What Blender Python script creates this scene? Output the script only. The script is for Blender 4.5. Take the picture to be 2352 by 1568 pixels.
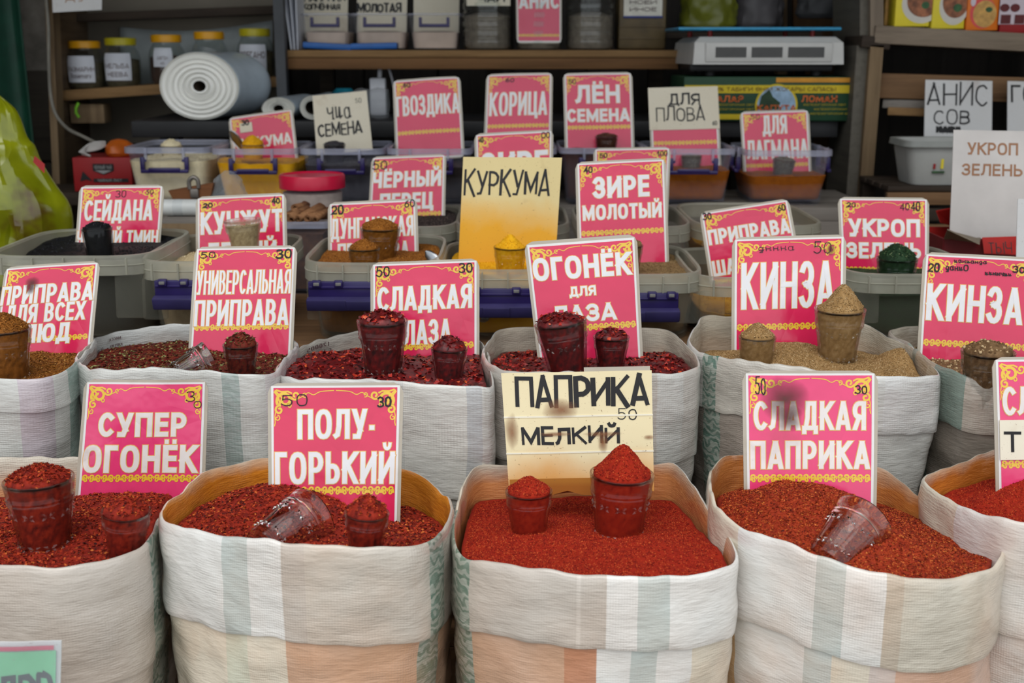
import bpy, bmesh, math, random
import numpy as np
from mathutils import Vector, Matrix, noise
random.seed(7); RNG = np.random.default_rng(7)
SC = bpy.context.scene
COL = SC.collection
for o in list(bpy.data.objects): bpy.data.objects.remove(o)

# ------------------------------------------------------------------ camera
CAM_H, PITCH, FPX = 1.30, math.radians(13.5), 2800.0
cam = bpy.data.cameras.new('camera'); cam_o = bpy.data.objects.new('camera', cam); COL.objects.link(cam_o)
cam_o.location = (0, 0, CAM_H); cam_o.rotation_euler = (math.pi/2 - PITCH, 0, 0)
cam.sensor_width = 36.0; cam.lens = 36.0*FPX/2352.0; cam.clip_start = 0.05
cam.dof.use_dof = True; cam.dof.focus_distance = 1.55; cam.dof.aperture_fstop = 6.5
SC.camera = cam_o
# ------------------------------------------------------------------ sky, exposure
W = bpy.data.worlds.new('overcast_sky'); SC.world = W; W.use_nodes = True
wb = W.node_tree.nodes['Background']; wb.inputs[0].default_value = (0.90, 0.96, 1.0, 1); wb.inputs[1].default_value = 1.0
SC.view_settings.view_transform = 'Standard'; SC.view_settings.look = 'None'
SC.view_settings.gamma = 1.0; SC.view_settings.exposure = 0.28; SC.view_settings.use_curve_mapping = False
sun = bpy.data.lights.new('soft_sun', 'SUN'); sun.energy = 1.15; sun.angle = math.radians(50); sun.color = (1.0, 0.98, 0.95)
sun_o = bpy.data.objects.new('soft_sun', sun); COL.objects.link(sun_o); sun_o.location = (-1, -2, 4)
sun_o.rotation_euler = (math.radians(33), math.radians(-8), 0)
SC.cycles.use_denoising = True; SC.cycles.max_bounces = 8; SC.cycles.diffuse_bounces = 4
SC.cycles.transparent_max_bounces = 24; SC.cycles.transmission_bounces = 8; SC.cycles.sample_clamp_indirect = 4.0

# ------------------------------------------------------------------ helpers
CP, SP = math.cos(PITCH), math.sin(PITCH)
def at(u, v, Y):
    a, b = (u-1176.0)/FPX, (v-784.0)/FPX
    d = Vector((a, CP - b*SP, -SP - b*CP)); return Vector((0, 0, CAM_H)) + d*(Y/d.y)
def proj(p):
    x, y, z = p[0], p[1], p[2]-CAM_H
    zc = y*CP - z*SP; yc = -(y*SP + z*CP)
    return (1176+FPX*x/zc, 784+FPX*yc/zc, zc)
def px_m(p): return proj(p)[2]/FPX       # metres per pixel there
def S(r, g, b):
    f = lambda c: (c/255/12.92) if c/255 <= 0.04045 else ((c/255+0.055)/1.055)**2.4
    return (f(r), f(g), f(b), 1.0)

def tag(o, label=None, cat=None, group=None, kind=None):
    if label: o['label'] = label
    if cat: o['category'] = cat
    if group: o['group'] = group
    if kind: o['kind'] = kind
    return o
def thing(name, label, cat, loc, group=None):
    o = bpy.data.objects.new(name, None); COL.objects.link(o); o.location = loc; o.empty_display_size = 0.03
    return tag(o, label, cat, group)

class MB:
    def __init__(s): s.v = []; s.f = []; s.m = []; s.uv = None
    def add(s, vs, fs, m=0):
        b = len(s.v); s.v.extend([tuple(p) for p in vs])
        s.f.extend([tuple(i+b for i in f) for f in fs]); s.m.extend([m]*len(fs)); return s
    def box(s, c, d, rot=None, m=0, bev=0.0):
        c = Vector(c); hx, hy, hz = d[0]/2, d[1]/2, d[2]/2
        if bev <= 0:
            vs = [Vector((x*hx, y*hy, z*hz)) for z in (-1, 1) for y in (-1, 1) for x in (-1, 1)]
            fs = [(0,2,3,1),(4,5,7,6),(0,1,5,4),(2,6,7,3),(0,4,6,2),(1,3,7,5)]
        else:
            bm = bmesh.new(); bmesh.ops.create_cube(bm, size=1.0)
            for q in bm.verts: q.co = Vector((q.co.x*d[0], q.co.y*d[1], q.co.z*d[2]))
            bmesh.ops.bevel(bm, geom=list(bm.edges), offset=min(bev, min(d)*0.45), segments=2, affect='EDGES', profile=0.5)
            bm.verts.index_update(); vs = [q.co.copy() for q in bm.verts]; fs = [[q.index for q in f.verts] for f in bm.faces]; bm.free()
        if rot is not None: vs = [rot @ q for q in vs]
        return s.add([c+q for q in vs], fs, m)
    def loft(s, rings, m=0, close=True, cap0=False, cap1=False):
        n = len(rings[0]); vs = [p for r in rings for p in r]; fs = []
        for k in range(len(rings)-1):
            for i in range(n if close else n-1):
                j = (i+1) % n; fs.append((k*n+i, k*n+j, (k+1)*n+j, (k+1)*n+i))
        if cap0: fs.append(tuple(reversed(range(n))))
        if cap1: fs.append(tuple((len(rings)-1)*n+i for i in range(n)))
        return s.add(vs, fs, m)
    def lathe(s, prof, c, n=32, M=None, m=0, cap0=False, cap1=False, mod=None):
        rings = []
        for (r, z) in prof:
            ring = []
            for i in range(n):
                a = 2*math.pi*i/n; rr = r*(mod(a, z) if mod else 1.0); p = Vector((rr*math.cos(a), rr*math.sin(a), z))
                ring.append((M @ p if M is not None else p) + Vector(c))
            rings.append(ring)
        return s.loft(rings, m, True, cap0, cap1)
    def tube(s, pts, r, n=8, m=0, cap=True):
        pts = [Vector(p) for p in pts]; rings = []
        rr = r if isinstance(r, (list, tuple)) else [r]*len(pts); prev = None
        for i, p in enumerate(pts):
            t = (pts[min(i+1, len(pts)-1)] - pts[max(i-1, 0)]).normalized()
            a = Vector((0, 0, 1)) if abs(t.z) < .9 else Vector((1, 0, 0))
            if prev is not None: a = prev
            x = (a - t*a.dot(t)).normalized(); prev = x; y = t.cross(x)
            rings.append([p + (x*math.cos(2*math.pi*k/n) + y*math.sin(2*math.pi*k/n))*rr[i] for k in range(n)])
        return s.loft(rings, m, True, cap, cap)
    def build(s, name, mats, parent=None, smooth=True, loc=(0, 0, 0), uv=None, tint=None, sharp=40):
        L = Vector(parent.location) if parent is not None else Vector(loc)
        if parent is not None and parent.parent is not None: L = Vector(parent.parent.location) + Vector(parent.location)
        me = bpy.data.meshes.new(name)
        v = np.array(s.v, dtype=np.float32) - np.array(L, dtype=np.float32)
        me.from_pydata(v.tolist(), [], s.f); 
        mats = mats if isinstance(mats, (list, tuple)) else [mats]
        for q in mats: me.materials.append(q)
        if len(mats) > 1: me.polygons.foreach_set('material_index', s.m)
        if uv is not None:
            l = me.uv_layers.new(name='UVMap'); uva = np.array(uv, dtype=np.float32)
            idx = np.empty(len(me.loops), dtype=np.int32); me.loops.foreach_get('vertex_index', idx)
            l.data.foreach_set('uv', uva[idx].ravel())
        if tint is not None:
            a = me.attributes.new('tint', 'FLOAT', 'POINT'); a.data.foreach_set('value', np.array(tint, dtype=np.float32))
        if smooth:
            me.polygons.foreach_set('use_smooth', [True]*len(me.polygons))
            if sharp: me.set_sharp_from_angle(angle=math.radians(sharp))
        me.update()
        o = bpy.data.objects.new(name, me); COL.objects.link(o)
        if parent is not None: o.parent = parent
        else: o.location = L
        return o

def catmull(P, n, closed=True):
    P = [Vector(p) for p in P]; out = []; k = len(P); segs = k if closed else k-1
    for i in range(segs):
        if closed: p0, p1, p2, p3 = P[(i-1) % k], P[i], P[(i+1) % k], P[(i+2) % k]
        else: p0, p1, p2, p3 = P[max(i-1, 0)], P[i], P[i+1], P[min(i+2, k-1)]
        for j in range(n):
            t = j/n
            out.append(0.5*((2*p1) + (p2-p0)*t + (2*p0-5*p1+4*p2-p3)*t*t + (3*p1-p0-3*p2+p3)*t**3))
    if not closed: out.append(P[-1])
    return out

# ------------------------------------------------------------------ materials
MATS = {}
class NT:
    def __init__(s, name):
        s.mat = bpy.data.materials.new(name); s.mat.use_nodes = True; s.t = s.mat.node_tree
        s.b = s.t.nodes['Principled BSDF']; s.out = s.t.nodes['Material Output']
    def n(s, typ, **kw):
        q = s.t.nodes.new(typ)
        for k, v in kw.items():
            if k.startswith('i_'):
                key = k[2:]; key = int(key) if key.isdigit() else key.replace('_', ' ')
                q.inputs[key].default_value = v
            else: setattr(q, k, v)
        return q
    def l(s, a, b): s.t.links.new(a, b)
    def noise(s, vec, scale, detail=4, rough=.55):
        q = s.n('ShaderNodeTexNoise'); q.inputs['Scale'].default_value = scale; q.inputs['Detail'].default_value = detail; q.inputs['Roughness'].default_value = rough
        if vec is not None: s.l(vec, q.inputs['Vector'])
        return q
    def ramp(s, fac, stops, interp='LINEAR'):
        q = s.n('ShaderNodeValToRGB'); r = q.color_ramp; r.interpolation = interp
        while len(r.elements) > 1: r.elements.remove(r.elements[-1])
        r.elements[0].position = stops[0][0]; r.elements[0].color = stops[0][1]
        for p, c in stops[1:]:
            e = r.elements.new(p); e.color = c
        s.l(fac, q.inputs['Fac']); return q
    def mix(s, fac, a, b, mode='MIX'):
        q = s.n('ShaderNodeMix', data_type='RGBA', blend_type=mode)
        for sock, val in ((q.inputs[0], fac), (q.inputs[6], a), (q.inputs[7], b)):
            if hasattr(val, 'is_linked') or isinstance(val, bpy.types.NodeSocket): s.l(val, sock)
            else: sock.default_value = val
        return q.outputs[2]
    def math(s, op, a, b=0.0, clamp=False):
        q = s.n('ShaderNodeMath', operation=op, use_clamp=clamp)
        for sock, val in ((q.inputs[0], a), (q.inputs[1], b)):
            if isinstance(val, bpy.types.NodeSocket): s.l(val, sock)
            else: sock.default_value = val
        return q.outputs[0]
    def bump(s, h, strength=.3, dist=.002, normal=None):
        q = s.n('ShaderNodeBump'); q.inputs['Strength'].default_value = strength; q.inputs['Distance'].default_value = dist
        s.l(h, q.inputs['Height'])
        if normal is not None: s.l(normal, q.inputs['Normal'])
        return q.outputs[0]
    def pos(s): return s.n('ShaderNodeNewGeometry').outputs['Position']
    def obj(s): return s.n('ShaderNodeTexCoord').outputs['Object']
    def uv(s): return s.n('ShaderNodeTexCoord').outputs['UV']
    def map(s, vec, sc=(1, 1, 1), loc=(0, 0, 0), rot=(0, 0, 0)):
        q = s.n('ShaderNodeMapping'); q.inputs['Scale'].default_value = sc; q.inputs['Location'].default_value = loc; q.inputs['Rotation'].default_value = rot
        s.l(vec, q.inputs['Vector']); return q.outputs[0]
    def fin(s, col=None, rough=None, spec=None, normal=None):
        if col is not None:
            if isinstance(col, bpy.types.NodeSocket): s.l(col, s.b.inputs['Base Color'])
            else: s.b.inputs['Base Color'].default_value = col
        if rough is not None:
            if isinstance(rough, bpy.types.NodeSocket): s.l(rough, s.b.inputs['Roughness'])
            else: s.b.inputs['Roughness'].default_value = rough
        if spec is not None: s.b.inputs['Specular IOR Level'].default_value = spec
        if normal is not None: s.l(normal, s.b.inputs['Normal'])
        return s.mat

def mottled(name, col, rough=.6, var=.25, scale=25, spec=.4, bump=.15, bscale=120, metallic=0.0):
    if name in MATS: return MATS[name]
    k = NT(name); p = k.pos(); n1 = k.noise(p, scale, 5); dark = tuple(c*(1-var) for c in col[:3])+(1,); light = tuple(min(1, c*(1+var*.6)) for c in col[:3])+(1,)
    c = k.ramp(n1.outputs['Fac'], [(.3, dark), (.7, light)]).outputs[0]
    nb = k.noise(p, bscale, 3); k.b.inputs['Metallic'].default_value = metallic
    MATS[name] = k.fin(c, rough, spec, k.bump(nb.outputs['Fac'], bump, .001)); return MATS[name]

def wood(name, c0, c1, axis='x', scale=1.0, rough=.75):
    if name in MATS: return MATS[name]
    k = NT(name); sc = {'x': (1.2, 22, 22), 'z': (22, 22, 1.2), 'y': (22, 1.2, 22)}[axis]
    p = k.map(k.pos(), tuple(q*scale for q in sc)); n1 = k.noise(p, 2.2, 8, .65); n2 = k.noise(k.pos(), 5, 3)
    c = k.ramp(n1.outputs['Fac'], [(.25, c0), (.55, c1), (.8, tuple(q*.75 for q in c1[:3])+(1,))]).outputs[0]
    c = k.mix(k.math('MULTIPLY', n2.outputs['Fac'], .55), c, tuple(q*.5 for q in c0[:3])+(1,))
    MATS[name] = k.fin(c, rough, .3, k.bump(n1.outputs['Fac'], .35, .002)); return MATS[name]

def clear_plastic(name, tint, opac=.3, rough=.18, trans=.5, edge=.35):
    """thin see-through sheet plastic: part of the light passes straight, the rest meets a milky glossy surface"""
    if name in MATS: return MATS[name]
    k = NT(name); n1 = k.noise(k.pos(), 30, 4)
    c = k.ramp(n1.outputs['Fac'], [(.3, tuple(q*.85 for q in tint[:3])+(1,)), (.7, tint)]).outputs[0]
    k.fin(c, rough, .5, k.bump(k.noise(k.pos(), 60, 2).outputs['Fac'], .08, .002))
    tb = k.n('ShaderNodeBsdfTransparent'); tl = k.n('ShaderNodeBsdfTranslucent'); k.l(c, tl.inputs['Color'])
    m0 = k.n('ShaderNodeMixShader'); m0.inputs[0].default_value = trans*.5; k.l(k.b.outputs[0], m0.inputs[1]); k.l(tl.outputs[0], m0.inputs[2])
    lw = k.n('ShaderNodeLayerWeight'); lw.inputs['Blend'].default_value = .25
    fac = k.math('ADD', k.math('MULTIPLY', lw.outputs['Facing'], edge), opac, True)
    m1 = k.n('ShaderNodeMixShader'); k.l(fac, m1.inputs[0]); k.l(tb.outputs[0], m1.inputs[1]); k.l(m0.outputs[0], m1.inputs[2])
    k.l(m1.outputs[0], k.out.inputs['Surface']); MATS[name] = k.mat; return k.mat

def thin_glass(name, tint=(.96, .975, .97, 1), dust=.02, dustcol=(.45, .4, .36, 1)):
    if name in MATS: return MATS[name]
    k = NT(name); nb = k.bump(k.noise(k.pos(), 90, 2).outputs['Fac'], .12, .002)
    tb = k.n('ShaderNodeBsdfTransparent'); tb.inputs['Color'].default_value = tint
    gl = k.n('ShaderNodeBsdfGlossy'); gl.inputs['Roughness'].default_value = .06; k.l(nb, gl.inputs['Normal'])
    df = k.n('ShaderNodeBsdfDiffuse'); df.inputs['Color'].default_value = dustcol
    lw = k.n('ShaderNodeLayerWeight'); lw.inputs['Blend'].default_value = .5; k.l(nb, lw.inputs['Normal'])
    fr = k.math('ADD', k.math('MULTIPLY', k.math('POWER', lw.outputs['Facing'], 4.0), .60), .05, True)
    a = k.n('ShaderNodeMixShader'); a.inputs[0].default_value = dust; k.l(tb.outputs[0], a.inputs[1]); k.l(df.outputs[0], a.inputs[2])
    b = k.n('ShaderNodeMixShader'); k.l(fr, b.inputs[0]); k.l(a.outputs[0], b.inputs[1]); k.l(gl.outputs[0], b.inputs[2])
    k.l(b.outputs[0], k.out.inputs['Surface']); MATS[name] = k.mat; return k.mat

def solid_glass(name='solid_glass', col=(.98, .99, .985, 1), rough=.02):
    if name in MATS: return MATS[name]
    k = NT(name); g = k.n('ShaderNodeBsdfGlass'); g.inputs['IOR'].default_value = 1.45; g.inputs['Roughness'].default_value = rough; g.inputs['Color'].default_value = col
    k.l(k.bump(k.noise(k.pos(), 70, 2).outputs['Fac'], .1, .002), g.inputs['Normal'])
    if name.startswith('filled'):
        tb = k.n('ShaderNodeBsdfTransparent'); tb.inputs['Color'].default_value = (.97, .97, .97, 1); mx = k.n('ShaderNodeMixShader'); mx.inputs[0].default_value = .42; k.l(g.outputs[0], mx.inputs[1]); k.l(tb.outputs[0], mx.inputs[2]); k.l(mx.outputs[0], k.out.inputs['Surface'])
    else: k.l(g.outputs[0], k.out.inputs['Surface'])
    MATS[name] = k.mat; return k.mat

def laminated(name, col, stain=0.0, rough=.2, staincol=(.25, .06, .03, 1), wr=.5):
    """print under glossy wrinkled film"""
    if name in MATS: return MATS[name]
    k = NT(name); p = k.pos()
    n1 = k.noise(p, 9, 3); c = k.mix(k.math('MULTIPLY', n1.outputs['Fac'], .18), col, tuple(q*.75 for q in col[:3])+(1,))
    if stain > 0:
        n2 = k.noise(k.map(p, (1, 1, 1), (3.1, 1.7, .4)), 13, 5, .6); f = k.ramp(n2.outputs['Fac'], [(.56, (0, 0, 0, 1)), (.74, (stain, stain, stain, 1))]).outputs[0]
        c = k.mix(f, c, staincol)
        n4 = k.noise(p, 420, 2); f4 = k.ramp(n4.outputs['Fac'], [(.70, (0, 0, 0, 1)), (.76, (stain*.8,)*3+(1,))]).outputs[0]
        c = k.mix(f4, c, (.14, .07, .03, 1))
    v = k.n('ShaderNodeTexVoronoi', feature='DISTANCE_TO_EDGE'); v.inputs['Scale'].default_value = 11
    k.l(k.map(p, (1, 1, .6)), v.inputs['Vector'])
    n3 = k.noise(p, 16, 3); h = k.math('ADD', n3.outputs['Fac'], k.math('MULTIPLY', k.math('MINIMUM', v.outputs['Distance'], .12), 2.0))
    k.b.inputs['Coat Weight'].default_value = .55; k.b.inputs['Coat Roughness'].default_value = .14; k.b.inputs['Coat IOR'].default_value = 1.5
    MATS[name] = k.fin(c, rough, .5, k.bump(h, wr, .006)); return MATS[name]

def paper(name, col, stain_lo=None, stain_amt=.0, rough=.8, reach=.25):
    """handwritten card; uv t runs down the card, spice dust has soaked the lower edge"""
    if name in MATS: return MATS[name]
    k = NT(name); p = k.pos(); n1 = k.noise(p, 14, 5); n2 = k.noise(p, 5, 3)
    c = k.mix(k.math('MULTIPLY', n1.outputs['Fac'], .35), col, tuple(a*b for a, b in zip(col[:3], (.72, .66, .52)))+(1,))
    if stain_lo is not None:
        sx = k.n('ShaderNodeSeparateXYZ'); k.l(k.uv(), sx.inputs[0])
        t = k.math('ADD', sx.outputs['Y'], k.math('MULTIPLY', k.math('SUBTRACT', n2.outputs['Fac'], .5), .7))
        t = k.math('ADD', t, k.math('MULTIPLY', k.math('SUBTRACT', n1.outputs['Fac'], .5), .35))
        f = k.ramp(t, [(reach, (0, 0, 0, 1)), (reach+.37, (stain_amt,)*3+(1,))]).outputs[0]; c = k.mix(f, c, stain_lo)
    n4 = k.noise(p, 380, 2); f4 = k.ramp(n4.outputs['Fac'], [(.68, (0, 0, 0, 1)), (.74, (.7, .7, .7, 1))]).outputs[0]
    c = k.mix(f4, c, (.22, .11, .04, 1)); 
    n5 = k.noise(k.map(p, (1, 1, 1), (7, 3, 1)), 10, 4); f5 = k.ramp(n5.outputs['Fac'], [(.62, (0, 0, 0, 1)), (.78, (.55, .55, .55, 1))]).outputs[0]
    c = k.mix(f5, c, (.30, .14, .05, 1))
    MATS[name] = k.fin(c, rough, .35, k.bump(n1.outputs['Fac'], .25, .003)); return MATS[name]

def spice(name, stops, rough=.75, fine=260, bump=.6, spec=.25):
    if name in MATS: return MATS[name]
    k = NT(name); a = k.n('ShaderNodeAttribute', attribute_name='tint'); n1 = k.noise(k.pos(), fine, 3, .7)
    f = k.math('ADD', a.outputs['Fac'], k.math('MULTIPLY', k.math('SUBTRACT', n1.outputs['Fac'], .5), .55), True)
    c = k.ramp(f, stops).outputs[0]; n2 = k.noise(k.pos(), fine*1.6, 4, .7)
    MATS[name] = k.fin(c, rough, spec, k.bump(n2.outputs['Fac'], bump, .0015)); return MATS[name]

def sack_mat(name, stops, orn, weave=(1.0, 1.0), stain=0.0, staincol=(.62, .24, .05, 1), sheen=.30, seed=0, deep=None):
    """woven polypropylene: colour bands run down the cloth (uv.x), printed borders, thread weave"""
    k = NT(name); uv = k.uv(); sx = k.n('ShaderNodeSeparateXYZ'); k.l(uv, sx.inputs[0])
    base = k.ramp(sx.outputs['X'], stops, 'CONSTANT').outputs[0]
    om = k.ramp(sx.outputs['X'], orn, 'CONSTANT').outputs[0]
    # printed scroll border
    pv = k.map(uv, (weave[0], 1, 1)); wv = k.n('ShaderNodeTexWave', wave_type='RINGS'); wv.inputs['Scale'].default_value = 28; wv.inputs['Distortion'].default_value = 9; wv.inputs['Detail'].default_value = 1; wv.inputs['Detail Scale'].default_value = 2.2
    k.l(pv, wv.inputs['Vector']); pf = k.ramp(wv.outputs['Fac'], [(.35, (1, 1, 1, 1)), (.55, (.25, .25, .25, 1))]).outputs[0]
    nm = k.noise(pv, 60, 3); pf2 = k.math('MULTIPLY', pf, k.math('ADD', nm.outputs['Fac'], .35, True))
    c = k.mix(k.math('MULTIPLY', om, pf2), base, (.05, .17, .13, 1))
    p = k.map(k.pos(), (1, 1, 1), (seed*1.7, seed, 0)); n1 = k.noise(p, 7, 4); n2 = k.noise(p, 26, 4)
    c = k.mix(k.math('MULTIPLY', n2.outputs['Fac'], .22), c, (.50, .44, .36, 1))
    if stain > 0:
        t = n1.outputs['Fac']
        if deep is not None: t = k.math('ADD', t, k.math('MULTIPLY', k.math('ADD', sx.outputs['Y'], deep), -12.0))
        f = k.ramp(t, [(.42, (0, 0, 0, 1)), (.72, (stain,)*3+(1,))]).outputs[0]; c = k.mix(f, c, staincol)
    # weave
    def w(axis):
        q = k.n('ShaderNodeTexWave', wave_type='BANDS', bands_direction=axis); q.inputs['Scale'].default_value = 115; q.inputs['Distortion'].default_value = .5; q.inputs['Detail'].default_value = 1
        k.l(pv, q.inputs['Vector']); return q.outputs['Fac']
    wx, wy = w('X'), w('Y'); h = k.math('ADD', wx, wy)
    patch = k.ramp(k.noise(p, 11, 2).outputs['Fac'], [(.40, (.15,)*3+(1,)), (.60, (1, 1, 1, 1))]).outputs[0]
    h = k.math('MULTIPLY', h, patch)
    c = k.mix(k.math('MULTIPLY', k.math('MULTIPLY', k.math('SUBTRACT', 2.0, k.math('ADD', wx, wy)), .11), patch), c, (.30, .26, .22, 1))
    hb = k.bump(h, .25, .0006); n3 = k.noise(k.map(p, (1, 1, 1.5)), 7, 3, .5)
    n5 = k.noise(k.map(p, (14, 14, 60)), 4, 3, .6); hb = k.bump(n5.outputs['Fac'], .42, .003, hb)
    nb = k.bump(n3.outputs['Fac'], .75, .02, hb); k.b.inputs['Coat Weight'].default_value = .7; k.b.inputs['Coat Roughness'].default_value = .14
    r = k.math('ADD', k.math('MULTIPLY', n2.outputs['Fac'], .3), sheen-.15)
    return k.fin(c, r, .5, nb)

MT = dict(
    black=mottled('black_ink', S(28, 26, 28), .55, .1),
    greyink=mottled('grey_ink', S(95, 75, 75), .6, .1),
    greenprint=mottled('green_print', S(60, 104, 88), .6, .3, 90),
    brownink=mottled('brown_ink', S(160, 115, 85), .6, .1),
    purple=mottled('purple_plastic', S(40, 29, 86), .32, .15, 20, .5, .05),
    purple_dull=mottled('dull_purple_plastic', S(52, 46, 90), .4, .2, 30, .5, .08),
    frost=clear_plastic('frosted_tub_plastic', S(176, 174, 158), .09, .28, .5, .22),
    frost_rim=clear_plastic('frosted_rim_plastic', S(196, 194, 178), .50, .25, .6),
    clear=clear_plastic('clear_box_plastic', S(200, 205, 225), .05, .15, .5, .18),
    clear_rim=clear_plastic('clear_box_rim_plastic', S(200, 203, 224), .40, .18, .5),
    film=clear_plastic('clear_film', S(215, 222, 228), .16, .1, .5),
    glass=thin_glass('tumbler_glass'), glass_dusty=thin_glass('dusty_tumbler_glass', (.93, .93, .91, 1), .045),
    glass_green=thin_glass('green_tumbler_glass', (.86, .93, .88, 1), .03), glass_dark=thin_glass('jar_glass', (.90, .93, .92, 1), .03),
    solid=solid_glass(), fill_glass=solid_glass('filled_tumbler_glass'), fill_glass_dusty=solid_glass('filled_dusty_glass', (.93, .93, .91, 1), .12), fill_glass_green=solid_glass('filled_green_glass', (.90, .955, .92, 1)), fill_glass_dark=solid_glass('filled_dark_glass', (.94, .955, .95, 1), .04),
    red_print=laminated('red_print', S(214, 38, 84)), red_print_old=laminated('faded_red_print', S(228, 62, 116), .3),
    white_print=laminated('white_print', S(226, 224, 226), 0, .25), white_print_old=laminated('stained_white_print', S(228, 220, 216), .3),
    yellow_print=laminated('yellow_print', S(232, 190, 56), 0, .25), outline_print=laminated('outline_print', S(230, 176, 96), 0, .25),
    border=laminated('white_card_border', S(224, 222, 220), 0, .3, wr=.3), laminate=laminated('laminate_edge', S(176, 166, 150), .3, .3, (.3, .2, .1, 1), wr=.3),
    steel=mottled('brushed_steel', S(170, 172, 176), .28, .15, 40, .5, .05, 200, 1.0),
)

# ------------------------------------------------------------------ lettering: stroke letters widened into flat shapes
def arc(cx, cy, rx, ry, a0, a1, n=10):
    return [(cx+rx*math.cos(math.radians(a0+(a1-a0)*i/n)), cy+ry*math.sin(math.radians(a0+(a1-a0)*i/n))) for i in range(n+1)]
def ell(cx=.5, cy=.5, rx=.5, ry=.5, n=20):
    out = []
    for i in range(n+1):
        a = 2*math.pi*i/n; c, s_ = math.cos(a), math.sin(a)
        out.append((cx+rx*math.copysign(abs(c)**.8, c), cy+ry*math.copysign(abs(s_)**.8, s_)))
    return out
def bowl(y0, y1, x0=0, x1=1): return [(x0, y1), (x0+(x1-x0)*.5, y1)] + arc(x0+(x1-x0)*.5, (y0+y1)/2, (x1-x0)*.5, (y1-y0)/2, 85, -85, 8) + [(x0+(x1-x0)*.5, y0), (x0, y0)]
ST = [(0, 0), (0, 1)]; SR = [(1, 0), (1, 1)]
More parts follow.
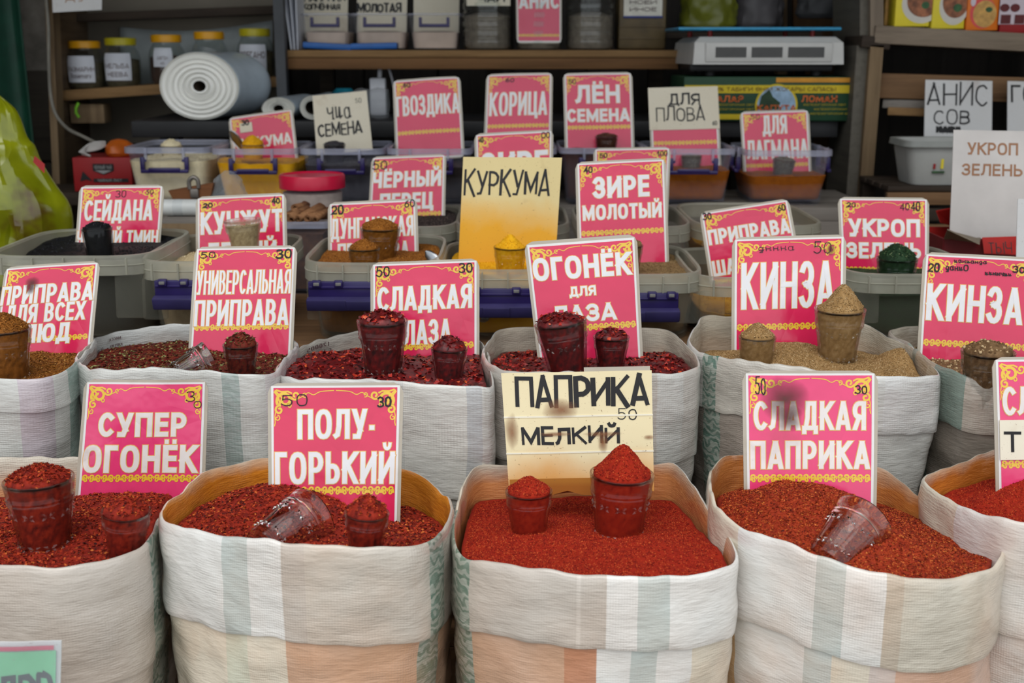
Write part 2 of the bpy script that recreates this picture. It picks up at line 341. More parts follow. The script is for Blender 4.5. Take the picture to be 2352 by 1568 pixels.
GL = {
 'А': (1.0, [[(0, 0), (.5, 1.06)], [(.5, 1.06), (1, 0)], [(.16, .22), (.84, .22)]]), 'Б': (.9, [[(.92, 1), (0, 1), (0, 0)], bowl(0, .58)]),
 'В': (.92, [ST, bowl(.52, 1, 0, .92), bowl(0, .52)]), 'Г': (.75, [[(0, 0), (0, 1), (1, 1)]]),
 'Д': (1.08, [[(-.02, -.16), (-.02, .0), (1.02, .0), (1.02, -.16)], [(.12, 0), (.26, .4), (.28, 1), (.86, 1), (.86, 0)]]),
 'Е': (.8, [[(1, 1), (0, 1), (0, 0), (1, 0)], [(0, .52), (.92, .52)]]), 'Ё': (.8, [[(1, 1), (0, 1), (0, 0), (1, 0)], [(0, .52), (.92, .52)], [(.06, 1.26), (.07, 1.26)], [(.94, 1.26), (.95, 1.26)]]),
 'Ж': (1.4, [[(.5, 0), (.5, 1)], [(0, 1), (.48, .5), (0, 0)], [(1, 1), (.52, .5), (1, 0)]]),
 'З': (.85, [arc(.45, .74, .5, .27, 155, -80, 10)+[(.35, .52)], [(.35, .52)]+arc(.45, .27, .55, .27, 80, -155, 10)]),
 'И': (1.0, [ST, SR, [(0, .08), (1, .92)]]), 'Й': (1.0, [ST, SR, [(0, .08), (1, .92)], arc(.5, 1.36, .24, .17, 180, 360, 8)]),
 'К': (.98, [ST, [(1, 1.04), (.12, .52)], [(.24, .62), (1.02, -.04)]]), 'Л': (1.0, [[(-.04, .04), (.10, .08), (.22, .4), (.25, 1), (1, 1), (1, 0)]]),
 'М': (1.25, [ST, SR, [(0, 1), (.5, .14), (1, 1)]]), 'Н': (1.0, [ST, SR, [(0, .52), (1, .52)]]), 'О': (1.05, [ell()]), 'Ө': (1.05, [ell(), [(.05, .5), (.95, .5)]]),
 'П': (1.0, [[(0, 0), (0, 1), (1, 1), (1, 0)]]), 'Р': (.9, [ST, bowl(.42, 1)]), 'С': (.95, [arc(.55, .5, .55, .5, 48, 312, 16)]),
 'Т': (.9, [[(.5, 0), (.5, 1)], [(0, 1), (1, 1)]]), 'У': (.95, [[(0, 1.04), (.52, .36)], [(1, 1.04), (.42, .0), (.1, .0)]]), 'Х': (1.0, [[(0, 1.04), (1, -.04)], [(0, -.04), (1, 1.04)]]),
 'Ц': (1.05, [[(0, 1), (0, 0), (1.06, 0), (1.06, -.16)], [(.9, 0), (.9, 1)]]), 'Ч': (.92, [[(0, 1), (0, .6), (.15, .42), (1, .42)], SR]),
 'Ш': (1.4, [[(0, 1), (0, 0), (1, 0), (1, 1)], [(.5, 0), (.5, 1)]]), 'Ь': (.88, [ST, bowl(0, .56)]), 'Ы': (1.25, [ST, bowl(0, .56, 0, .62), SR]),
 'Ю': (1.35, [ST, ell(.68, .5, .34, .5), [(0, .52), (.34, .52)]]), 'Я': (.92, [SR, [(1-x, y) for x, y in bowl(.42, 1)], [(.02, -.04), (.5, .46)]]),
 'I': (.25, [[(.5, 0), (.5, 1)]]), '-': (.35, [[(.2, .35), (.8, .35)]]), '.': (.3, [[(.5, .0), (.51, .0)]]), ',': (.3, [[(.5, .05), (.4, -.12)]]), ' ': (.45, []), '%': (1.1, [ell(.2, .78, .2, .22, 10), ell(.8, .22, .2, .22, 10), [(.1, 0), (.9, 1)]]),
 '0': (.8, [ell()]), '1': (.5, [[(.0, .75), (.6, 1), (.6, 0)]]), '2': (.8, [arc(.5, .7, .5, .3, 165, -20, 8)+[(0, 0), (1, 0)]]), '3': (.8, [arc(.42, .76, .5, .24, 150, -85, 8), arc(.42, .26, .58, .26, 85, -150, 8)]),
 '4': (.85, [[(.75, 0), (.75, 1), (0, .3), (1, .3)]]), '5': (.8, [[(.95, 1), (.12, 1), (.08, .56)]+arc(.42, .32, .56, .32, 110, -150, 10)]), '6': (.8, [[(.85, 1), (.3, .8), (.02, .35)]+arc(.5, .3, .48, .3, 170, -190, 12)]), '9': (.8, [arc(.5, .7, .48, .3, 0, 360, 12), [(.98, .7), (.7, .2), (.3, 0)]]),
 'R': (.95, [ST, bowl(.45, 1), [(.4, .45), (1, -.02)]]), 'o': (.8, [ell(.5, .33, .5, .33, 12)]), 's': (.65, [arc(.5, .5, .45, .17, 30, 270, 6)+arc(.5, .16, .45, .17, 90, -150, 6)]), 'e': (.8, [[(.05, .34), (.95, .34)]+arc(.5, .33, .48, .33, 0, 310, 10)]),
 'm': (1.3, [[(0, 0), (0, .66), (.5, .62), (.5, 0)], [(.5, .6), (1, .6), (1, 0)]]), 'a': (.8, [ell(.5, .33, .45, .33, 12), [(.95, .66), (.95, 0)]]), 'r': (.5, [[(0, 0), (0, .66)], [(0, .45), (.4, .66), (.9, .6)]]), 'y': (.8, [[(0, .66), (.5, .05)], [(1, .66), (.3, -.28), (0, -.28)]]),
 'и': (.8, [[(0, .66), (.08, .06), (.4, .1), (.62, .66), (.62, .05), (1, .15)]]), 'а': (.8, [ell(.42, .33, .42, .33, 12), [(.86, .66), (.84, .05), (1.1, .1)]]), 'ч': (.8, [[(0, .7), (.06, .42), (.4, .34), (.85, .48)], [(.88, .7), (.82, .05), (1.05, .08)]]), 'д': (.8, [ell(.45, .33, .4, .3, 10)+[(.9, .6), (.8, -.3), (.3, -.3), (1, .1)]]), 'н': (.8, [[(0, .6), (.1, 0)], [(.05, .3), (.8, .35)], [(.85, .66), (.8, .05), (1.1, .1)]]),
}
def ribbon(P, th, closed=False, ext=0.0, clip=None):
    P = [np.array(p, float) for p in P]; out = []
    if len(P) < 2: return out
    if closed or (np.linalg.norm(P[0]-P[-1]) < 1e-9 and len(P) > 3): closed = True; P = P[:-1] if np.linalg.norm(P[0]-P[-1]) < 1e-9 else P
    k = len(P)
    def d(i, j):
        v = P[j]-P[i]; q = np.linalg.norm(v); return v/q if q > 1e-12 else np.array((1.0, 0))
    L, R = [], []
    for i in range(k):
        if closed: a, b = d((i-1) % k, i), d(i, (i+1) % k)
        else: a = d(i-1, i) if i > 0 else d(0, 1); b = d(i, i+1) if i < k-1 else d(k-2, k-1)
        na, nb = np.array((-a[1], a[0])), np.array((-b[1], b[0])); m = na+nb; q = m.dot(m)
        m = m/q*2 if q > .25 else na
        p = P[i]
        if not closed and i == 0: p = p - b*ext
        if not closed and i == k-1: p = p + a*ext
        L.append(p+m*th/2); R.append(p-m*th/2)
    for i in range(k if closed else k-1):
        j = (i+1) % k; poly = [R[i], R[j], L[j], L[i]]
        if clip:
            for (sgn, lim) in ((1, clip[0]), (-1, -clip[1])):
                np_ = []
                for e in range(len(poly)):
                    A, B = poly[e], poly[(e+1) % len(poly)]; fa, fb = sgn*A[1]-lim, sgn*B[1]-lim
                    if fa >= 0: np_.append(A)
                    if fa*fb < 0: np_.append(A+(B-A)*fa/(fa-fb))
                poly = np_
                if len(poly) < 3: break
        if len(poly) >= 3: out.append([(float(p[0]), float(p[1])) for p in poly])
    return out
def bold_text(text, w, h, heavy=.2, grow=0.0, gap=.16):
    """heavy condensed capitals filling a w x h box, y up; grow widens the strokes for an outline"""
    ws = [GL.get(c, GL['О'])[0] for c in text]; tot = sum(ws)+gap*(len(text)-1); k = w/tot
    th = min(heavy*h, .30*k); x = 0.0; out = []
    for c, gw in zip(text, ws):
        W_ = gw*k; a = th/2
        for st in GL.get(c, GL['О'])[1]:
            dot = len(st) == 2 and abs(st[0][0]-st[1][0]) < .02 and abs(st[0][1]-st[1][1]) < .02
            sx = max(W_-th, th*.05)
            P = [(x+a+px*sx, a+py*(h-th)) for px, py in st]
            if c in '.-' or dot: clip = None
            else:
                lo = -.2*h-grow if c in 'ДЦ' and min(p[1] for p in st) < 0 and min(p[1] for p in st) < -.1 else -grow
                hi = 1.5*h if max(p[1] for p in st) > 1.1 else h+grow
                clip = (lo, hi)
            t0 = th; th = th*.62 if min(p[1] for p in st) > 1.1 and not dot else th
            diag = len(st) == 2 and abs(st[0][0]-st[1][0]) > .1 and abs(st[0][1]-st[1][1]) > .1
            out += ribbon(P, (th*.82 if dot else th)+2*grow, False, (th if diag and c not in 'ИЙЯ' else th/2)+grow if not dot else th*.36+grow, clip); th = t0
        x += W_ + gap*k
    return out
def pen_text(text, w, h, th, gap=.35, slant=0.0, wob=.045, seed=1):
    r = random.Random(seed); ws = [GL.get(c, GL['О'])[0] for c in text]; tot = sum(ws)+gap*(len(text)-1); k = w/tot; x = 0; out = []
    for c, gw in zip(text, ws):
        dy, hh = r.uniform(-wob, wob)*h, h*(1+r.uniform(-wob, wob)*2)
        for st in GL.get(c, GL['О'])[1]:
            P = [(x+px*gw*k+slant*(py*hh)+r.uniform(-.4, .4)*wob*h, dy+py*hh+r.uniform(-.4, .4)*wob*h) for px, py in st]
            out += ribbon(P, th*r.uniform(.85, 1.15), False, th*.35)
        x += (gw+gap)*k
    return out
def spiral(cx, cy, r0, r1, a0, turns, n=22, flip=1):
    return [(cx+flip*(r0+(r1-r0)*i/n)*math.cos(a0+turns*2*math.pi*i/n), cy+(r0+(r1-r0)*i/n)*math.sin(a0+turns*2*math.pi*i/n)) for i in range(n+1)]

# ornaments in units of the card width, x along, y down from the corner of the printed field
CORNER = []
for P, t in ((spiral(.085, .085, .062, .012, 2.6, 1.35), .021), (spiral(.045, .155, .034, .008, -1.2, -1.2, 16), .015), (spiral(.165, .05, .034, .008, 2.8, -1.2, 16), .014),
             ([(.008, .02), (.03, .05), (.05, .10), (.045, .125)], .012), ([(.02, .008), (.06, .022), (.11, .02), (.14, .035)], .012), ([(.012, .012), (.05, .05), (.075, .075)], .012),
             (catmull([Vector((.17, .08, 0)), Vector((.22, .055, 0)), Vector((.26, .03, 0)), Vector((.30, .045, 0)), Vector((.35, .022, 0)), Vector((.45, .014, 0))], 4, False), .006),
             (spiral(.235, .045, .020, .006, 1.2, 1.0, 12), .007), (spiral(.03, .215, .022, .006, -1.5, 1.1, 12), .008), ([(.02, .16), (.012, .20), (.014, .25), (.008, .275)], .007), (spiral(.12, .125, .02, .006, 3.6, 1.0, 12), .008)):
    CORNER += ribbon([(p[0], p[1]) for p in P], t)
BAND = []
for i in range(9):
    x0 = .105*i + .0525
    for fl in (1, -1):
        BAND += ribbon([(x0+fl*.048, .022), (x0+fl*.044, -.006)] + spiral(x0+fl*.026, -.004, .020, .006, .2, -1.1, 12, fl), .013)
        BAND += ribbon(spiral(x0+fl*.022, .018, .016, .005, -1.4, 1.0, 10, fl), .012)
    BAND += ribbon([(x0, -.012), (x0, .012)], .010)+ribbon([(x0-.011, 0), (x0+.011, 0)], .008)

class Card:
    """a stiff card given by its two upper corners and a point on each side edge as seen from the stall front, at distance Y, leaning back"""
    def __init__(s, tl, tr, L, R, Y, lean=12, yaw=0.0, hk=1.2, bend=.0, vbend=.0):
        wpx = math.hypot(tr[0]-tl[0], tr[1]-tl[1]); hpx = wpx*hk
        ext = lambda a, b: (a[0]+(b[0]-a[0])*hpx/math.hypot(b[0]-a[0], b[1]-a[1]), a[1]+(b[1]-a[1])*hpx/math.hypot(b[0]-a[0], b[1]-a[1]))
        s.q = (tl, tr, ext(tr, R), ext(tl, L)); s.hk = hk
        m = px_m(at(*tl, Y)); dY = math.tan(math.radians(lean))*hpx*m
        s.tl, s.tr = at(*tl, Y-yaw/2), at(*tr, Y+yaw/2); s.br, s.bl = at(*s.q[2], Y+yaw/2-dY), at(*s.q[3], Y-yaw/2-dY)
        s.W = (s.tr-s.tl).length; s.n = (s.tr-s.tl).cross(s.tl-s.bl).normalized(); s.n = s.n if s.n.y < 0 else -s.n
        s.bend, s.vb = bend, vbend; s.base = (s.bl+s.br)/2
    def P(s, a, b, off=0.0):
        p = s.tl*(1-a)*(1-b) + s.tr*a*(1-b) + s.br*a*b + s.bl*(1-a)*b
        return p + s.n*(off + s.bend*(4*a*(1-a)-.67) + s.vb*(4*b*(1-b)-.5) + .0012*math.sin(7*a+4*b+s.W*900))
    def st(s, u, v):
        a = b = .5
        for _ in range(8):   # inverse of the four-corner blend in the picture
            (x0, y0), (x1, y1), (x2, y2), (x3, y3) = s.q
            X = x0*(1-a)*(1-b)+x1*a*(1-b)+x2*a*b+x3*(1-a)*b-u; Yy = y0*(1-a)*(1-b)+y1*a*(1-b)+y2*a*b+y3*(1-a)*b-v
            xa = (x1-x0)*(1-b)+(x2-x3)*b; xb = (x3-x0)*(1-a)+(x2-x1)*a; ya = (y1-y0)*(1-b)+(y2-y3)*b; yb = (y3-y0)*(1-a)+(y2-y1)*a
            D = xa*yb-xb*ya; a -= (X*yb-Yy*xb)/D; b -= (Yy*xa-X*ya)/D
        return a, b
    def slab(s, mb, s0, s1, t0, t1, off, th, nx=14, ny=16, m=0, rnd=0.0, ragged=0):
        vs, fs, uv = [], [], []; r = random.Random(int(s.W*1e6)+int(off*1e5))
        for layer in (0, 1):
            for j in range(ny+1):
                for i in range(nx+1):
                    a, b = s0+(s1-s0)*i/nx, t0+(t1-t0)*j/ny
                    if rnd and i in (0, nx) and j in (0, ny): a += rnd*(1 if i == 0 else -1)*.35; b += rnd*(1 if j == 0 else -1)*.35
                    if ragged and j == ny: b += r.uniform(-1, 1)*ragged if layer == 0 else 0
                    vs.append(s.P(a, b, off-th*layer)); uv.append((i/nx, j/ny))
        N = (nx+1)*(ny+1); q = lambda l, i, j: l*N+j*(nx+1)+i
        for j in range(ny):
            for i in range(nx):
                fs.append((q(0, i, j), q(0, i, j+1), q(0, i+1, j+1), q(0, i+1, j))); fs.append((q(1, i, j), q(1, i+1, j), q(1, i+1, j+1), q(1, i, j+1)))
        for i in range(nx): fs.append((q(0, i, 0), q(0, i+1, 0), q(1, i+1, 0), q(1, i, 0))); fs.append((q(0, i+1, ny), q(0, i, ny), q(1, i, ny), q(1, i+1, ny)))
        for j in range(ny): fs.append((q(0, 0, j+1), q(0, 0, j), q(1, 0, j), q(1, 0, j+1))); fs.append((q(0, nx, j), q(0, nx, j+1), q(1, nx, j+1), q(1, nx, j)))
        mb.add(vs, fs, m); mb.uv = (mb.uv or [])+uv
    def polys(s, mb, polys, s0, t0, off, ks=1.0, kt=1.0, m=0):
        """shapes in card-width units, x right and y DOWN from (s0,t0)"""
        for pl in polys:
            vs = [s.P(s0+x*ks, t0+y*kt/s.hk, off) for x, y in pl]
            if (vs[1]-vs[0]).cross(vs[-1]-vs[0]).dot(s.n) < 0: vs.reverse()
            mb.add(vs, [tuple(range(len(vs)))], m)
    def text(s, mb, text, box, off, fn, m=0, slant=0):
        (a0, b0), (a1, b1) = s.st(box[0], box[1]), s.st(box[2], box[3])
        # box = left end of the line's top, right end of the line's foot
        w, h = (a1-a0), (b1-b0)*s.hk
        pl = fn(text, w, h); s.polys(mb, [[(x, h-y) for x, y in p] for p in pl], a0, b0, off, m=m)

def scribble(n, w, h, seed):
    r = random.Random(seed); return ribbon([(r.uniform(0, w), r.uniform(0, h)) for _ in range(n)], .012)

CARDS = {}
def add_blots(c, root, blots, wp, mt='stain'):
    if blots:
        bl = MB(); tn = []
        for (u, v, ru, rv) in blots:
            a, b = c.st(u, v); aw = ru/wp; bw = rv/wp; r = random.Random(int(u))
            vs = [c.P(a, b, .0014)]; al = [1.0]
            for j in range(1, 6):
                for i in range(24): q_ = 2*math.pi*i/24; w_ = 1+.22*noise.noise((math.cos(q_)*1.5, math.sin(q_)*1.5, u)); vs.append(c.P(a+aw*j/5*w_*math.cos(q_), b+bw*j/5*w_*math.sin(q_)/c.hk, .0014)); al.append(1-j/5)
            fs = [(0, 1+(i+1) % 24, 1+i) for i in range(24)]+[(1+j*24+i, 1+j*24+(i+1) % 24, 25+j*24+(i+1) % 24, 25+j*24+i) for j in range(4) for i in range(24)]
            bl.add(vs, fs); tn += al
        bl.build('stain', MT[mt], root, smooth=False, tint=tn)
def red_card(key, tl, tr, L, R, Y, lines, label, marks=(), old=False, heavy=.2, band=.785, top=.035, blots=(), **kw):
    c = Card(tl, tr, L, R, Y, **kw); root = thing('price_card', label, 'price card', c.base, 'laminated red price cards'); CARDS[key] = c
    k = 1/c.hk
    mb = MB(); c.slab(mb, 0, 1, 0, 1, 0, .0016, rnd=.06); mb.build('laminate_border', MT['laminate'], root)
    mb = MB(); c.slab(mb, .026, .974, top*.58*k, .985, .0003, .0002); mb.build('white_margin', MT['border'], root)
    mb = MB(); c.slab(mb, .044, .955, top*k, .965, .0006, .0002); mb.build('printed_field', MT['red_print_old' if old else 'red_print'], root)
    for s0, ks in ((.042, 1), (.956, -1)): mb = MB(); c.polys(mb, CORNER, s0, (top+.006)*k, .0009, ks=ks); mb.build('corner_ornament', MT['yellow_print'], root, smooth=False)
    mb = MB(); c.polys(mb, BAND, .046, band*k, .0009, ks=.955); mb.build('border_ornament', MT['yellow_print'], root, smooth=False)
    mo, mw = MB(), MB()
    for tx, box in lines:
        hv = heavy
        c.text(mo, tx, box, .0009, lambda t, w, h: bold_text(t, w, h, hv, grow=.0055)); c.text(mw, tx, box, .0012, lambda t, w, h: bold_text(t, w, h, hv))
    if lines: mo.build('letter_outline', MT['outline_print'], root, smooth=False); mw.build('lettering', MT['white_print_old' if old else 'white_print'], root, smooth=False)
    if marks:
        mk = MB()
        for i, (tx, box, th) in enumerate(marks):
            c.text(mk, tx, box, .0015, lambda t, w, h: pen_text(t, w, h, th, seed=i+int(tl[0])) if t != '#' else [[(x*w/.1, y*h/.1) for x, y in p] for p in scribble(9, .1, .1, i)])
        mk.build('pen_marks', MT['black'], root, smooth=False)
    add_blots(c, root, blots, math.hypot(tr[0]-tl[0], tr[1]-tl[1]))
    return c, root
def stain_mat(nm='brown_stain', col=(.10, .025, .02, 1)):
    k = NT(nm); n1 = k.noise(k.pos(), 60, 3); k.fin(col, .35)
    tb = k.n('ShaderNodeBsdfTransparent'); m = k.n('ShaderNodeMixShader'); mm = k.n('ShaderNodeMath', operation='MULTIPLY'); k.l(k.ramp(n1.outputs['Fac'], [(.3, (.75, .75, .75, 1)), (.7, (1, 1, 1, 1))]).outputs[0], mm.inputs[0])
    at_ = k.n('ShaderNodeAttribute', attribute_name='tint'); k.l(k.math('POWER', at_.outputs['Fac'], .8), mm.inputs[1]); k.l(k.math('MULTIPLY', mm.outputs[0], .85), m.inputs[0])
    k.l(tb.outputs[0], m.inputs[1]); k.l(k.b.outputs[0], m.inputs[2]); k.l(m.outputs[0], k.out.inputs['Surface']); return k.mat
MT['stain'] = stain_mat(); MT['stain_tan'] = stain_mat('tan_stain', (.26, .10, .035, 1))

# ------------------------------------------------------------------ spice surfaces
class Heap:
    """level of loose spice inside an opening: outline r(angle), sloping level, mounds"""
    def __init__(s, c, rfun, z0, slope=0.0, mounds=(), lid=None, amp=.002, R=.15, f=28):
        s.c, s.rf, s.z0, s.sl, s.md, s.lid, s.amp, s.R, s.f = Vector(c), rfun, z0, slope, list(mounds), lid, amp, R, f
    def z(s, x, y):
        dx, dy = x-s.c.x, y-s.c.y; z = s.z0 + s.sl*dy
        for (mx, my, h, r) in s.md: z += h*math.exp(-((x-mx)**2+(y-my)**2)/(r*r))
        z += s.amp*noise.noise((x*s.f, y*s.f, s.z0*9)) + s.amp*.5*noise.noise((x*s.f*2.7, y*s.f*2.7, 3.1))
        if s.lid:
            a = math.atan2(dy, dx); q = math.hypot(dx, dy)/max(s.rf(a), 1e-6)
            z = min(z, s.lid(a) + max(0, 1-q)*.30)
        return z
    def hit(s, u, v):
        o = Vector((0, 0, CAM_H)); d = at(u, v, 1.0)-o; y = s.c.y-s.R*1.3
        while y < s.c.y+s.R*1.4:
            p = o+d*y
            if p.z <= s.z(p.x, p.y): return p
            y += .001
        return o+d*s.c.y
    def mesh(s, mb, tint, nr=40, na=120, base=.35, depth=.03):
        b = len(mb.v); vs, fs = [Vector((s.c.x, s.c.y, s.z(s.c.x, s.c.y)))], []
        for k in range(1, nr+1):
            for i in range(na):
                a = 2*math.pi*i/na; r = s.rf(a)*k/nr; x, y = s.c.x+r*math.cos(a), s.c.y+r*math.sin(a); vs.append(Vector((x, y, s.z(x, y))))
        for i in range(na): fs.append((0, 1+i, 1+(i+1) % na))
        for k in range(nr-1):
            for i in range(na): fs.append((1+k*na+i, 1+(k+1)*na+i, 1+(k+1)*na+(i+1) % na, 1+k*na+(i+1) % na))
        vs += [Vector((vs[1+(nr-1)*na+i].x, vs[1+(nr-1)*na+i].y, vs[1+(nr-1)*na+i].z-depth)) for i in range(na)]
        for i in range(na): fs.append((1+(nr-1)*na+i, 1+nr*na+i, 1+nr*na+(i+1) % na, 1+(nr-1)*na+(i+1) % na))
        fs.append(tuple(1+nr*na+i for i in reversed(range(na))))
        mb.add(vs, fs); tint += [base+.35*noise.noise((p.x*160, p.y*160, 1.3)) for p in vs]
    def scatter(s, n, edge=.97):
        out = []
        for _ in range(n):
            a = RNG.uniform(0, 2*math.pi); q = math.sqrt(RNG.uniform(0, 1))*edge; r = s.rf(a)*q
            x, y = s.c.x+r*math.cos(a), s.c.y+r*math.sin(a); out.append((x, y, s.z(x, y)))
        return np.array(out)

def flakes(mb, tint, pts, ln, wd, tilt=.9, rise=.35, lo=0.0, hi=1.0, curl=.35):
    """curled scraps: two triangles each, random turn"""
    n = len(pts)
    if n == 0: return
    l = ln*RNG.uniform(.45, 1.25, n)/2; w = wd*RNG.uniform(.4, 1.2, n)/2; a = RNG.uniform(0, 6.283, n)
    nx, ny = RNG.normal(0, tilt*.6, n), RNG.normal(0, tilt*.6, n); N = np.stack([nx, ny, np.ones(n)], 1); N /= np.linalg.norm(N, axis=1)[:, None]
    ax = np.stack([np.cos(a), np.sin(a), np.zeros(n)], 1); X = ax - N*(ax*N).sum(1)[:, None]; X /= np.linalg.norm(X, axis=1)[:, None]; Yv = np.cross(N, X)
    P = np.array(pts) + N*(rise*w)[:, None]; cu = (curl*l*RNG.uniform(-1, 1, n))[:, None]
    V = np.stack([P - X*l[:, None] + N*cu, P - Yv*w[:, None], P + X*l[:, None] + N*cu, P + Yv*w[:, None]], 1).reshape(-1, 3)
    b = len(mb.v); mb.v.extend(map(tuple, V.tolist()))
    I = (np.arange(n)*4+b); mb.f.extend(map(tuple, np.stack([I, I+1, I+2], 1).tolist())); mb.f.extend(map(tuple, np.stack([I, I+2, I+3], 1).tolist())); mb.m.extend([0]*2*n)
    t = RNG.uniform(lo, hi, n); tint.extend(np.repeat(t, 4).tolist())
OCT_F = np.array([(0, 1, 2), (0, 2, 3), (0, 3, 4), (0, 4, 1), (5, 2, 1), (5, 3, 2), (5, 4, 3), (5, 1, 4)])
def grains(mb, tint, pts, rad, sq=1.0, lo=0.0, hi=1.0):
    n = len(pts)
    if n == 0: return
    r = rad*RNG.uniform(.6, 1.25, n)[:, None, None]; base = np.array([(0, 0, sq), (1, 0, 0), (0, 1, 0), (-1, 0, 0), (0, -1, 0), (0, 0, -sq)])
    a = RNG.uniform(0, 6.283, n); R = np.zeros((n, 3, 3)); R[:, 0, 0] = np.cos(a); R[:, 0, 1] = -np.sin(a); R[:, 1, 0] = np.sin(a); R[:, 1, 1] = np.cos(a); R[:, 2, 2] = 1
    b_ = RNG.uniform(-1, 1, n); Q = np.zeros((n, 3, 3)); Q[:, 0, 0] = 1; Q[:, 1, 1] = np.cos(b_); Q[:, 1, 2] = -np.sin(b_); Q[:, 2, 1] = np.sin(b_); Q[:, 2, 2] = np.cos(b_)
    V = (np.einsum('nij,kj->nki', R @ Q, base)*r + np.array(pts)[:, None, :]).reshape(-1, 3)
    b = len(mb.v); mb.v.extend(map(tuple, V.tolist())); F = (OCT_F[None]+(np.arange(n)*6+b)[:, None, None]).reshape(-1, 3)
    mb.f.extend(map(tuple, F.tolist())); mb.m.extend([0]*len(F)); tint.extend(np.repeat(RNG.uniform(lo, hi, n), 6).tolist())

def RR(*st): return [(p, S(*c)) for p, c in st]
SP_ = {
 'chilli': dict(mat=spice('crushed_chilli', RR((0, (50, 8, 5)), (.3, (124, 26, 11)), (.62, (164, 45, 20)), (.88, (182, 68, 28)), (1, (206, 114, 50)))), kind='flake', ln=.0048, wd=.0032, n=1.0, base=.36),
 'chilli_fine': dict(mat=spice('ground_chilli', RR((0, (78, 14, 6)), (.35, (142, 40, 14)), (.7, (172, 62, 24)), (1, (202, 110, 48)))), kind='flake', ln=.0032, wd=.0022, n=1.3, base=.42),
 'paprika': dict(mat=spice('ground_paprika', RR((0, (112, 16, 5)), (.4, (152, 32, 11)), (.75, (170, 46, 18)), (1, (196, 84, 42))), .9), kind='grain', rad=.0011, n=1.2, base=.42),
 'laza': dict(mat=spice('dark_chilli_flakes', RR((0, (46, 4, 6)), (.35, (104, 10, 12)), (.65, (150, 22, 18)), (.88, (186, 44, 24)), (1, (206, 92, 40))), .5, 160, .3, .5), kind='flake', ln=.0085, wd=.0055, n=.62, base=.25),
 'herb': dict(mat=spice('herb_mix', RR((0, (58, 14, 10)), (.25, (108, 28, 16)), (.45, (84, 50, 26)), (.62, (132, 58, 30)), (.8, (84, 92, 50)), (1, (168, 164, 104))), .7), kind='flake', ln=.0075, wd=.0038, n=.7, base=.2),
 'curry': dict(mat=spice('brown_seasoning', RR((0, (82, 44, 10)), (.4, (132, 78, 20)), (.75, (158, 98, 36)), (1, (190, 140, 70)))), kind='flake', ln=.0034, wd=.0022, n=1.0, base=.42),
 'coriander': dict(mat=spice('ground_coriander', RR((0, (112, 84, 48)), (.45, (152, 118, 74)), (.8, (174, 142, 98)), (1, (200, 172, 130))), .9), kind='grain', rad=.0010, n=1.0, base=.45),
 'seed': dict(mat=spice('coriander_seed', RR((0, (96, 70, 44)), (.5, (150, 118, 82)), (1, (206, 180, 140))), .7), kind='grain', rad=.0027, n=.42, base=.1),
 'cumin_black': dict(mat=spice('black_cumin', RR((0, (8, 8, 10)), (.6, (20, 20, 24)), (1, (48, 48, 54))), .6), kind='grain', rad=.0016, n=.7, base=.3),
 'sesame': dict(mat=spice('sesame', RR((0, (150, 128, 94)), (.5, (190, 170, 132)), (1, (218, 202, 168))), .7), kind='grain', rad=.0017, n=.6, base=.35),
 'dungan': dict(mat=spice('dungan_seasoning', RR((0, (92, 48, 8)), (.5, (140, 84, 22)), (1, (176, 118, 52))), .85), kind='grain', rad=.0012, n=.8, base=.45),
 'turmeric': dict(mat=spice('turmeric', RR((0, (206, 140, 6)), (.5, (232, 168, 16)), (1, (244, 196, 50))), .9), kind='grain', rad=.0011, n=.6, base=.5),
 'cumin': dict(mat=spice('ground_cumin', RR((0, (88, 68, 40)), (.5, (128, 102, 66)), (1, (160, 132, 92))), .9), kind='grain', rad=.0012, n=.8, base=.45),
 'shashlik': dict(mat=spice('yellow_brown_seasoning', RR((0, (130, 84, 14)), (.5, (176, 122, 28)), (1, (210, 164, 60))), .85), kind='grain', rad=.0012, n=.6, base=.5),
 'dill': dict(mat=spice('dried_dill', RR((0, (16, 34, 18)), (.5, (36, 64, 36)), (.85, (62, 88, 52)), (1, (140, 150, 110))), .7), kind='flake', ln=.006, wd=.0016, n=.9, base=.3),
 'ginger': dict(mat=spice('ground_ginger', RR((0, (206, 190, 150)), (.5, (228, 214, 178)), (1, (240, 230, 200))), .9), kind='grain', rad=.0018, n=.5, base=.45),
 'pepper': dict(mat=spice('black_pepper', RR((0, (22, 18, 18)), (.5, (52, 44, 42)), (1, (104, 92, 84))), .8), kind='grain', rad=.0015, n=.7, base=.35),
 'chia': dict(mat=spice('chia_seed', RR((0, (28, 26, 30)), (.5, (62, 58, 64)), (1, (112, 108, 112))), .6), kind='grain', rad=.0013, n=.7, base=.4),
 'flax': dict(mat=spice('flax_seed', RR((0, (44, 22, 16)), (.5, (84, 46, 32)), (1, (120, 78, 56))), .5), kind='grain', rad=.0016, n=.6, base=.4),
 'orange': dict(mat=spice('orange_seasoning', RR((0, (112, 54, 2)), (.5, (152, 82, 8)), (1, (172, 106, 24))), .85), kind='grain', rad=.0012, n=.6, base=.45),
 'grey': dict(mat=spice('grey_spice', RR((0, (70, 66, 58)), (.5, (116, 110, 98)), (1, (150, 144, 130))), .9), kind='grain', rad=.0015, n=.4, base=.45),
}
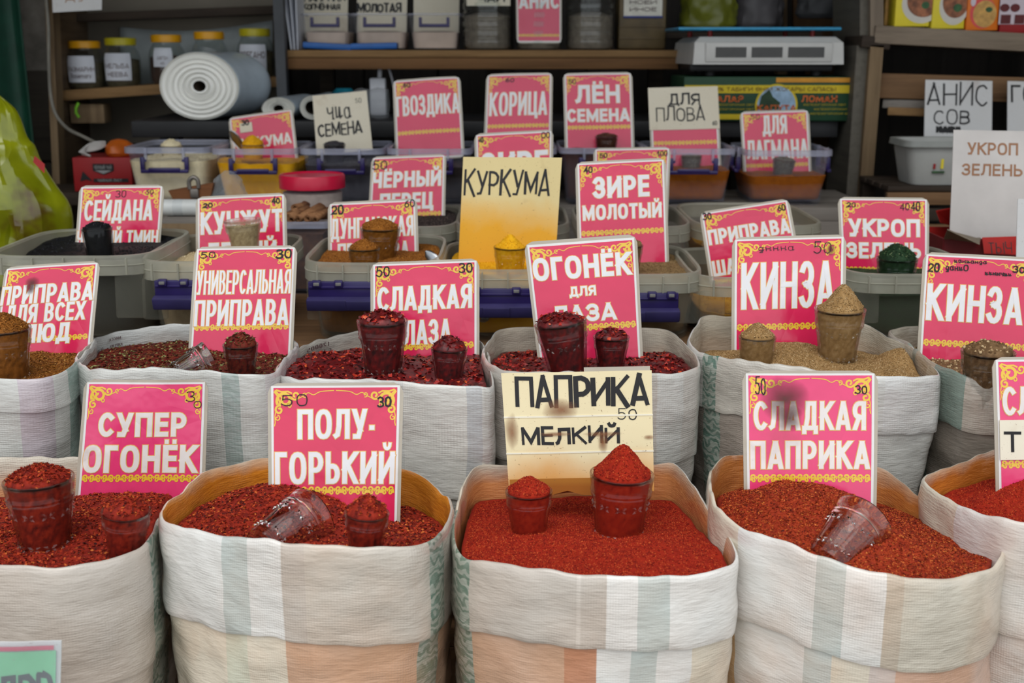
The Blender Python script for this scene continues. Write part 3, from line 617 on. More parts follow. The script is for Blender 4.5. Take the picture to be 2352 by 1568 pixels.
def fill_surface(name, sp, heap, area, label, cat='spice', depth=.03, nr=40, na=120, boost=1.0, group=None):
    k = SP_[sp]; mb, tint = MB(), []
    heap.mesh(mb, tint, nr, na, k['base'], depth)
    if k['kind'] == 'flake':
        n = int(area/(k['ln']*k['wd'])*1.6*k['n']*boost); flakes(mb, tint, heap.scatter(n), k['ln'], k['wd'])
    else:
        n = int(area/(k['rad']**2*4)*.9*k['n']*boost); grains(mb, tint, heap.scatter(min(n, 26000)), k['rad'])
    o = mb.build(name, k['mat'], None, loc=tuple(heap.c), tint=tint, sharp=None)
    return tag(o, label, cat, group, 'stuff')

# ------------------------------------------------------------------ builders: sacks, tubs, tumblers
WHITE, BEIGE, GREYW, GREEN, PALEG, CREAM, PINKW, BRICK = S(228, 226, 222), S(192, 182, 172), S(202, 202, 198), S(180, 186, 176), S(192, 200, 196), S(222, 211, 192), S(208, 192, 184), S(200, 158, 130)
HEAPS = {}
def sack(key, rim_px, label, bands, spice_id, fill_label, fill_name, body=None, cuff=.09, drop=.36, zf=-.03, slope=.12, mounds=(), stain=0.0, liner=S(206, 196, 178), lstain=.75, lcol=(.66, .22, .03, 1), seed=1, amp=.004, mat_tone=1.0, prints=(), ldeep=.016):
    R3 = [at(*p) for p in rim_px]; dense = catmull(R3, 12); c = sum(R3, Vector())/len(R3)
    xs, ys = [p.x for p in dense], [p.y for p in dense]; c.x, c.y = (min(xs)+max(xs))/2, (min(ys)+max(ys))/2
    ang = np.array([math.atan2(p.y-c.y, p.x-c.x) for p in dense]); rad = np.array([math.hypot(p.x-c.x, p.y-c.y) for p in dense]); zz = np.array([p.z for p in dense])
    o = np.argsort(ang); ang, rad, zz = ang[o], rad[o], zz[o]
    A = np.concatenate([ang-2*math.pi, ang, ang+2*math.pi]); Rr, Z = np.tile(rad, 3), np.tile(zz, 3)
    rf = lambda a: float(np.interp(a, A, Rr)); zfn = lambda a: float(np.interp(a, A, Z)); zm = float(zz.mean()); rm = float(rad.mean())
    drop = zm-(.4302 if c.y < 1.45 else .5502); per = 2*math.pi*rm; root = thing('spice_sack', label, 'sack', (c.x, c.y, zm-drop), 'woven sacks of spice')
    N = 176; th = [math.radians(90+360*i/N) for i in range(N+1)]; wrap = lambda a: (a+math.pi) % (2*math.pi)-math.pi
    front = [(i, proj((c.x+rf(wrap(th[i]))*math.cos(th[i]), c.y+rf(wrap(th[i]))*math.sin(th[i]), zfn(wrap(th[i]))))[0]) for i in range(N) if math.sin(th[i]) < .25]
    def u_of(px): return min(front, key=lambda q: abs(q[1]-px))[0]/N
    def stops(bl):
        st, og = [(0.0, bl[0][1])], [(0.0, (0, 0, 0, 1))]
        for i, b in enumerate(bl[1:]):
            u = u_of(b[0]); st.append((u, b[1])); q = b[2] if len(b) > 2 else 0; og.append((u, (q, q, q, 1)))
        u = .9; st.append((.93, bl[0][1])); og.append((.93, (0, 0, 0, 1))); return sorted(st, key=lambda q: q[0]), sorted(og, key=lambda q: q[0])
    tone = lambda bl: [(b[0], tuple(x*mat_tone for x in b[1][:3])+(1,))+tuple(b[2:]) for b in bl]
    st, og = stops(tone(bands)); m_c = sack_mat(key+'_cuff_cloth', st, og, (per, 1), stain*.6, seed=seed)
    st, og = stops(tone(body or bands)); m_b = sack_mat(key+'_body_cloth', st, og, (per, 1), stain, seed=seed+3)
    m_l = sack_mat(key+'_lining_cloth', [(0, liner)], [(0, (0, 0, 0, 1))], (per, 1), lstain, lcol, seed=seed+5, deep=ldeep)
    def ring(dr, dz, k=1.0, wr=0.0, mixm=0.0):
        out = []
        for i in range(N+1):
            a = wrap(th[i]); r = rf(a)*(1-mixm)+(.55*rf(a)+.45*rm)*mixm; z = zfn(a)*(1-mixm)+zm*mixm; r = r*k+dr
            if wr:
                q = (math.cos(a)*3.2, math.sin(a)*3.2, (z+dz)*26+seed*5); q2 = (math.cos(a)*5+(z+dz)*22, math.sin(a)*5, (z+dz)*30+seed)
                r += wr*(noise.noise(q)+.45*noise.noise(q2)+.6*noise.noise((math.cos(a)*2, math.sin(a)*2, seed*3.3)))
            zo = .004*noise.noise((math.cos(a)*6, math.sin(a)*6, seed*2.1+.3))
            out.append(Vector((c.x+r*math.cos(a), c.y+r*math.sin(a), z+dz+zo)))
        return out
    def uvs(v): return [(i/N, v) for i in range(N+1)]
    # folded cuff with lining
    mb = MB(); inner = [ring(-.016, -.15, .985, .001), ring(-.008, -.10, .99, .002), ring(-.0055, -.06, 1, .002), ring(-.004, -.03, 1, .002), ring(-.0028, -.010, 1, .001), ring(-.0018, -.001, 1, .001)]
    outer = [ring(-.0008, .0010, 1, .001), ring(.0010, .0008, 1, .001), ring(.0026, -.0010, 1, .001), ring(.0036, -.007, 1, .0015)]
    ds = [.02, .035, .05, .065, .08, .095, .11, .125, .14, .155, .17]; ds = [d for d in ds if d < cuff-.006]+[cuff-.006, cuff]
    hemz = .012
    for d in ds: outer.append(ring(.0040+.0012*min(1, d/.06), -d, 1-.12*d, .003))
    outer.append(ring(.0048, -cuff-.0008, 1-.12*cuff, .003)); outer.append(ring(.0025, -cuff+.002, 1-.12*cuff, .003))
    mb.loft(inner+outer[:1], 1, False); mb.loft(outer, 0, False)
    vv = [-.15, -.1, -.06, -.03, -.01, -.002]+[0.0]; uv = sum([uvs(v) for v in vv], []); vo = [0, .002, .005, .01]+ds+[cuff+.002, cuff+.004]; uv += sum([uvs(v) for v in vo], [])
    mb.build('folded_cuff', [m_c, m_l], root, uv=uv, sharp=60)
    mb = MB(); rows, vv = [], []
    for d in [cuff-.012, cuff+.002, cuff+.015]+[cuff+.03+.014*i for i in range(20)]:
        if d > drop-.02: break
        t = (d-cuff)/max(.05, drop-cuff); k = 1-.12*cuff + .008*math.sin(math.pi*min(1, t*1.6))-.06*t*t-.12*t
        rows.append(ring(.0020, -d, k, .003+.0035*min(1, t*3), min(1, max(0, t*1.5)))); vv.append(d)
    rows.append(ring(.0, -drop+.018, .80, .002, 1)); vv.append(drop); rows.append(ring(-.03, -drop, .79, 0, 1)); vv.append(drop+.02)
    mb.loft(rows, 0, False); mb.add(rows[-1][:-1], [tuple(range(N))]); uv = sum([uvs(v) for v in vv], [])+uvs(drop+.03)[:-1]
    mb.build('sack_body', m_b, root, uv=uv, sharp=60)
    md = [(at(u, v, Y).x, at(u, v, Y).y, h, r) for (u, v, Y, h, r) in mounds]
    H = Heap((c.x, c.y, zm+zf), lambda a: rf(wrap(a))-.0092, zm+zf, slope, md, lambda a: zfn(wrap(a))-.007, amp, rm); HEAPS[key] = H
    bk = sorted([(proj((c.x+rf(wrap(t))*math.cos(t), c.y+rf(wrap(t))*math.sin(t), zfn(wrap(t))-.02))[0], t) for t in [math.radians(60+1.0*q) for q in range(0, 140)]])
    if prints:
        bp, bt = [q[0] for q in bk], [q[1] for q in bk]; mk = MB()
        for (x0, x1, d0, d1, tx, mt) in prints:
            pl = bold_text(tx, 1, 1, .16) if tx else [[(i/8, 0), ((i+1)/8, 0), ((i+1)/8, 1), (i/8, 1)] for i in range(8)]
            for p in pl:
                vs = []
                for x, y in p:
                    t = float(np.interp(x0+(x1-x0)*((1-x) if tx else x), bp, bt)); d = d0+(d1-d0)*(1-y); r = rf(wrap(t))-.0062-.02*d; vs.append(Vector((c.x+r*math.cos(t), c.y+r*math.sin(t), zfn(wrap(t))-d)))
                mk.add(vs, [tuple(range(len(vs)))])
        mk.build('lining_print', MT['greyink'] if prints[0][4] else MT['greenprint'], root, False)
    fill_surface(fill_name, spice_id, H, math.pi*rm*rm, fill_label, depth=.02, nr=46, na=132)
    return root

def tumbler_profile(D, h, big):
    R = D/2
    return [(R*.62, 0), (R*.67, h*.012), (R*.69, h*.05), (R*.72, h*.12), (R*.80, h*.40), (R*.87, h*.62), (R*.90, h*.69), (R*.935, h*.715), (R*.935, h*.735), (R*.915, h*.75), (R*.95, h*.765), (R*.95, h*.785), (R*.93, h*.80), (R*.965, h*.9), (R*.995, h*.985), (R*.985, h), (R*.955, h*.995)]
def axis_matrix(ax):
    z = Vector(ax).normalized(); x = Vector((1, 0, 0)); x = (x-z*x.dot(z)).normalized(); y = z.cross(x)
    return Matrix((x, y, z)).transposed()
def tumbler_body(root, base, M, D, h, big, mat, inner_bottom=.09, plain=False, filled=False):
    R = D/2; nf = 10 if big else 8
    pr = tumbler_profile(D, h, big) if not plain else [(R*.80, 0), (R*.84, h*.02), (R*.88, h*.3), (R*.94, h*.7), (R, h*.99), (R*.99, h), (R*.96, h*.995)]
    def mod(a, z):
        t = z/h
        if plain or t > .70 or t < .03: return 1.0
        q = abs(math.sin(nf*a/2+.35)); e = min(1, (t-.03)/.12, (.70-t)/.06)
        return 1-(.045 if filled else .03)*e*(1-math.exp(-(q/.30)**2))
    mb = MB(); mb.lathe(pr, base, 160, M, 0, True, False, mod)
    inn = [(R*.94, h*.985), (R*.89, h*.78), (R*.82, h*.6), (R*.68, h*.18), (R*.58, h*inner_bottom), (R*.3, h*(inner_bottom-.02))] if not plain else [(R*.95, h*.98), (R*.87, h*.5), (R*.78, h*.08), (R*.4, h*.06)]
    if filled: mb.lathe([inn[0], (R*.93, h*.94), (R*.5, h*.94)], base, 48, M, 0, False, True)
    else: mb.lathe(inn, base, 48, M, 0, False, True)
    # bridge lip
    n0 = len(pr)-1; mb.lathe([pr[-1], (inn[0][0], pr[-1][1])], base, 160, M); mb.lathe([(inn[0][0], pr[-1][1]), inn[0]], base, 48, M)
    mb.build('glass_wall', mat, root, sharp=50)
    if big:
        st = MB()
        for i in range(nf):
            a0 = (i+.5)*2*math.pi/nf-.07
            for zc, rr in ((.60, .875), (.17, .745)):
                for q in range(4):
                    w = math.radians(45+90*q if False else (28, 152, 208, 332)[q]); L_ = R*.19
                    C_ = Vector((0, math.cos(w)*L_, math.sin(w)*L_)); N_ = Vector((0, -math.sin(w), math.cos(w)))*R*.055
                    vs = [C_*.12, C_*.6+N_+Vector((R*.004, 0, 0)), C_*1.15, C_*.6-N_+Vector((R*.004, 0, 0)), C_*.6+Vector((R*.06, 0, 0))]
                    rot = Matrix.Rotation(a0, 3, 'Z'); vs = [Vector(base)+M @ (rot @ (v+Vector((R*rr*.975, 0, h*zc)))) for v in vs]
                    st.add(vs, [(0, 1, 4), (1, 2, 4), (2, 3, 4), (3, 0, 4)])
        tag(st.build('cut_star', MT['glass'] if filled else mat, root, smooth=False), kind='stuff')
def tumbler(sp, rim, w_px, heap, big, label, fill_label, fill_name, mound=.02, tilt=(0, 0), sink=.014, mat='glass', Y=None, ratio=None, peak=(0, 0), plain=False, mr=.62, level=.97, zbase=None):
    ax = Vector((math.sin(math.radians(tilt[0])), math.sin(math.radians(tilt[1])), math.cos(math.radians(max(abs(tilt[0]), abs(tilt[1])))))).normalized(); M = axis_matrix(ax)
    ratio = ratio or (1.16 if big else 1.10)
    def place(Yq):
        P = at(rim[0], rim[1], Yq); D = w_px*px_m(P); h = D*ratio; return P-ax*h, D, h
    if Y is None:
        lo, hi = heap.c.y-heap.R*1.1, heap.c.y+heap.R*1.1
        for _ in range(40):
            m_ = (lo+hi)/2; B, D, h = place(m_)
            if heap.z(B.x, B.y)-B.z < sink: lo = m_
            else: hi = m_
        Y = (lo+hi)/2
    B, D, h = place(Y); R = D/2
    root = thing('tumbler', label, 'glass', B, 'measuring tumblers'); tumbler_body(root, B, M, D, h, big, MT[mat.replace('glass', 'fill_glass')], plain=plain, filled=True)
    k = SP_[sp]; mb, tint = MB(), []; zt = h*level
    rin = lambda z: R*np.interp(z/h, [.09, .18, .6, .78, 1], [.52, .60, .745, .82, .89]) if not plain else R*np.interp(z/h, [.07, .5, 1], [.72, .80, .89])
    H2 = Heap((0, 0, zt), lambda a: rin(zt), zt, 0, [(peak[0]*R, peak[1]*R, mound, R*mr)], lambda a: zt+.002, k.get('ln', .003)*.4, R, 120)
    prof = [(rin(h*(.1+.87*i/14*level)), h*(.1+.87*i/14*level)) for i in range(15)]
    rings = mb; b0 = len(mb.v); mb.lathe(prof, (0, 0, 0), 56, None, 0, True, False)
    tint += [k['base']+.45*noise.noise((v[0]*230, v[1]*230, v[2]*230)) for v in mb.v[b0:]]
    H2.mesh(mb, tint, 16, 56, k['base'], .002)
    area = math.pi*R*R
    if k['kind'] == 'flake':
        flakes(mb, tint, H2.scatter(int(area/(k['ln']*k['wd'])*2.2*k['n']), 1.02), k['ln'], k['wd'], 1.0, .5)
    else: grains(mb, tint, H2.scatter(int(min(4500, area/(k['rad']**2*4)*1.2*k['n'])), .99), k['rad'])
    mb.v = [tuple(B + M @ Vector(v)) for v in mb.v]
    f = mb.build(fill_name, k['mat'], None, loc=tuple(B+ax*h*.1), tint=tint, sharp=None); tag(f, fill_label, 'spice', None, 'stuff')
    return root, B, h, R
def empty_tumbler(base_px, mouth_px, bY, mY, D, label, big=True):
    a, b = at(base_px[0], base_px[1], bY), at(mouth_px[0], mouth_px[1], mY); ax = (b-a); h = ax.length
    root = thing('tumbler', label, 'glass', a, 'measuring tumblers'); tumbler_body(root, a, axis_matrix(ax), D, h, big, MT['solid'] if True else 0, .12); return root

def srect(a, b, n): return lambda t, k=1.0: k*(abs(math.cos(t)/a)**n+abs(math.sin(t)/b)**n)**(-1.0/n)
def tub(uL, uR, v, Yf, depth, zb, sp, label, fill_label, fill_name, key, level=.035, slope=0.0, mounds=(), latch=None, style='frost', boost=.3, handle=None, yaw=0.0, amp=.003, lev_fill=True, group='frosted storage tubs', taper=.86, rib=True):
    A_, B_ = at(uL, v, Yf), at(uR, v, Yf); zr = (A_.z+B_.z)/2; w = B_.x-A_.x; c = Vector(((A_.x+B_.x)/2, Yf+depth/2, zb)); n = 5 if style == 'frost' else 9
    r0 = srect(w/2/1.03, depth/2/1.03, n); root = thing('storage_tub' if style == 'frost' else 'clear_storage_box', label, 'container', c, group)
    N = 96; Rz = Matrix.Rotation(yaw, 3, 'Z'); hgt = zr-zb
    ring = lambda k, z: [c+Rz @ Vector((r0(2*math.pi*i/N, k)*math.cos(2*math.pi*i/N), r0(2*math.pi*i/N, k)*math.sin(2*math.pi*i/N), z-zb)) for i in range(N)]
    mb = MB(); sk = .03 if style == 'frost' else .012
    mb.loft([ring(taper-.03, zb), ring(taper, zb+.006), ring(.5*taper+.47, zb+hgt*.5), ring(.945, zr-sk-.004), ring(.985, zr-sk*.8), ring(.985, zr-.002)], 0, True, True)
    mb.loft([ring(.97, zr-.002), ring(.93, zr-sk-.006), ring(taper-.02, zb+.008)], 0, True, False, True)
    if style == 'frost':   # moulded step panels at the corners of the front
        for sx in (-1, 1): mb.box(c+Rz @ Vector((sx*w*.36, -depth/2*.945, hgt*.55)), (w*.17, .012, hgt*.5), Rz @ Matrix.Rotation(-.09, 3, 'X'), 0, .004)
    mb.build('tub_body', MT['frost' if style == 'frost' else 'clear'], root, sharp=50)
    mb = MB(); mb.loft([ring(.965, zr-.003), ring(.975, zr+.001), ring(1.015, zr+.001), ring(1.022, zr-.003), ring(1.03 if style == 'frost' else 1.02, zr-sk), ring(1.015, zr-sk), ring(1.005, zr-.006)], 0, True)
    if style == 'frost':
        mb.loft([ring(1.022, zr-.013), ring(1.034, zr-.0145), ring(1.024, zr-.016)], 0, True)
    mb.build('rim_flange', MT['frost_rim' if style == 'frost' else 'clear_rim'], root, sharp=50)
    if style == 'frost' and rib:
        for i in range(5):
            q = MB(); q.box(c+Rz @ Vector((w*(-.36+.18*i), -depth/2*1.004, hgt-.015)), (.0025, .006, .026), Rz); q.build('rim_rib', MT['frost_rim'], root)
    fy = -depth/2*1.0
    if latch:
        l0, l1 = ((at(p, v, Yf).x) for p in latch); lw = l1-l0; lc = (l0+l1)/2-c.x
        q = MB(); q.box(c+Vector((lc, fy+.001, hgt-.044)), (lw, .010, .032), None, 0, .002); q.box(c+Vector((lc, fy-.004, hgt-.037)), (lw*.98, .004, .004), None, 0, .001); la = q.build('latch', MT['purple'], root)
        q = MB(); q.box(c+Vector((lc, fy-.010, hgt-.062)), (lw*1.02, .016, .020), Matrix.Rotation(.25, 3, 'X'), 0, .003); q.build('latch_flap', MT['purple_dull'], la)
        q = MB(); q.box(c+Vector((lc, fy-.0175, hgt-.063)), (lw*.30, .006, .017), Matrix.Rotation(.25, 3, 'X'), 0, .002); q.build('thumb_grip', MT['purple_dull'], la)
        for f_ in (-.42, -.22, .22, .42):
            q = MB(); q.box(c+Vector((lc+lw*f_, fy-.004, hgt-.031)), (.014, .010, .011), None, 0, .0015); q.build('hinge_lug', MT['purple'], la)
            q = MB(); q.box(c+Vector((lc+lw*f_, fy-.0095, hgt-.031)), (.009, .003, .005), None, 0, .001); q.build('hinge_window', MT['frost_rim'], la)
    if handle:
        def u_handle(M_, wh, off):
            T = lambda x, y, z: c+Rz @ (M_ @ Vector((x, y-off, z)))
            q = MB(); e = wh/2
            q.box(T(-e, -.006, hgt-.034), (.010, .010, .030), Rz @ M_, 0, .002); q.box(T(e, -.006, hgt-.034), (.010, .010, .030), Rz @ M_, 0, .002)
            q.box(T(0, -.009, hgt-.050), (wh+.008, .010, .008), Rz @ M_, 0, .002); q.box(T(0, -.012, hgt-.046), (wh*.72, .008, .008), Rz @ M_, 0, .002)
            q.build('carry_handle', MT['purple'], root)
            for s_ in (-1, 1):
                q = MB(); q.box(T(s_*e*.86, -.004, hgt-.012), (.006, .008, .026), Rz @ M_, 0, .001); q.build('handle_clip', MT['clear_rim'], root)
                q = MB(); q.lathe([(.003, -.002), (.003, .002)], T(s_*e*.86, -.009, hgt-.027), 10, Rz @ M_ @ Matrix.Rotation(math.pi/2, 3, 'X'), 0, True, True); q.build('handle_pin', MT['purple'], root)
        if handle == 'front': u_handle(Matrix.Identity(3), w*.50, depth/2*.965)
        else:
            for s_ in (-1, 1): u_handle(Matrix.Rotation(s_*math.pi/2, 3, 'Z'), depth*.35, w/2*.965)
    if sp:
        md = [(at(u_, v_, Y_).x, at(u_, v_, Y_).y, h_, r_) for (u_, v_, Y_, h_, r_) in mounds]
        rfc = lambda t: r0(t-yaw, .922-.02*(level/.05)+(.022 if style == 'clear' else 0))
        Hp = Heap((c.x, c.y, zr-level), rfc, zr-level, slope, md, lambda a: zr-.006, amp, min(w, depth)/2); Hp.R = depth/2; HEAPS[key] = Hp
        k = SP_[sp]; mb, tint = MB(), []; Hp.mesh(mb, tint, 30, 88, k['base'], .001); b0 = len(mb.v)
        top = [Vector((c.x+rfc(2*math.pi*i/88)*math.cos(2*math.pi*i/88), c.y+rfc(2*math.pi*i/88)*math.sin(2*math.pi*i/88), 0)) for i in range(88)]
        rings = []
        for j in range(7):
            t = j/6; kk = 1-(1-(taper-.045)/.92)*t; rings.append([Vector((c.x+(p.x-c.x)*kk, c.y+(p.y-c.y)*kk, (Hp.z(p.x, p.y)-.0005)*(1-t)+(zb+.012)*t)) for p in top])
        mb.loft(rings, 0, True, False, True); tint += [k['base']+.3*noise.noise((q[0]*170, q[1]*170, q[2]*170)) for q in mb.v[b0:]]
        area = w*depth*.85
        if k['kind'] == 'flake': flakes(mb, tint, Hp.scatter(int(area/(k['ln']*k['wd'])*1.5*k['n']*boost)), k['ln'], k['wd'])
        else: grains(mb, tint, Hp.scatter(int(min(14000, area/(k['rad']**2*4)*k['n']*boost))), k['rad'])
        f = mb.build(fill_name, k['mat'], None, loc=(c.x, c.y, zb+.012), tint=tint, sharp=None); tag(f, fill_label, 'spice', None, 'stuff')
    return root, c, zr, w

# ================================================================== LARGE STRUCTURE
WD_DARK = wood('dark_planks', S(40, 32, 26), S(66, 54, 44)); WD_BROWN = wood('brown_planks', S(92, 66, 44), S(138, 104, 72)); WD_SHELF = wood('shelf_wood', S(112, 82, 48), S(158, 122, 80))
WD_POST = wood('post_wood', S(96, 76, 54), S(146, 122, 92), 'z'); WD_GREY = wood('grey_board', S(96, 90, 84), S(150, 142, 134)); WD_BACK = wood('back_boards', S(34, 30, 28), S(58, 52, 48), 'z'); WD_DEPTH = wood('side_board', S(70, 56, 42), S(112, 92, 70), 'y')
def struct(name, boxes, mat):
    mb = MB()
    for c, d in boxes: mb.box(c, d)
    return tag(mb.build(name, mat, None, False), kind='structure')
struct('floor', [((0, -0.5, -.02), (9, 10, .04))], mottled('concrete_floor', S(120, 114, 106), .85, .25, 6))
wall = thing('wall_back', None, None, (0, 4.05, 0)); tag(wall, kind='structure')
for i in range(22):
    q = MB(); q.box((-2.52+.24*i, 4.06+.004*(i % 3), 1.3), (.232, .03, 2.6)); q.build('plank', WD_BACK, wall, False)
q = MB(); q.box((0, 4.10, 1.3), (5.3, .02, 2.6)); q.build('backing_board', WD_BACK, wall, False)
struct('wall_left', [((-2.3, 2.6, 1.31), (.06, 3.0, 2.6))], mottled('rough_plaster', S(120, 114, 106), .9, .35, 12, .2, .6, 40))
struct('wall_right', [((2.4, 2.6, 1.31), (.06, 3.0, 2.6))], WD_BACK)
struct('ceiling', [((0, 2.95, 2.62), (5.0, 2.6, .05))], WD_DARK)
# stepped stall benches, plank by plank
def bench(name, x0, x1, y0, y1, z, mat, label, apron=True, n=3, t=.03):
    root = thing(name, label, 'bench', ((x0+x1)/2, (y0+y1)/2, 0)); d = (y1-y0)/n
    for i in range(n):
        q = MB(); q.box(((x0+x1)/2, y0+d*(i+.5), z-t/2), (x1-x0, d-.006, t), None, 0, .003); q.build('plank', mat, root)
    if apron: q = MB(); q.box(((x0+x1)/2, y0+.012, z-t-.045), (x1-x0, .02, .09)); q.build('apron_board', mat, root, False)
    for x in (x0+.06, (x0+x1)/2, x1-.06):
        for y in (y0+.05, y1-.05):
            q = MB(); q.box((x, y, (z-t)/2), (.05, .05, z-t)); q.build('leg', mat, root, False)
bench('lower_bench', -1.5, 1.6, .98, 1.475, .43, WD_BROWN, 'low plank bench under the front row of red spice sacks')
bench('middle_bench', -1.5, 1.6, 1.49, 1.86, .55, WD_BROWN, 'plank bench under the second row of sacks')
bench('tub_table', -1.6, 1.7, 1.88, 2.66, .84, WD_BROWN, 'plank table under the frosted storage tubs', n=5)
bench('upper_bench', -.885, .80, 2.665, 3.02, .961, WD_GREY, 'grey plank bench under the clear boxes with purple handles')
# black ledge behind
led = thing('black_counter', 'long black counter the plastic rolls and green carton stand on', 'counter', (0, 3.25, 0))
q = MB(); z0 = at(600, 278, 3.05).z; LEDGE = z0; x0, x1 = at(300, 280, 3.05).x, at(1926, 280, 3.05).x
q.box(((x0+x1)/2, 3.25, z0-.02), (x1-x0, .40, .04), None, 0, .003); q.build('counter_top', mottled('black_board', S(40, 40, 42), .5, .2), led)
for x in (x0+.03, 0, x1-.03):
    q = MB(); q.box((x, 3.3, (z0-.04)/2), (.05, .05, z0-.04)); q.build('leg', mottled('black_board', S(40, 40, 42)), led, False)

# ================================================================== SACKS
G, Bg, Wh, Pg, Cr, Gw = GREEN, BEIGE, WHITE, PALEG, CREAM, GREYW
sack('sack_a', [(366, 1190, 1.30), (322, 1262, 1.20), (200, 1296, 1.15), (60, 1300, 1.14), (-100, 1290, 1.17), (-230, 1200, 1.30), (-190, 1105, 1.41), (-60, 1060, 1.465), (120, 1051, 1.475), (300, 1066, 1.475), (385, 1098, 1.46), (418, 1136, 1.42), (390, 1168, 1.36)],
     'woven sack of coarse chilli under the card СУПЕР ОГОНЁК super ogonyok, with a plain beige cuff', [(0, Bg), (-200, Bg), (336, G, 1), (366, Bg)], 'chilli', 'crushed red chilli filling the sack with the super ogonyok card', 'crushed_chilli',
     cuff=.135, zf=-0.026, slope=-0.1, mounds=[(300, 1150, 1.38, .028, .09), (20, 1120, 1.38, .01, .09)], stain=.15, seed=1)
sack('sack_b', [(395, 1207, 1.22), (560, 1235, 1.16), (700, 1249, 1.14), (840, 1256, 1.14), (960, 1252, 1.16), (1018, 1220, 1.23), (1036, 1165, 1.31), (1010, 1130, 1.37), (940, 1083, 1.43), (780, 1055, 1.46), (613, 1056, 1.46), (483, 1081, 1.405), (418, 1133, 1.335), (374, 1172, 1.27)],
     'woven sack of coarse chilli under the card ПОЛУ-ГОРЬКИЙ polu-gorkiy, half white half beige with green edge', [(0, Cr), (300, Wh), (510, Pg), (566, Wh), (645, Bg), (690, S(212, 204, 194)), (695, S(198, 188, 176)), (975, G, 1), (1008, Bg)], 'chilli', 'crushed red chilli filling the sack with the polu-gorkiy card', 'crushed_chilli',
     body=[(0, Cr), (300, Cr), (505, S(206, 206, 186)), (560, Cr), (640, BRICK), (700, S(206, 164, 136)), (960, G, 1), (1006, BRICK)], cuff=.105, zf=-0.038, slope=-0.17, mounds=[(650, 1150, 1.36, .050, .10), (900, 1210, 1.24, .008, .05)], stain=.38, seed=2, lstain=1.0, ldeep=-.016, lcol=(.74, .26, .02, 1))
sack('sack_c', [(1053, 1271, 1.21), (1177, 1302, 1.16), (1316, 1316, 1.14), (1449, 1326, 1.13), (1593, 1322, 1.14), (1678, 1300, 1.17), (1684, 1258, 1.22), (1625, 1172, 1.33), (1561, 1076, 1.45), (1497, 1067, 1.47), (1330, 1065, 1.48), (1163, 1072, 1.47), (1086, 1078, 1.45), (1050, 1172, 1.32)],
     'woven sack of smooth bright paprika under the handwritten card ПАПРИКА МЕЛКИЙ paprika melkiy', [(0, Cr), (1050, G, 1), (1075, Bg), (1322, S(206, 196, 186)), (1326, Bg), (1332, S(206, 196, 186)), (1336, Bg), (1385, Wh), (1465, Pg), (1530, Wh)], 'paprika', 'fine bright orange red paprika filling the sack with the handwritten card', 'ground_paprika',
     body=[(0, PINKW), (1050, G, 1), (1075, BRICK), (1290, S(190, 128, 96)), (1368, Wh), (1440, Pg), (1500, Wh), (1600, Cr)], cuff=.078, zf=-0.026, slope=-0.09, mounds=[(1250, 1185, 1.30, .010, .07), (1520, 1200, 1.25, .008, .05)], stain=.22, seed=3, lstain=.85, ldeep=.006, amp=.0035)
sack('sack_d', [(1634, 1130, 1.33), (1655, 1175, 1.27), (1711, 1216, 1.22), (1777, 1240, 1.19), (1887, 1278, 1.15), (2026, 1316, 1.13), (2100, 1330, 1.13), (2175, 1332, 1.14), (2274, 1307, 1.18), (2296, 1245, 1.25), (2193, 1183, 1.34), (2097, 1130, 1.41), (2016, 1075, 1.47), (1850, 1050, 1.48), (1740, 1045, 1.48), (1672, 1049, 1.47), (1636, 1078, 1.42)],
     'woven sack of chilli under the card СЛАДКАЯ ПАПРИКА sladkaya paprika, rim sagging to one side', [(0, Cr), (1640, Cr), (1700, Wh), (1870, Pg), (1940, Wh), (2026, S(194, 180, 162)), (2075, S(204, 196, 180))], 'chilli_fine', 'orange red chilli heaped high in the sack with the sladkaya paprika card', 'ground_chilli',
     body=[(0, Cr), (1640, S(214, 176, 128)), (1700, Wh), (1860, Pg), (1930, Cr), (2010, PINKW), (2070, S(208, 168, 146))], cuff=.10, zf=-0.04, slope=-0.1, mounds=[(1825, 1185, 1.33, .066, .115), (2010, 1250, 1.26, .012, .06)], stain=.4, seed=4, lstain=.95, ldeep=.0)
sack('sack_e', [(2121, 1104, 1.38), (2193, 1154, 1.30), (2259, 1183, 1.25), (2352, 1202, 1.21), (2480, 1215, 1.19), (2640, 1200, 1.22), (2740, 1130, 1.34), (2680, 1060, 1.44), (2500, 1030, 1.48), (2350, 1030, 1.48), (2278, 1037, 1.47), (2180, 1075, 1.43)],
     'woven sack of paprika cut off at the picture edge, its card patched with white paper', [(0, Cr), (2125, Cr), (2200, Wh), (2300, Wh)], 'paprika', 'red paprika filling the sack beside the sladkaya paprika sack', 'ground_paprika',
     body=[(0, Cr), (2125, S(222, 190, 140)), (2260, Wh)], cuff=.13, zf=-0.045, slope=-0.05, mounds=[(2420, 1120, 1.36, .05, .10)], stain=.5, seed=5, lstain=1.0, ldeep=-.004)
sack('sack_f', [(-240, 800, 1.64), (-170, 850, 1.55), (-50, 866, 1.51), (73, 870, 1.50), (141, 856, 1.53), (178, 828, 1.59), (215, 778, 1.70), (150, 757, 1.77), (0, 752, 1.78), (-150, 760, 1.76), (-225, 775, 1.71)],
     'grey white sack of brown seasoning under the card ПРИПРАВА ДЛЯ ВСЕХ БЛЮД, with two folds', [(0, Gw), (-230, Gw), (38, S(192, 180, 188)), (120, Gw), (150, S(150, 172, 166), .4), (172, Gw)], 'curry', 'brown seasoning filling the sack with the card for all dishes', 'brown_seasoning', cuff=.042, zf=-0.022, slope=-0.03, mounds=[(60, 830, 1.66, .012, .09)], seed=6, lstain=.5, mat_tone=.92)
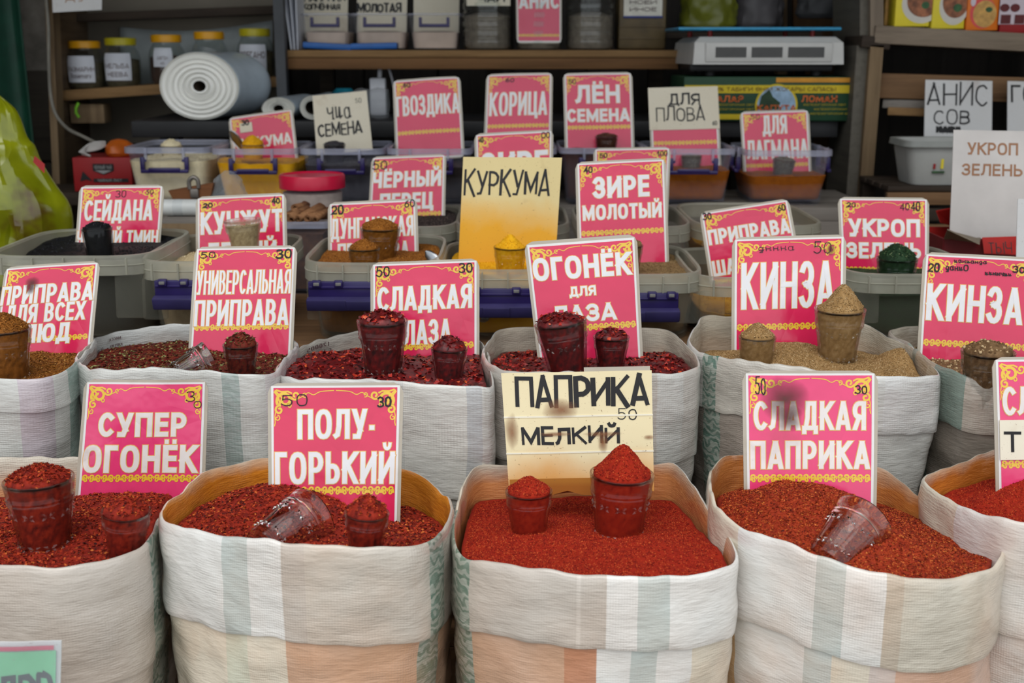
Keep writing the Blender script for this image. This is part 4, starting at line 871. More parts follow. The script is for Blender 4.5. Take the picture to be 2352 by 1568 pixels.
sack('sack_g', [(176, 818, 1.62), (192, 840, 1.57), (235, 850, 1.53), (367, 846, 1.52), (460, 853, 1.50), (560, 862, 1.49), (622, 858, 1.51), (662, 815, 1.61), (678, 785, 1.70), (600, 752, 1.78), (434, 745, 1.79), (300, 757, 1.77), (237, 770, 1.74), (203, 793, 1.68)],
     'grey white sack of herb mix under the card УНИВЕРСАЛЬНАЯ ПРИПРАВА universalnaya priprava', [(0, Gw), (180, Gw), (500, S(170, 180, 178), .3), (545, Gw), (600, S(206, 200, 200))], 'herb', 'dried herb and pepper mix filling the sack with the universalnaya priprava card', 'herb_mix', cuff=.16, zf=-0.018, slope=-0.05, mounds=[(430, 800, 1.68, .008, .10)], seed=7, lstain=.1, liner=S(176, 178, 176), prints=[(246, 274, .006, .010, 'МАССА', 0), (247, 276, .016, .020, 'КИРГИЗ', 0), (248, 272, .026, .030, '120005', 0), (206, 232, .014, .018, 'ТЕЛЕФ', 0)])
sack('sack_h', [(636, 848, 1.58), (670, 868, 1.52), (829, 872, 1.50), (946, 880, 1.48), (1086, 889, 1.47), (1128, 893, 1.48), (1126, 850, 1.57), (1112, 798, 1.70), (1060, 768, 1.77), (950, 757, 1.79), (818, 764, 1.77), (716, 786, 1.72), (668, 815, 1.65)],
     'shiny grey white sack of dark red flakes under the card СЛАДКАЯ ЛАЗА sladkaya laza', [(0, Gw), (640, Gw), (925, S(214, 212, 206)), (1060, S(184, 186, 188)), (1100, Gw)], 'laza', 'dark red pepper flakes filling the sack with the sladkaya laza card', 'dark_chilli_flakes', cuff=.15, zf=-0.016, slope=-0.04, mounds=[(760, 820, 1.63, .016, .08), (1000, 830, 1.65, .008, .08)], seed=8, lstain=.1, liner=S(170, 166, 158), prints=[(698, 752, .004, .010, '120005', 0), (700, 756, .014, .020, 'С.ТОРАБ', 0), (704, 760, .024, .030, 'ТЕЛЕФ', 0), (676, 700, .016, .021, 'ГОРОД', 0), (672, 698, .026, .031, 'КАЗАХ', 0)])
sack('sack_i', [(1112, 805, 1.66), (1122, 832, 1.59), (1172, 851, 1.53), (1330, 856, 1.51), (1496, 858, 1.51), (1575, 854, 1.53), (1603, 842, 1.57), (1592, 810, 1.65), (1549, 770, 1.74), (1499, 756, 1.77), (1330, 750, 1.79), (1164, 756, 1.77), (1130, 777, 1.72)],
     'grey white sack of dark red flakes under the card ОГОНЁК ДЛЯ ЛАЗА ogonyok dlya laza', [(0, Gw), (1112, S(190, 184, 176)), (1500, Gw), (1560, S(196, 192, 186))], 'laza', 'dark red pepper flakes filling the sack with the ogonyok dlya laza card', 'dark_chilli_flakes', cuff=.12, zf=-0.022, slope=-0.08, mounds=[(1500, 825, 1.65, .006, .08)], seed=9, lstain=.15, liner=S(190, 180, 164))
sack('sack_j', [(1584, 785, 1.70), (1616, 813, 1.63), (1717, 830, 1.57), (1862, 848, 1.53), (2018, 864, 1.50), (2123, 868, 1.51), (2153, 857, 1.54), (2088, 797, 1.68), (2041, 776, 1.73), (1988, 748, 1.79), (1850, 732, 1.81), (1720, 726, 1.80), (1622, 728, 1.79), (1602, 745, 1.76)],
     'sack of tan ground coriander with a green printed border under the card КИНЗА kinza', [(0, Gw), (1590, Gw), (1616, G, 1), (1652, S(196, 190, 180)), (1990, Gw), (2030, S(206, 206, 204))], 'coriander', 'tan ground coriander mounded in the sack with the kinza card', 'ground_coriander', body=[(0, Gw), (1590, S(140, 130, 122)), (1616, G, 1), (1660, S(160, 148, 138)), (1960, Gw)], cuff=.075, zf=-0.032, slope=-0.06,
     mounds=[(1830, 800, 1.68, .032, .08), (2020, 830, 1.57, .016, .05), (2070, 820, 1.66, .026, .035), (1650, 805, 1.68, .012, .05)], seed=10, lstain=.15, liner=S(196, 186, 168), amp=.003)
sack('sack_k', [(2045, 767, 1.75), (2085, 790, 1.69), (2120, 815, 1.62), (2168, 846, 1.55), (2235, 869, 1.50), (2352, 870, 1.49), (2470, 862, 1.51), (2540, 820, 1.60), (2530, 772, 1.72), (2420, 746, 1.79), (2250, 740, 1.81), (2110, 750, 1.79), (2060, 756, 1.77)],
     'shaded grey sack of whole coriander seed under the second КИНЗА kinza card', [(0, S(168, 158, 148)), (2050, S(150, 160, 150)), (2110, S(176, 160, 140)), (2150, S(120, 140, 130)), (2215, S(182, 172, 160))], 'seed', 'whole coriander seed filling the sack with the second kinza card', 'coriander_seed', body=[(0, S(140, 130, 122)), (2080, S(130, 122, 114)), (2105, G, 1), (2145, S(132, 122, 112))], cuff=.07, zf=-0.024, slope=-0.04, seed=11, lstain=.1, liner=S(190, 182, 166))

# ================================================================== TUBS
ZT, ZU = .8402, .9612
tub(-55, 345, 590, 1.895, .31, ZT, 'cumin_black', 'frosted tub of black cumin behind the card СЕЙДАНА seydana stands in', 'black cumin seed filling the tub with the seydana card', 'black_cumin', 't1', level=.022, slope=.10, mounds=[(330, 575, 2.05, .006, .05)])
tub(300, 638, 603, 1.895, .31, ZT, 'sesame', 'frosted tub of pale sesame with a purple latch, under the card КУНЖУТ kunzhut', 'pale sesame filling the tub with the kunzhut card', 'sesame', 't2', level=.030, slope=.02, mounds=[(480, 580, 2.03, .028, .06)], latch=(352, 600))
tub(682, 1010, 606, 1.895, .31, ZT, 'dungan', 'frosted tub of brown dungan seasoning with a purple latch under the sladkaya laza card', 'brown seasoning filling the tub with the dungan card', 'dungan_seasoning', 't3', level=.016, slope=.02, latch=(706, 960))
tub(1003, 1330, 622, 1.895, .31, ZT, 'turmeric', 'frosted tub stained yellow by turmeric with a purple latch', 'yellow turmeric filling the tub with the handwritten yellow card', 'turmeric', 't4', level=.022, slope=.06, mounds=[(1010, 575, 2.0, .02, .05)], latch=(1035, 1245))
tub(1302, 1628, 632, 1.895, .31, ZT, 'cumin', 'frosted tub of ground cumin with a purple latch, under the card ЗИРЕ МОЛОТЫЙ zire molotiy', 'ground cumin filling the tub with the zire molotiy card', 'ground_cumin', 't5', level=.016, slope=.04, mounds=[(1560, 605, 2.0, .008, .05)], latch=(1340, 1560))
tub(1592, 1935, 640, 1.895, .31, ZT, 'shashlik', 'frosted tub behind the first kinza card, half full of yellow brown seasoning', 'yellow brown seasoning low in the tub with the tilted priprava card', 'yellow_seasoning', 't6', level=.055, slope=.05)
tub(1950, 2290, 632, 1.895, .31, ZT, 'dill', 'frosted tub of dried green dill under the card УКРОП ЗЕЛЕНЬ ukrop zelen', 'dried green dill filling the tub with the ukrop zelen card', 'dried_dill', 't7', level=.030, slope=.05)
tub(775, 1050, 522, 2.24, .34, ZT, 'pepper', 'frosted tub of ground black pepper with the card ЧЁРНЫЙ ПЕРЕЦ cherniy perets', 'ground black pepper in the tub with the cherniy perets card', 'black_pepper', 'u1', level=.012, slope=.03)
tub(1040, 1314, 522, 2.24, .34, ZT, 'pepper', 'frosted tub of dark spice right behind the yellow handwritten turmeric card', 'dark spice in the tub behind the yellow turmeric card', 'dark_spice', 'u2', level=.03)
tub(1326, 1600, 522, 2.24, .34, ZT, 'grey', 'frosted tub behind the card ЗИРЕ МОЛОТЫЙ zire molotiy, its corner showing', 'grey spice in the tub behind the zire molotiy card', 'grey_spice', 'u3', level=.05)
tub(1598, 1910, 520, 2.24, .36, ZT, 'shashlik', 'wide frosted tub with a little yellow powder, behind the tilted priprava card', 'yellow powder low in the wide tub behind the priprava card', 'yellow_powder', 'u4', level=.045, slope=.0)
kw = dict(style='clear', group='clear boxes with purple handles', taper=.84)
tub(275, 478, 340, 2.69, .25, ZU, 'ginger', 'clear box of cream ginger powder, first of the boxes on the grey bench', 'cream ginger powder in the first clear box', 'ground_ginger', 'c1', level=.030, mounds=[(400, 345, 2.75, .012, .03)], handle='front', **kw)
tub(478, 682, 343, 2.69, .25, ZU, 'turmeric', 'clear box of yellow turmeric with a red card and steel spoon in it', 'yellow turmeric in the clear box', 'turmeric', 'c2', level=.034, mounds=[(520, 350, 2.75, .010, .04)], handle='front', **kw)
tub(682, 882, 343, 2.69, .25, ZU, 'chia', 'clear box of grey chia seed with a handwritten card', 'grey chia seed in the clear box', 'chia_seed', 'c3', level=.036, handle='front', **kw)
tub(884, 1086, 343, 2.69, .25, ZU, 'pepper', 'clear box of dark cloves under the card ГВОЗДИКА gvozdika', 'dark cloves in the box with the gvozdika card', 'cloves', 'c4', level=.040, handle='front', **kw)
tub(1088, 1282, 343, 2.69, .25, ZU, 'flax', 'clear box under the card КОРИЦА koritsa, mostly hidden', 'brown bark pieces in the box with the koritsa card', 'bark_pieces', 'c5', level=.040, handle='front', **kw)
tub(1284, 1488, 341, 2.69, .25, ZU, 'flax', 'clear box of brown flax seed under the card ЛЁН СЕМЕНА lyon semena', 'brown flax seed in the clear box', 'flax_seed', 'c6', level=.012, handle='front', **kw)
tub(1490, 1697, 343, 2.69, .25, ZU, 'orange', 'clear box of orange brown pilaf seasoning with a front handle', 'orange brown pilaf seasoning in the clear box', 'pilaf_seasoning', 'c7', level=.050, handle='front', **kw)
tub(1715, 1922, 347, 2.69, .25, ZU, 'orange', 'clear box of orange brown seasoning with purple handles on its ends', 'orange brown noodle seasoning in the last clear box', 'noodle_seasoning', 'c8', level=.058, slope=-.02, handle='side', **kw)

# ================================================================== TUMBLERS
HP = HEAPS
tumbler('chilli', (88, 1098), 160, HP['sack_a'], True, 'large tumbler heaped with red chilli beside the super ogonyok card', 'red chilli heaped in the large tumbler beside the super ogonyok card', 'chilli_fill', .018, (-2, 2), .012, 'glass_green', mr=.8)
tumbler('chilli', (289, 1172), 113, HP['sack_a'], False, 'small tumbler heaped with red chilli in front of the super ogonyok card', 'red chilli heaped in the small tumbler before the super ogonyok card', 'chilli_fill', .018, (5, -4), .006, mr=.8)
tumbler('chilli', (843, 1176), 105, HP['sack_b'], False, 'small tumbler heaped with red chilli in front of the polu-gorkiy card', 'red chilli heaped in the small tumbler before the polu-gorkiy card', 'chilli_fill', .020, (4, 0), .006, mr=.75)
empty_tumbler((600, 1262), (716, 1186), 1.215, 1.275, .070, 'empty faceted tumbler lying half buried in chilli before the polu-gorkiy card')
tumbler('paprika', (1215, 1126), 110, HP['sack_c'], False, 'small tumbler heaped with paprika below the handwritten paprika melkiy card', 'paprika heaped in the small tumbler under the handwritten card', 'paprika_fill', .018, (0, 0), .012, mr=.7)
tumbler('paprika', (1429, 1086), 150, HP['sack_c'], True, 'large tumbler heaped high with paprika in front of the handwritten paprika melkiy card', 'paprika cone in the large tumbler before the handwritten card', 'paprika_fill', .036, (2, 1), .016, mr=.62)
empty_tumbler((1893, 1300), (1982, 1195), 1.205, 1.255, .070, 'empty faceted tumbler tilted in the chilli before the sladkaya paprika card')
tumbler('curry', (8, 752), 122, HP['sack_f'], True, 'large tumbler heaped with brown seasoning, cut by the picture edge', 'brown seasoning in the large tumbler at the picture edge', 'seasoning_fill', .022, (0, 0), .012, mr=.7)
tumbler('herb', (552, 790), 82, HP['sack_g'], False, 'small greenish tumbler topped with herb mix under the universalnaya priprava card', 'herb mix in the small greenish tumbler', 'herb_fill', .016, (0, 0), .010, 'glass_green', mr=.8, ratio=1.15)
empty_tumbler((398, 868), (484, 824), 1.56, 1.585, .052, 'empty clear tumbler lying in the herb mix')
tumbler('laza', (878, 735), 119, HP['sack_h'], True, 'large cut glass tumbler full of dark red flakes by the sladkaya laza card', 'dark red flakes in the large cut glass tumbler', 'flakes_fill', .014, (0, 1), .012, 'glass_dusty', mr=.9)
tumbler('laza', (1032, 798), 86, HP['sack_h'], False, 'small tumbler of dark red flakes in front of the sladkaya laza card', 'dark red flakes in the small tumbler before the sladkaya laza card', 'flakes_fill', .018, (2, 0), .016, mr=.75)
tumbler('laza', (1287, 738), 123, HP['sack_i'], True, 'large tilted tumbler of dark red flakes in front of the ogonyok dlya laza card', 'dark red flakes in the large tilted tumbler', 'flakes_fill', .014, (-9, 2), .012, 'glass_dusty', mr=.85, peak=(-.2, 0))
tumbler('laza', (1404, 772), 85, HP['sack_i'], False, 'small upright tumbler of dark red flakes beside the tilted tumbler', 'dark red flakes in the small tumbler beside the tilted one', 'flakes_fill', .012, (0, 0), .010, mr=.85)
tumbler('coriander', (1740, 772), 86, HP['sack_j'], False, 'small tumbler heaped with tan coriander powder in front of the kinza card', 'tan coriander powder in the small tumbler', 'coriander_fill', .020, (0, 0), .010, mr=.7, plain=True, ratio=.9)
tumbler('coriander', (1930, 708), 118, HP['sack_j'], True, 'large tumbler with a tall tilted cone of tan coriander powder', 'tall cone of tan coriander powder in the large tumbler', 'coriander_fill', .036, (0, 0), .012, mr=.6, peak=(.1, 0))
tumbler('seed', (2270, 806), 122, HP['sack_k'], True, 'wide tumbler heaped with whole coriander seed before the second kinza card', 'whole coriander seed in the wide tumbler', 'seed_fill', .016, (0, 0), .03, 'glass_dark', mr=.85)
tumbler('cumin_black', (222, 523), 70, HP['t1'], False, 'straight plain glass heaped with black cumin', 'black cumin in the straight plain glass', 'cumin_fill', .012, (-3, 0), .012, 'glass_dark', plain=True, ratio=1.25, mr=.8)
tumbler('sesame', (556, 504), 86, HP['t2'], False, 'dusty tumbler with a little sesame in front of the kunzhut card', 'sesame in the dusty tumbler', 'sesame_fill', .0, (-4, 0), .005, 'glass_dusty', ratio=1.0, level=.86, Y=2.03)
tumbler('dungan', (873, 522), 94, HP['t3'], True, 'large tumbler heaped with brown seasoning before the dungan card', 'brown seasoning in the large tumbler before the dungan card', 'dungan_fill', .017, (1, 0), .008, 'glass_green', mr=.85, ratio=1.05, Y=2.06)
tumbler('dungan', (836, 569), 74, HP['t3'], False, 'small tumbler heaped with brown seasoning, in front of the large dungan one', 'brown seasoning in the small tumbler before the large one', 'dungan_fill', .016, (0, 0), .010, 'glass_green', mr=.75, Y=1.965)
tumbler('turmeric', (1172, 566), 78, HP['t4'], True, 'tumbler of turmeric powder in front of the yellow handwritten card', 'turmeric cone in the tumbler before the yellow card', 'turmeric_fill', .022, (1, 0), .008, 'glass_green', mr=.6, ratio=1.1, Y=2.0)
tumbler('cumin', (1445, 562), 66, HP['t5'], False, 'small tumbler of cumin peeking out behind the ogonyok card', 'cumin in the small tumbler behind the ogonyok card', 'cumin_powder_fill', .014, (0, 0), .008, mr=.8, Y=2.0)
tumbler('dill', (2061, 592), 94, HP['t7'], False, 'tumbler heaped with dark green dill in front of the ukrop zelen card', 'dark green dill heaped in the tumbler', 'dill_fill', .026, (0, 0), .01, 'glass_green', mr=.8, Y=2.0)
tumbler('ginger', (393, 334), 52, HP['c1'], False, 'small tumbler heaped with cream ginger in the first clear box', 'cream ginger heaped in the small tumbler', 'ginger_fill', .016, (0, 0), .006, mr=.8, Y=2.78)
tumbler('turmeric', (580, 331), 54, HP['c2'], False, 'small tumbler heaped with yellow turmeric in the clear box', 'yellow turmeric heaped in the small tumbler in the clear box', 'turmeric_fill', .022, (0, 0), .006, mr=.8, Y=2.79)
tumbler('chia', (768, 330), 52, HP['c3'], False, 'small tumbler of chia in front of the chia semena card', 'chia in the small tumbler', 'chia_fill', .008, (0, 0), .006, 'glass_dark', mr=.8, Y=2.8)
tumbler('flax', (1393, 312), 54, HP['c6'], False, 'small tumbler of flax seed in front of the lyon semena card', 'flax seed in the small tumbler', 'flax_fill', .008, (0, 0), .006, 'glass_dark', mr=.8, Y=2.8)
tumbler('grey', (1588, 357), 50, HP['c7'], False, 'small tumbler of pilaf seasoning seen through its clear box', 'seasoning in the small tumbler seen through the pilaf box', 'seasoning_fill', .004, (0, 0), .01, mr=.8, Y=2.80)
tumbler('grey', (1802, 366), 54, HP['c8'], False, 'small tumbler seen through the wall of the last clear box', 'seasoning in the small tumbler of the last clear box', 'seasoning_fill', .008, (6, 0), .02, mr=.8, Y=2.76)

# ================================================================== PRICE CARDS
TH = .012
red_card('super', (193, 872), (478, 872), (172, 1145), (470, 1160), 1.43, [('СУПЕР', (229, 946, 427, 1001)), ('ОГОНЁК', (194, 1020, 452, 1084))], 'red card СУПЕР ОГОНЁК super ogonyok in the coarse chilli sack', [('3', (430, 900, 447, 921), .007), ('0', (446, 920, 462, 936), .006)], old=True, lean=5, hk=1.1)
red_card('polu', (614, 880), (927, 878), (617, 1130), (920, 1170), 1.37, [('ПОЛУ-', (684, 940, 860, 1007)), ('ГОРЬКИЙ', (632, 1038, 906, 1110))], 'red card ПОЛУ-ГОРЬКИЙ polu-gorkiy in the sack with a buried tumbler', [('30', (869, 912, 897, 933), .013), ('50', (648, 905, 706, 930), .008)], lean=13)
red_card('paprika', (1705, 851), (2017, 851), (1708, 1110), (2013, 1155), 1.38, [('СЛАДКАЯ', (1730, 921, 1988, 987)), ('ПАПРИКА', (1722, 1012, 1996, 1076))], 'worn red card СЛАДКАЯ ПАПРИКА sladkaya paprika with yellowed letters and a brown smudge', [('50', (1735, 868, 1757, 905), .008), ('30', (1966, 885, 1990, 903), .010)], old=True, lean=12, blots=[(1800, 915, 62, 50), (1812, 960, 34, 34)])
red_card('edge', (2278, 820), (2590, 816), (2288, 1140), (2585, 1140), 1.40, [('СЛАДКАЯ', (2300, 888, 2560, 950))], 'red card cut off at the picture edge with a white patch lettered Т', (), old=True, lean=12)
red_card('vsekh', (8, 613), (228, 598), (-14, 770), (210, 800), 1.72, [('ПРИПРАВА', (4, 659, 211, 688)), ('ДЛЯ ВСЕХ', (17, 702, 194, 733)), ('БЛЮД', (28, 748, 160, 782))], 'red card ПРИПРАВА ДЛЯ ВСЕХ БЛЮД priprava dlya vsekh blyud with a dark smudge', (), blots=[(76, 650, 17, 17), (72, 664, 11, 14)], bend=.006, lean=13)
red_card('univ', (447, 567), (683, 563), (434, 760), (672, 800), 1.73, [('УНИВЕРСАЛЬНАЯ', (454, 622, 667, 673)), ('ПРИПРАВА', (448, 690, 661, 746))], 'red card УНИВЕРСАЛЬНАЯ ПРИПРАВА universalnaya priprava in the herb mix', [('30', (637, 574, 668, 592), .016), ('50', (463, 578, 494, 592), .008)], bend=.004, lean=13)
red_card('laza', (851, 603), (1101, 593), (851, 720), (1101, 840), 1.72, [('СЛАДКАЯ', (867, 660, 1084, 706)), ('ЛАЗА', (928, 736, 1036, 788))], 'red card СЛАДКАЯ ЛАЗА sladkaya laza among dark red flakes', [('50', (866, 614, 894, 634), .013), ('30', (1056, 606, 1084, 625), .013)], lean=12)
red_card('ogon', (1203, 556), (1463, 537), (1225, 740), (1477, 810), 1.73, [('ОГОНЁК', (1221, 594, 1450, 630)), ('ДЛЯ', (1307, 659, 1369, 677)), ('ЛАЗА', (1268, 704, 1416, 733))], 'red card ОГОНЁК ДЛЯ ЛАЗА ogonyok dlya laza leaning askew', (), lean=12, bend=.003, top=.05)
red_card('kinza', (1682, 545), (1945, 538), (1680, 790), (1943, 650), 1.74, [('КИНЗА', (1703, 604, 1914, 705))], 'red card КИНЗА kinza behind the tall cone of coriander powder', [('50', (1870, 557, 1908, 580), .007), ('дннна', (1742, 562, 1822, 574), .005)], lean=12, blots=[(1908, 573, 11, 15)])
red_card('kinza_b', (2122, 578), (2384, 592), (2107, 800), (2372, 800), 1.73, [('КИНЗА', (2131, 650, 2346, 746))], 'red card КИНЗА kinza with handwritten words, above the whole coriander seed', [('20', (2134, 605, 2156, 623), .013), ('дания', (2173, 606, 2222, 622), .009), ('ианианда', (2192, 594, 2264, 606), .007), ('ииннчии', (2262, 622, 2322, 634), .009), ('30', (2328, 612, 2352, 626), .012)], lean=12)
red_card('seyd', (183, 426), (378, 424), (172, 560), (368, 555), 2.15, [('СЕЙДАНА', (196, 460, 349, 505)), ('ЧЁРНЫЙ ТМИН', (178, 530, 362, 560))], 'red card СЕЙДАНА seydana in the black cumin tub', [('30', (268, 438, 289, 452), .008), ('50', (338, 436, 352, 446), .008)], lean=10)
red_card('kunzh', (449, 452), (657, 442), (450, 560), (660, 560), 2.14, [('КУНЖУТ', (461, 488, 650, 530)), ('БЕЛЫЙ', (480, 558, 636, 592))], 'red card КУНЖУТ kunzhut behind the dusty sesame tumbler', [('20', (468, 467, 488, 475), .013), ('40', (625, 455, 642, 466), .013)], lean=10)
red_card('dung', (753, 465), (958, 455), (753, 595), (962, 590), 2.13, [('ДУНГАНСКАЯ', (760, 503, 950, 540)), ('ПРИПРАВА', (776, 560, 940, 596))], 'red card ДУНГАНСКАЯ ПРИПРАВА dunganskaya priprava behind two filled tumblers', [('20', (763, 473, 788, 490), .016), ('60', (930, 461, 952, 474), .012)], lean=10)
red_card('zire', (1321, 372), (1530, 362), (1326, 540), (1537, 600), 2.13, [('ЗИРЕ', (1362, 407, 1492, 450)), ('МОЛОТЫЙ', (1338, 472, 1520, 498))], 'red card ЗИРЕ МОЛОТЫЙ zire molotiy in the ground cumin tub', [('40', (1342, 383, 1360, 396), .012)], bend=.004, lean=10)
red_card('prip', (1606, 487), (1812, 455), (1627, 625), (1828, 540), 2.13, [('ПРИПРАВА', (1624, 529, 1816, 534)), ('ШАШЛЫК', (1634, 600, 1800, 610))], 'red card ПРИПРАВА priprava tilted up at one side, behind the first kinza card', [('30', (1614, 490, 1634, 502), .012), ('60', (1786, 472, 1804, 482), .012)], lean=10)
red_card('ukrop', (1924, 452), (2134, 454), (1928, 550), (2133, 580), 2.13, [('УКРОП', (1948, 502, 2112, 544)), ('ЗЕЛЕНЬ', (1944, 556, 2114, 594))], 'red card УКРОП ЗЕЛЕНЬ ukrop zelen behind the dill tumbler', [('20', (1945, 466, 1964, 475), .011), ('40', (2068, 466, 2088, 482), .008), ('40', (2093, 465, 2112, 484), .013)], lean=10)
red_card('perets', (853, 360), (1025, 353), (848, 455), (1022, 515), 2.50, [('ЧЁРНЫЙ', (857, 396, 1013, 426)), ('ПЕРЕЦ', (874, 445, 994, 478))], 'red card ЧЁРНЫЙ ПЕРЕЦ cherniy perets in the black pepper tub', [('50', (858, 371, 888, 388), .013)], lean=10)
red_card('zire_b', (1089, 307), (1271, 297), (1091, 370), (1270, 370), 2.48, [('ЗИРЕ', (1106, 352, 1258, 400))], 'red card ЗИРЕ zire half hidden by the yellow handwritten card', [('40', (1099, 316, 1110, 326), .012), ('80', (1244, 304, 1262, 316), .012)], lean=10)
red_card('tmin', (1363, 340), (1541, 337), (1363, 380), (1535, 480), 2.48, [('ЧЁРНЫЙ', (1385, 384, 1525, 420))], 'red card hidden behind the zire molotiy card, only its top strip showing', [('50', (1378, 352, 1394, 362), .012), ('100', (1510, 348, 1532, 358), .013)], lean=10)
red_card('kurk', (524, 270), (672, 249), (530, 335), (681, 325), 2.88, [('КУРКУМА', (535, 322, 670, 328))], 'small red card КУРКУМА kurkuma slanting in the turmeric box', (), lean=10, heavy=.16)
red_card('gvoz', (901, 184), (1057, 174), (907, 335), (1066, 335), 2.87, [('ГВОЗДИКА', (909, 222, 1056, 258))], 'red card ГВОЗДИКА gvozdika curling in its clear box', [('60', (926, 191, 942, 199), .014)], bend=.007, lean=10)
red_card('korits', (1117, 170), (1270, 166), (1112, 300), (1268, 300), 2.87, [('КОРИЦА', (1125, 213, 1256, 263))], 'red card КОРИЦА koritsa with a curled top edge', [('60', (1162, 180, 1180, 188), .012)], bend=.007, lean=10)
red_card('lyon', (1293, 168), (1452, 165), (1297, 330), (1457, 330), 2.87, [('ЛЁН', (1322, 196, 1424, 236)), ('СЕМЕНА', (1302, 251, 1446, 278))], 'red card ЛЁН СЕМЕНА lyon semena in the flax box', [('50', (1306, 182, 1322, 192), .012)], lean=10)
red_card('plov', (1489, 204), (1648, 200), (1494, 335), (1655, 338), 2.87, [], 'red card covered by white paper handwritten ДЛЯ ПЛОВА dlya plova', (), lean=10)
red_card('lagm', (1699, 256), (1858, 251), (1705, 360), (1862, 340), 2.86, [('ДЛЯ', (1750, 266, 1808, 306)), ('ЛАГМАНА', (1714, 323, 1856, 362))], 'red card ДЛЯ ЛАГМАНА dlya lagmana in the last clear box', [('50', (1724, 262, 1744, 273), .009)], lean=10)

# handwritten cards
def hand_card(key, tl, tr, L, R, Y, lines, label, pap, hk=1.2, blots=(), name='handwritten_card', ink='black', cat='price card', group='handwritten cards', **kw):
    c = Card(tl, tr, L, R, Y, hk=hk, **kw); root = thing(name, label, cat, c.base, group); CARDS[key] = c
    mb = MB(); c.slab(mb, 0, 1, 0, 1, 0, .0014); mb.build('paper_sheet', pap, root, uv=mb.uv)
    mk = MB()
    for i, l in enumerate(lines):
        tx, box, th = l[:3]; fn = (lambda t, w, h: bold_text(t, w, h, th)) if len(l) > 3 else (lambda t, w, h: pen_text(t, w, h, th, seed=i+3+int(tl[0])))
        c.text(mk, tx, box, .0005, fn)
    if lines: mk.build('lettering', MT[ink], root, smooth=False)
    add_blots(c, root, blots, math.hypot(tr[0]-tl[0], tr[1]-tl[1]), 'stain_tan')
    return c, root
def overlay(card_key, s0, s1, t0, t1, lines, pap, name='paper_patch', ink='black', off=.0024, ragged=0):
    c = CARDS[card_key]; root = [o for o in COL.objects if o.type == 'EMPTY' and o.name.startswith(('price_card', 'handwritten_card')) and (Vector(o.location)-c.base).length < 1e-5][0]
    mb = MB(); c.slab(mb, s0, s1, t0, t1, off, .0008, 10, 8, ragged=ragged); mb.build(name, pap, root, uv=mb.uv)
    if lines:
        mk = MB()
        for i, (tx, box, th) in enumerate(lines): c.text(mk, tx, box, off+.0005, lambda t, w, h: pen_text(t, w, h, th, seed=i+9))
        mk.build('pen_lettering', MT[ink], root, smooth=False)
CREAMP = paper('cream_paper', S(232, 218, 180), S(214, 140, 36), .85, reach=.62); AGED = paper('aged_paper', S(222, 214, 196)); WHITEP = paper('white_paper', S(214, 214, 216)); YELLP = paper('turmeric_stained_paper', S(220, 202, 150), S(222, 160, 30), .95, reach=.36); PATCH = paper('patch_paper', S(232, 226, 208)); BROWNP = paper('brown_soaked_paper', S(172, 110, 38), S(150, 80, 20), .6)
hand_card('melkiy', (1151, 857), (1497, 850), (1167, 1095), (1500, 1020), 1.40, [('ПАПРИКА', (1186, 872, 1486, 928), .030), ('МЕЛКИЙ', (1200, 984, 1421, 1014), .020), ('50', (1420, 938, 1462, 962), .007)], 'large cream card handwritten ПАПРИКА МЕЛКИЙ paprika melkiy, soaked orange below', CREAMP, hk=.80, lean=12, blots=[(1287, 940, 42, 26), (1275, 996, 40, 6), (1383, 996, 44, 7), (1385, 1016, 13, 24), (1490, 1003, 14, 6), (1176, 990, 16, 44)])
overlay('melkiy', .01, .98, .88, 1.0, [], BROWNP, 'soaked_fold', off=.003, ragged=.03); overlay('melkiy', -.002, 1.002, .36, .374, [], PATCH, 'tape_strip', off=.0006); overlay('melkiy', -.002, 1.002, .66, .674, [], PATCH, 'tape_strip', off=.0006)
overlay('melkiy', .55, .99, -.035, .01, [], MT['laminate'], 'film_edge', off=-.0005)
c_, r_ = CARDS['melkiy'], None
hand_card('kurk_hand', (1064, 360), (1291, 362), (1053, 597), (1280, 530), 2.12, [('КУРКУМА', (1070, 392, 1260, 446), .024)], 'yellow stained card handwritten КУРКУМА kurkuma standing in the turmeric tub', YELLP, hk=1.12, lean=9)
hand_card('chia', (718, 220), (842, 208), (726, 335), (855, 335), 2.88, [('чиа', (750, 234, 806, 270), .028), ('СЕМЕНА', (731, 287, 831, 304), .032), ('50', (816, 226, 830, 235), .009)], 'white card handwritten ЧИА СЕМЕНА chia semena in the chia box', AGED, hk=1.1, lean=10)
overlay('plov', -.005, 1.0, -.01, .50, [('ДЛЯ', (1537, 217, 1606, 238), .026), ('ПЛОВА', (1507, 249, 1618, 276), .020), ('60', (1636, 279, 1646, 287), .010)], AGED, 'paper_patch', bend if False else 'black')
overlay('edge', .035, 1.0, .385, .63, [('Т', (2306, 992, 2342, 1035), .022)], PATCH)
overlay('kurk', .17, .36, .10, .22, [('30', (556, 277, 572, 286), .018)], AGED, 'price_sticker')
hand_card('green_card', (-90, 1474), (140, 1472), (-88, 1568), (139, 1568), 1.06, [], 'green price card in a clear sleeve at the bottom corner before the first sack', WHITEP, hk=.9, lean=2, name='handwritten_card', group=None)
GREENP = paper('green_paper', S(118, 206, 150)); overlay('green_card', .02, .955, .10, .97, [('ЛДРР', (-40, 1548, 118, 1620), .05)], GREENP, 'green_sheet')
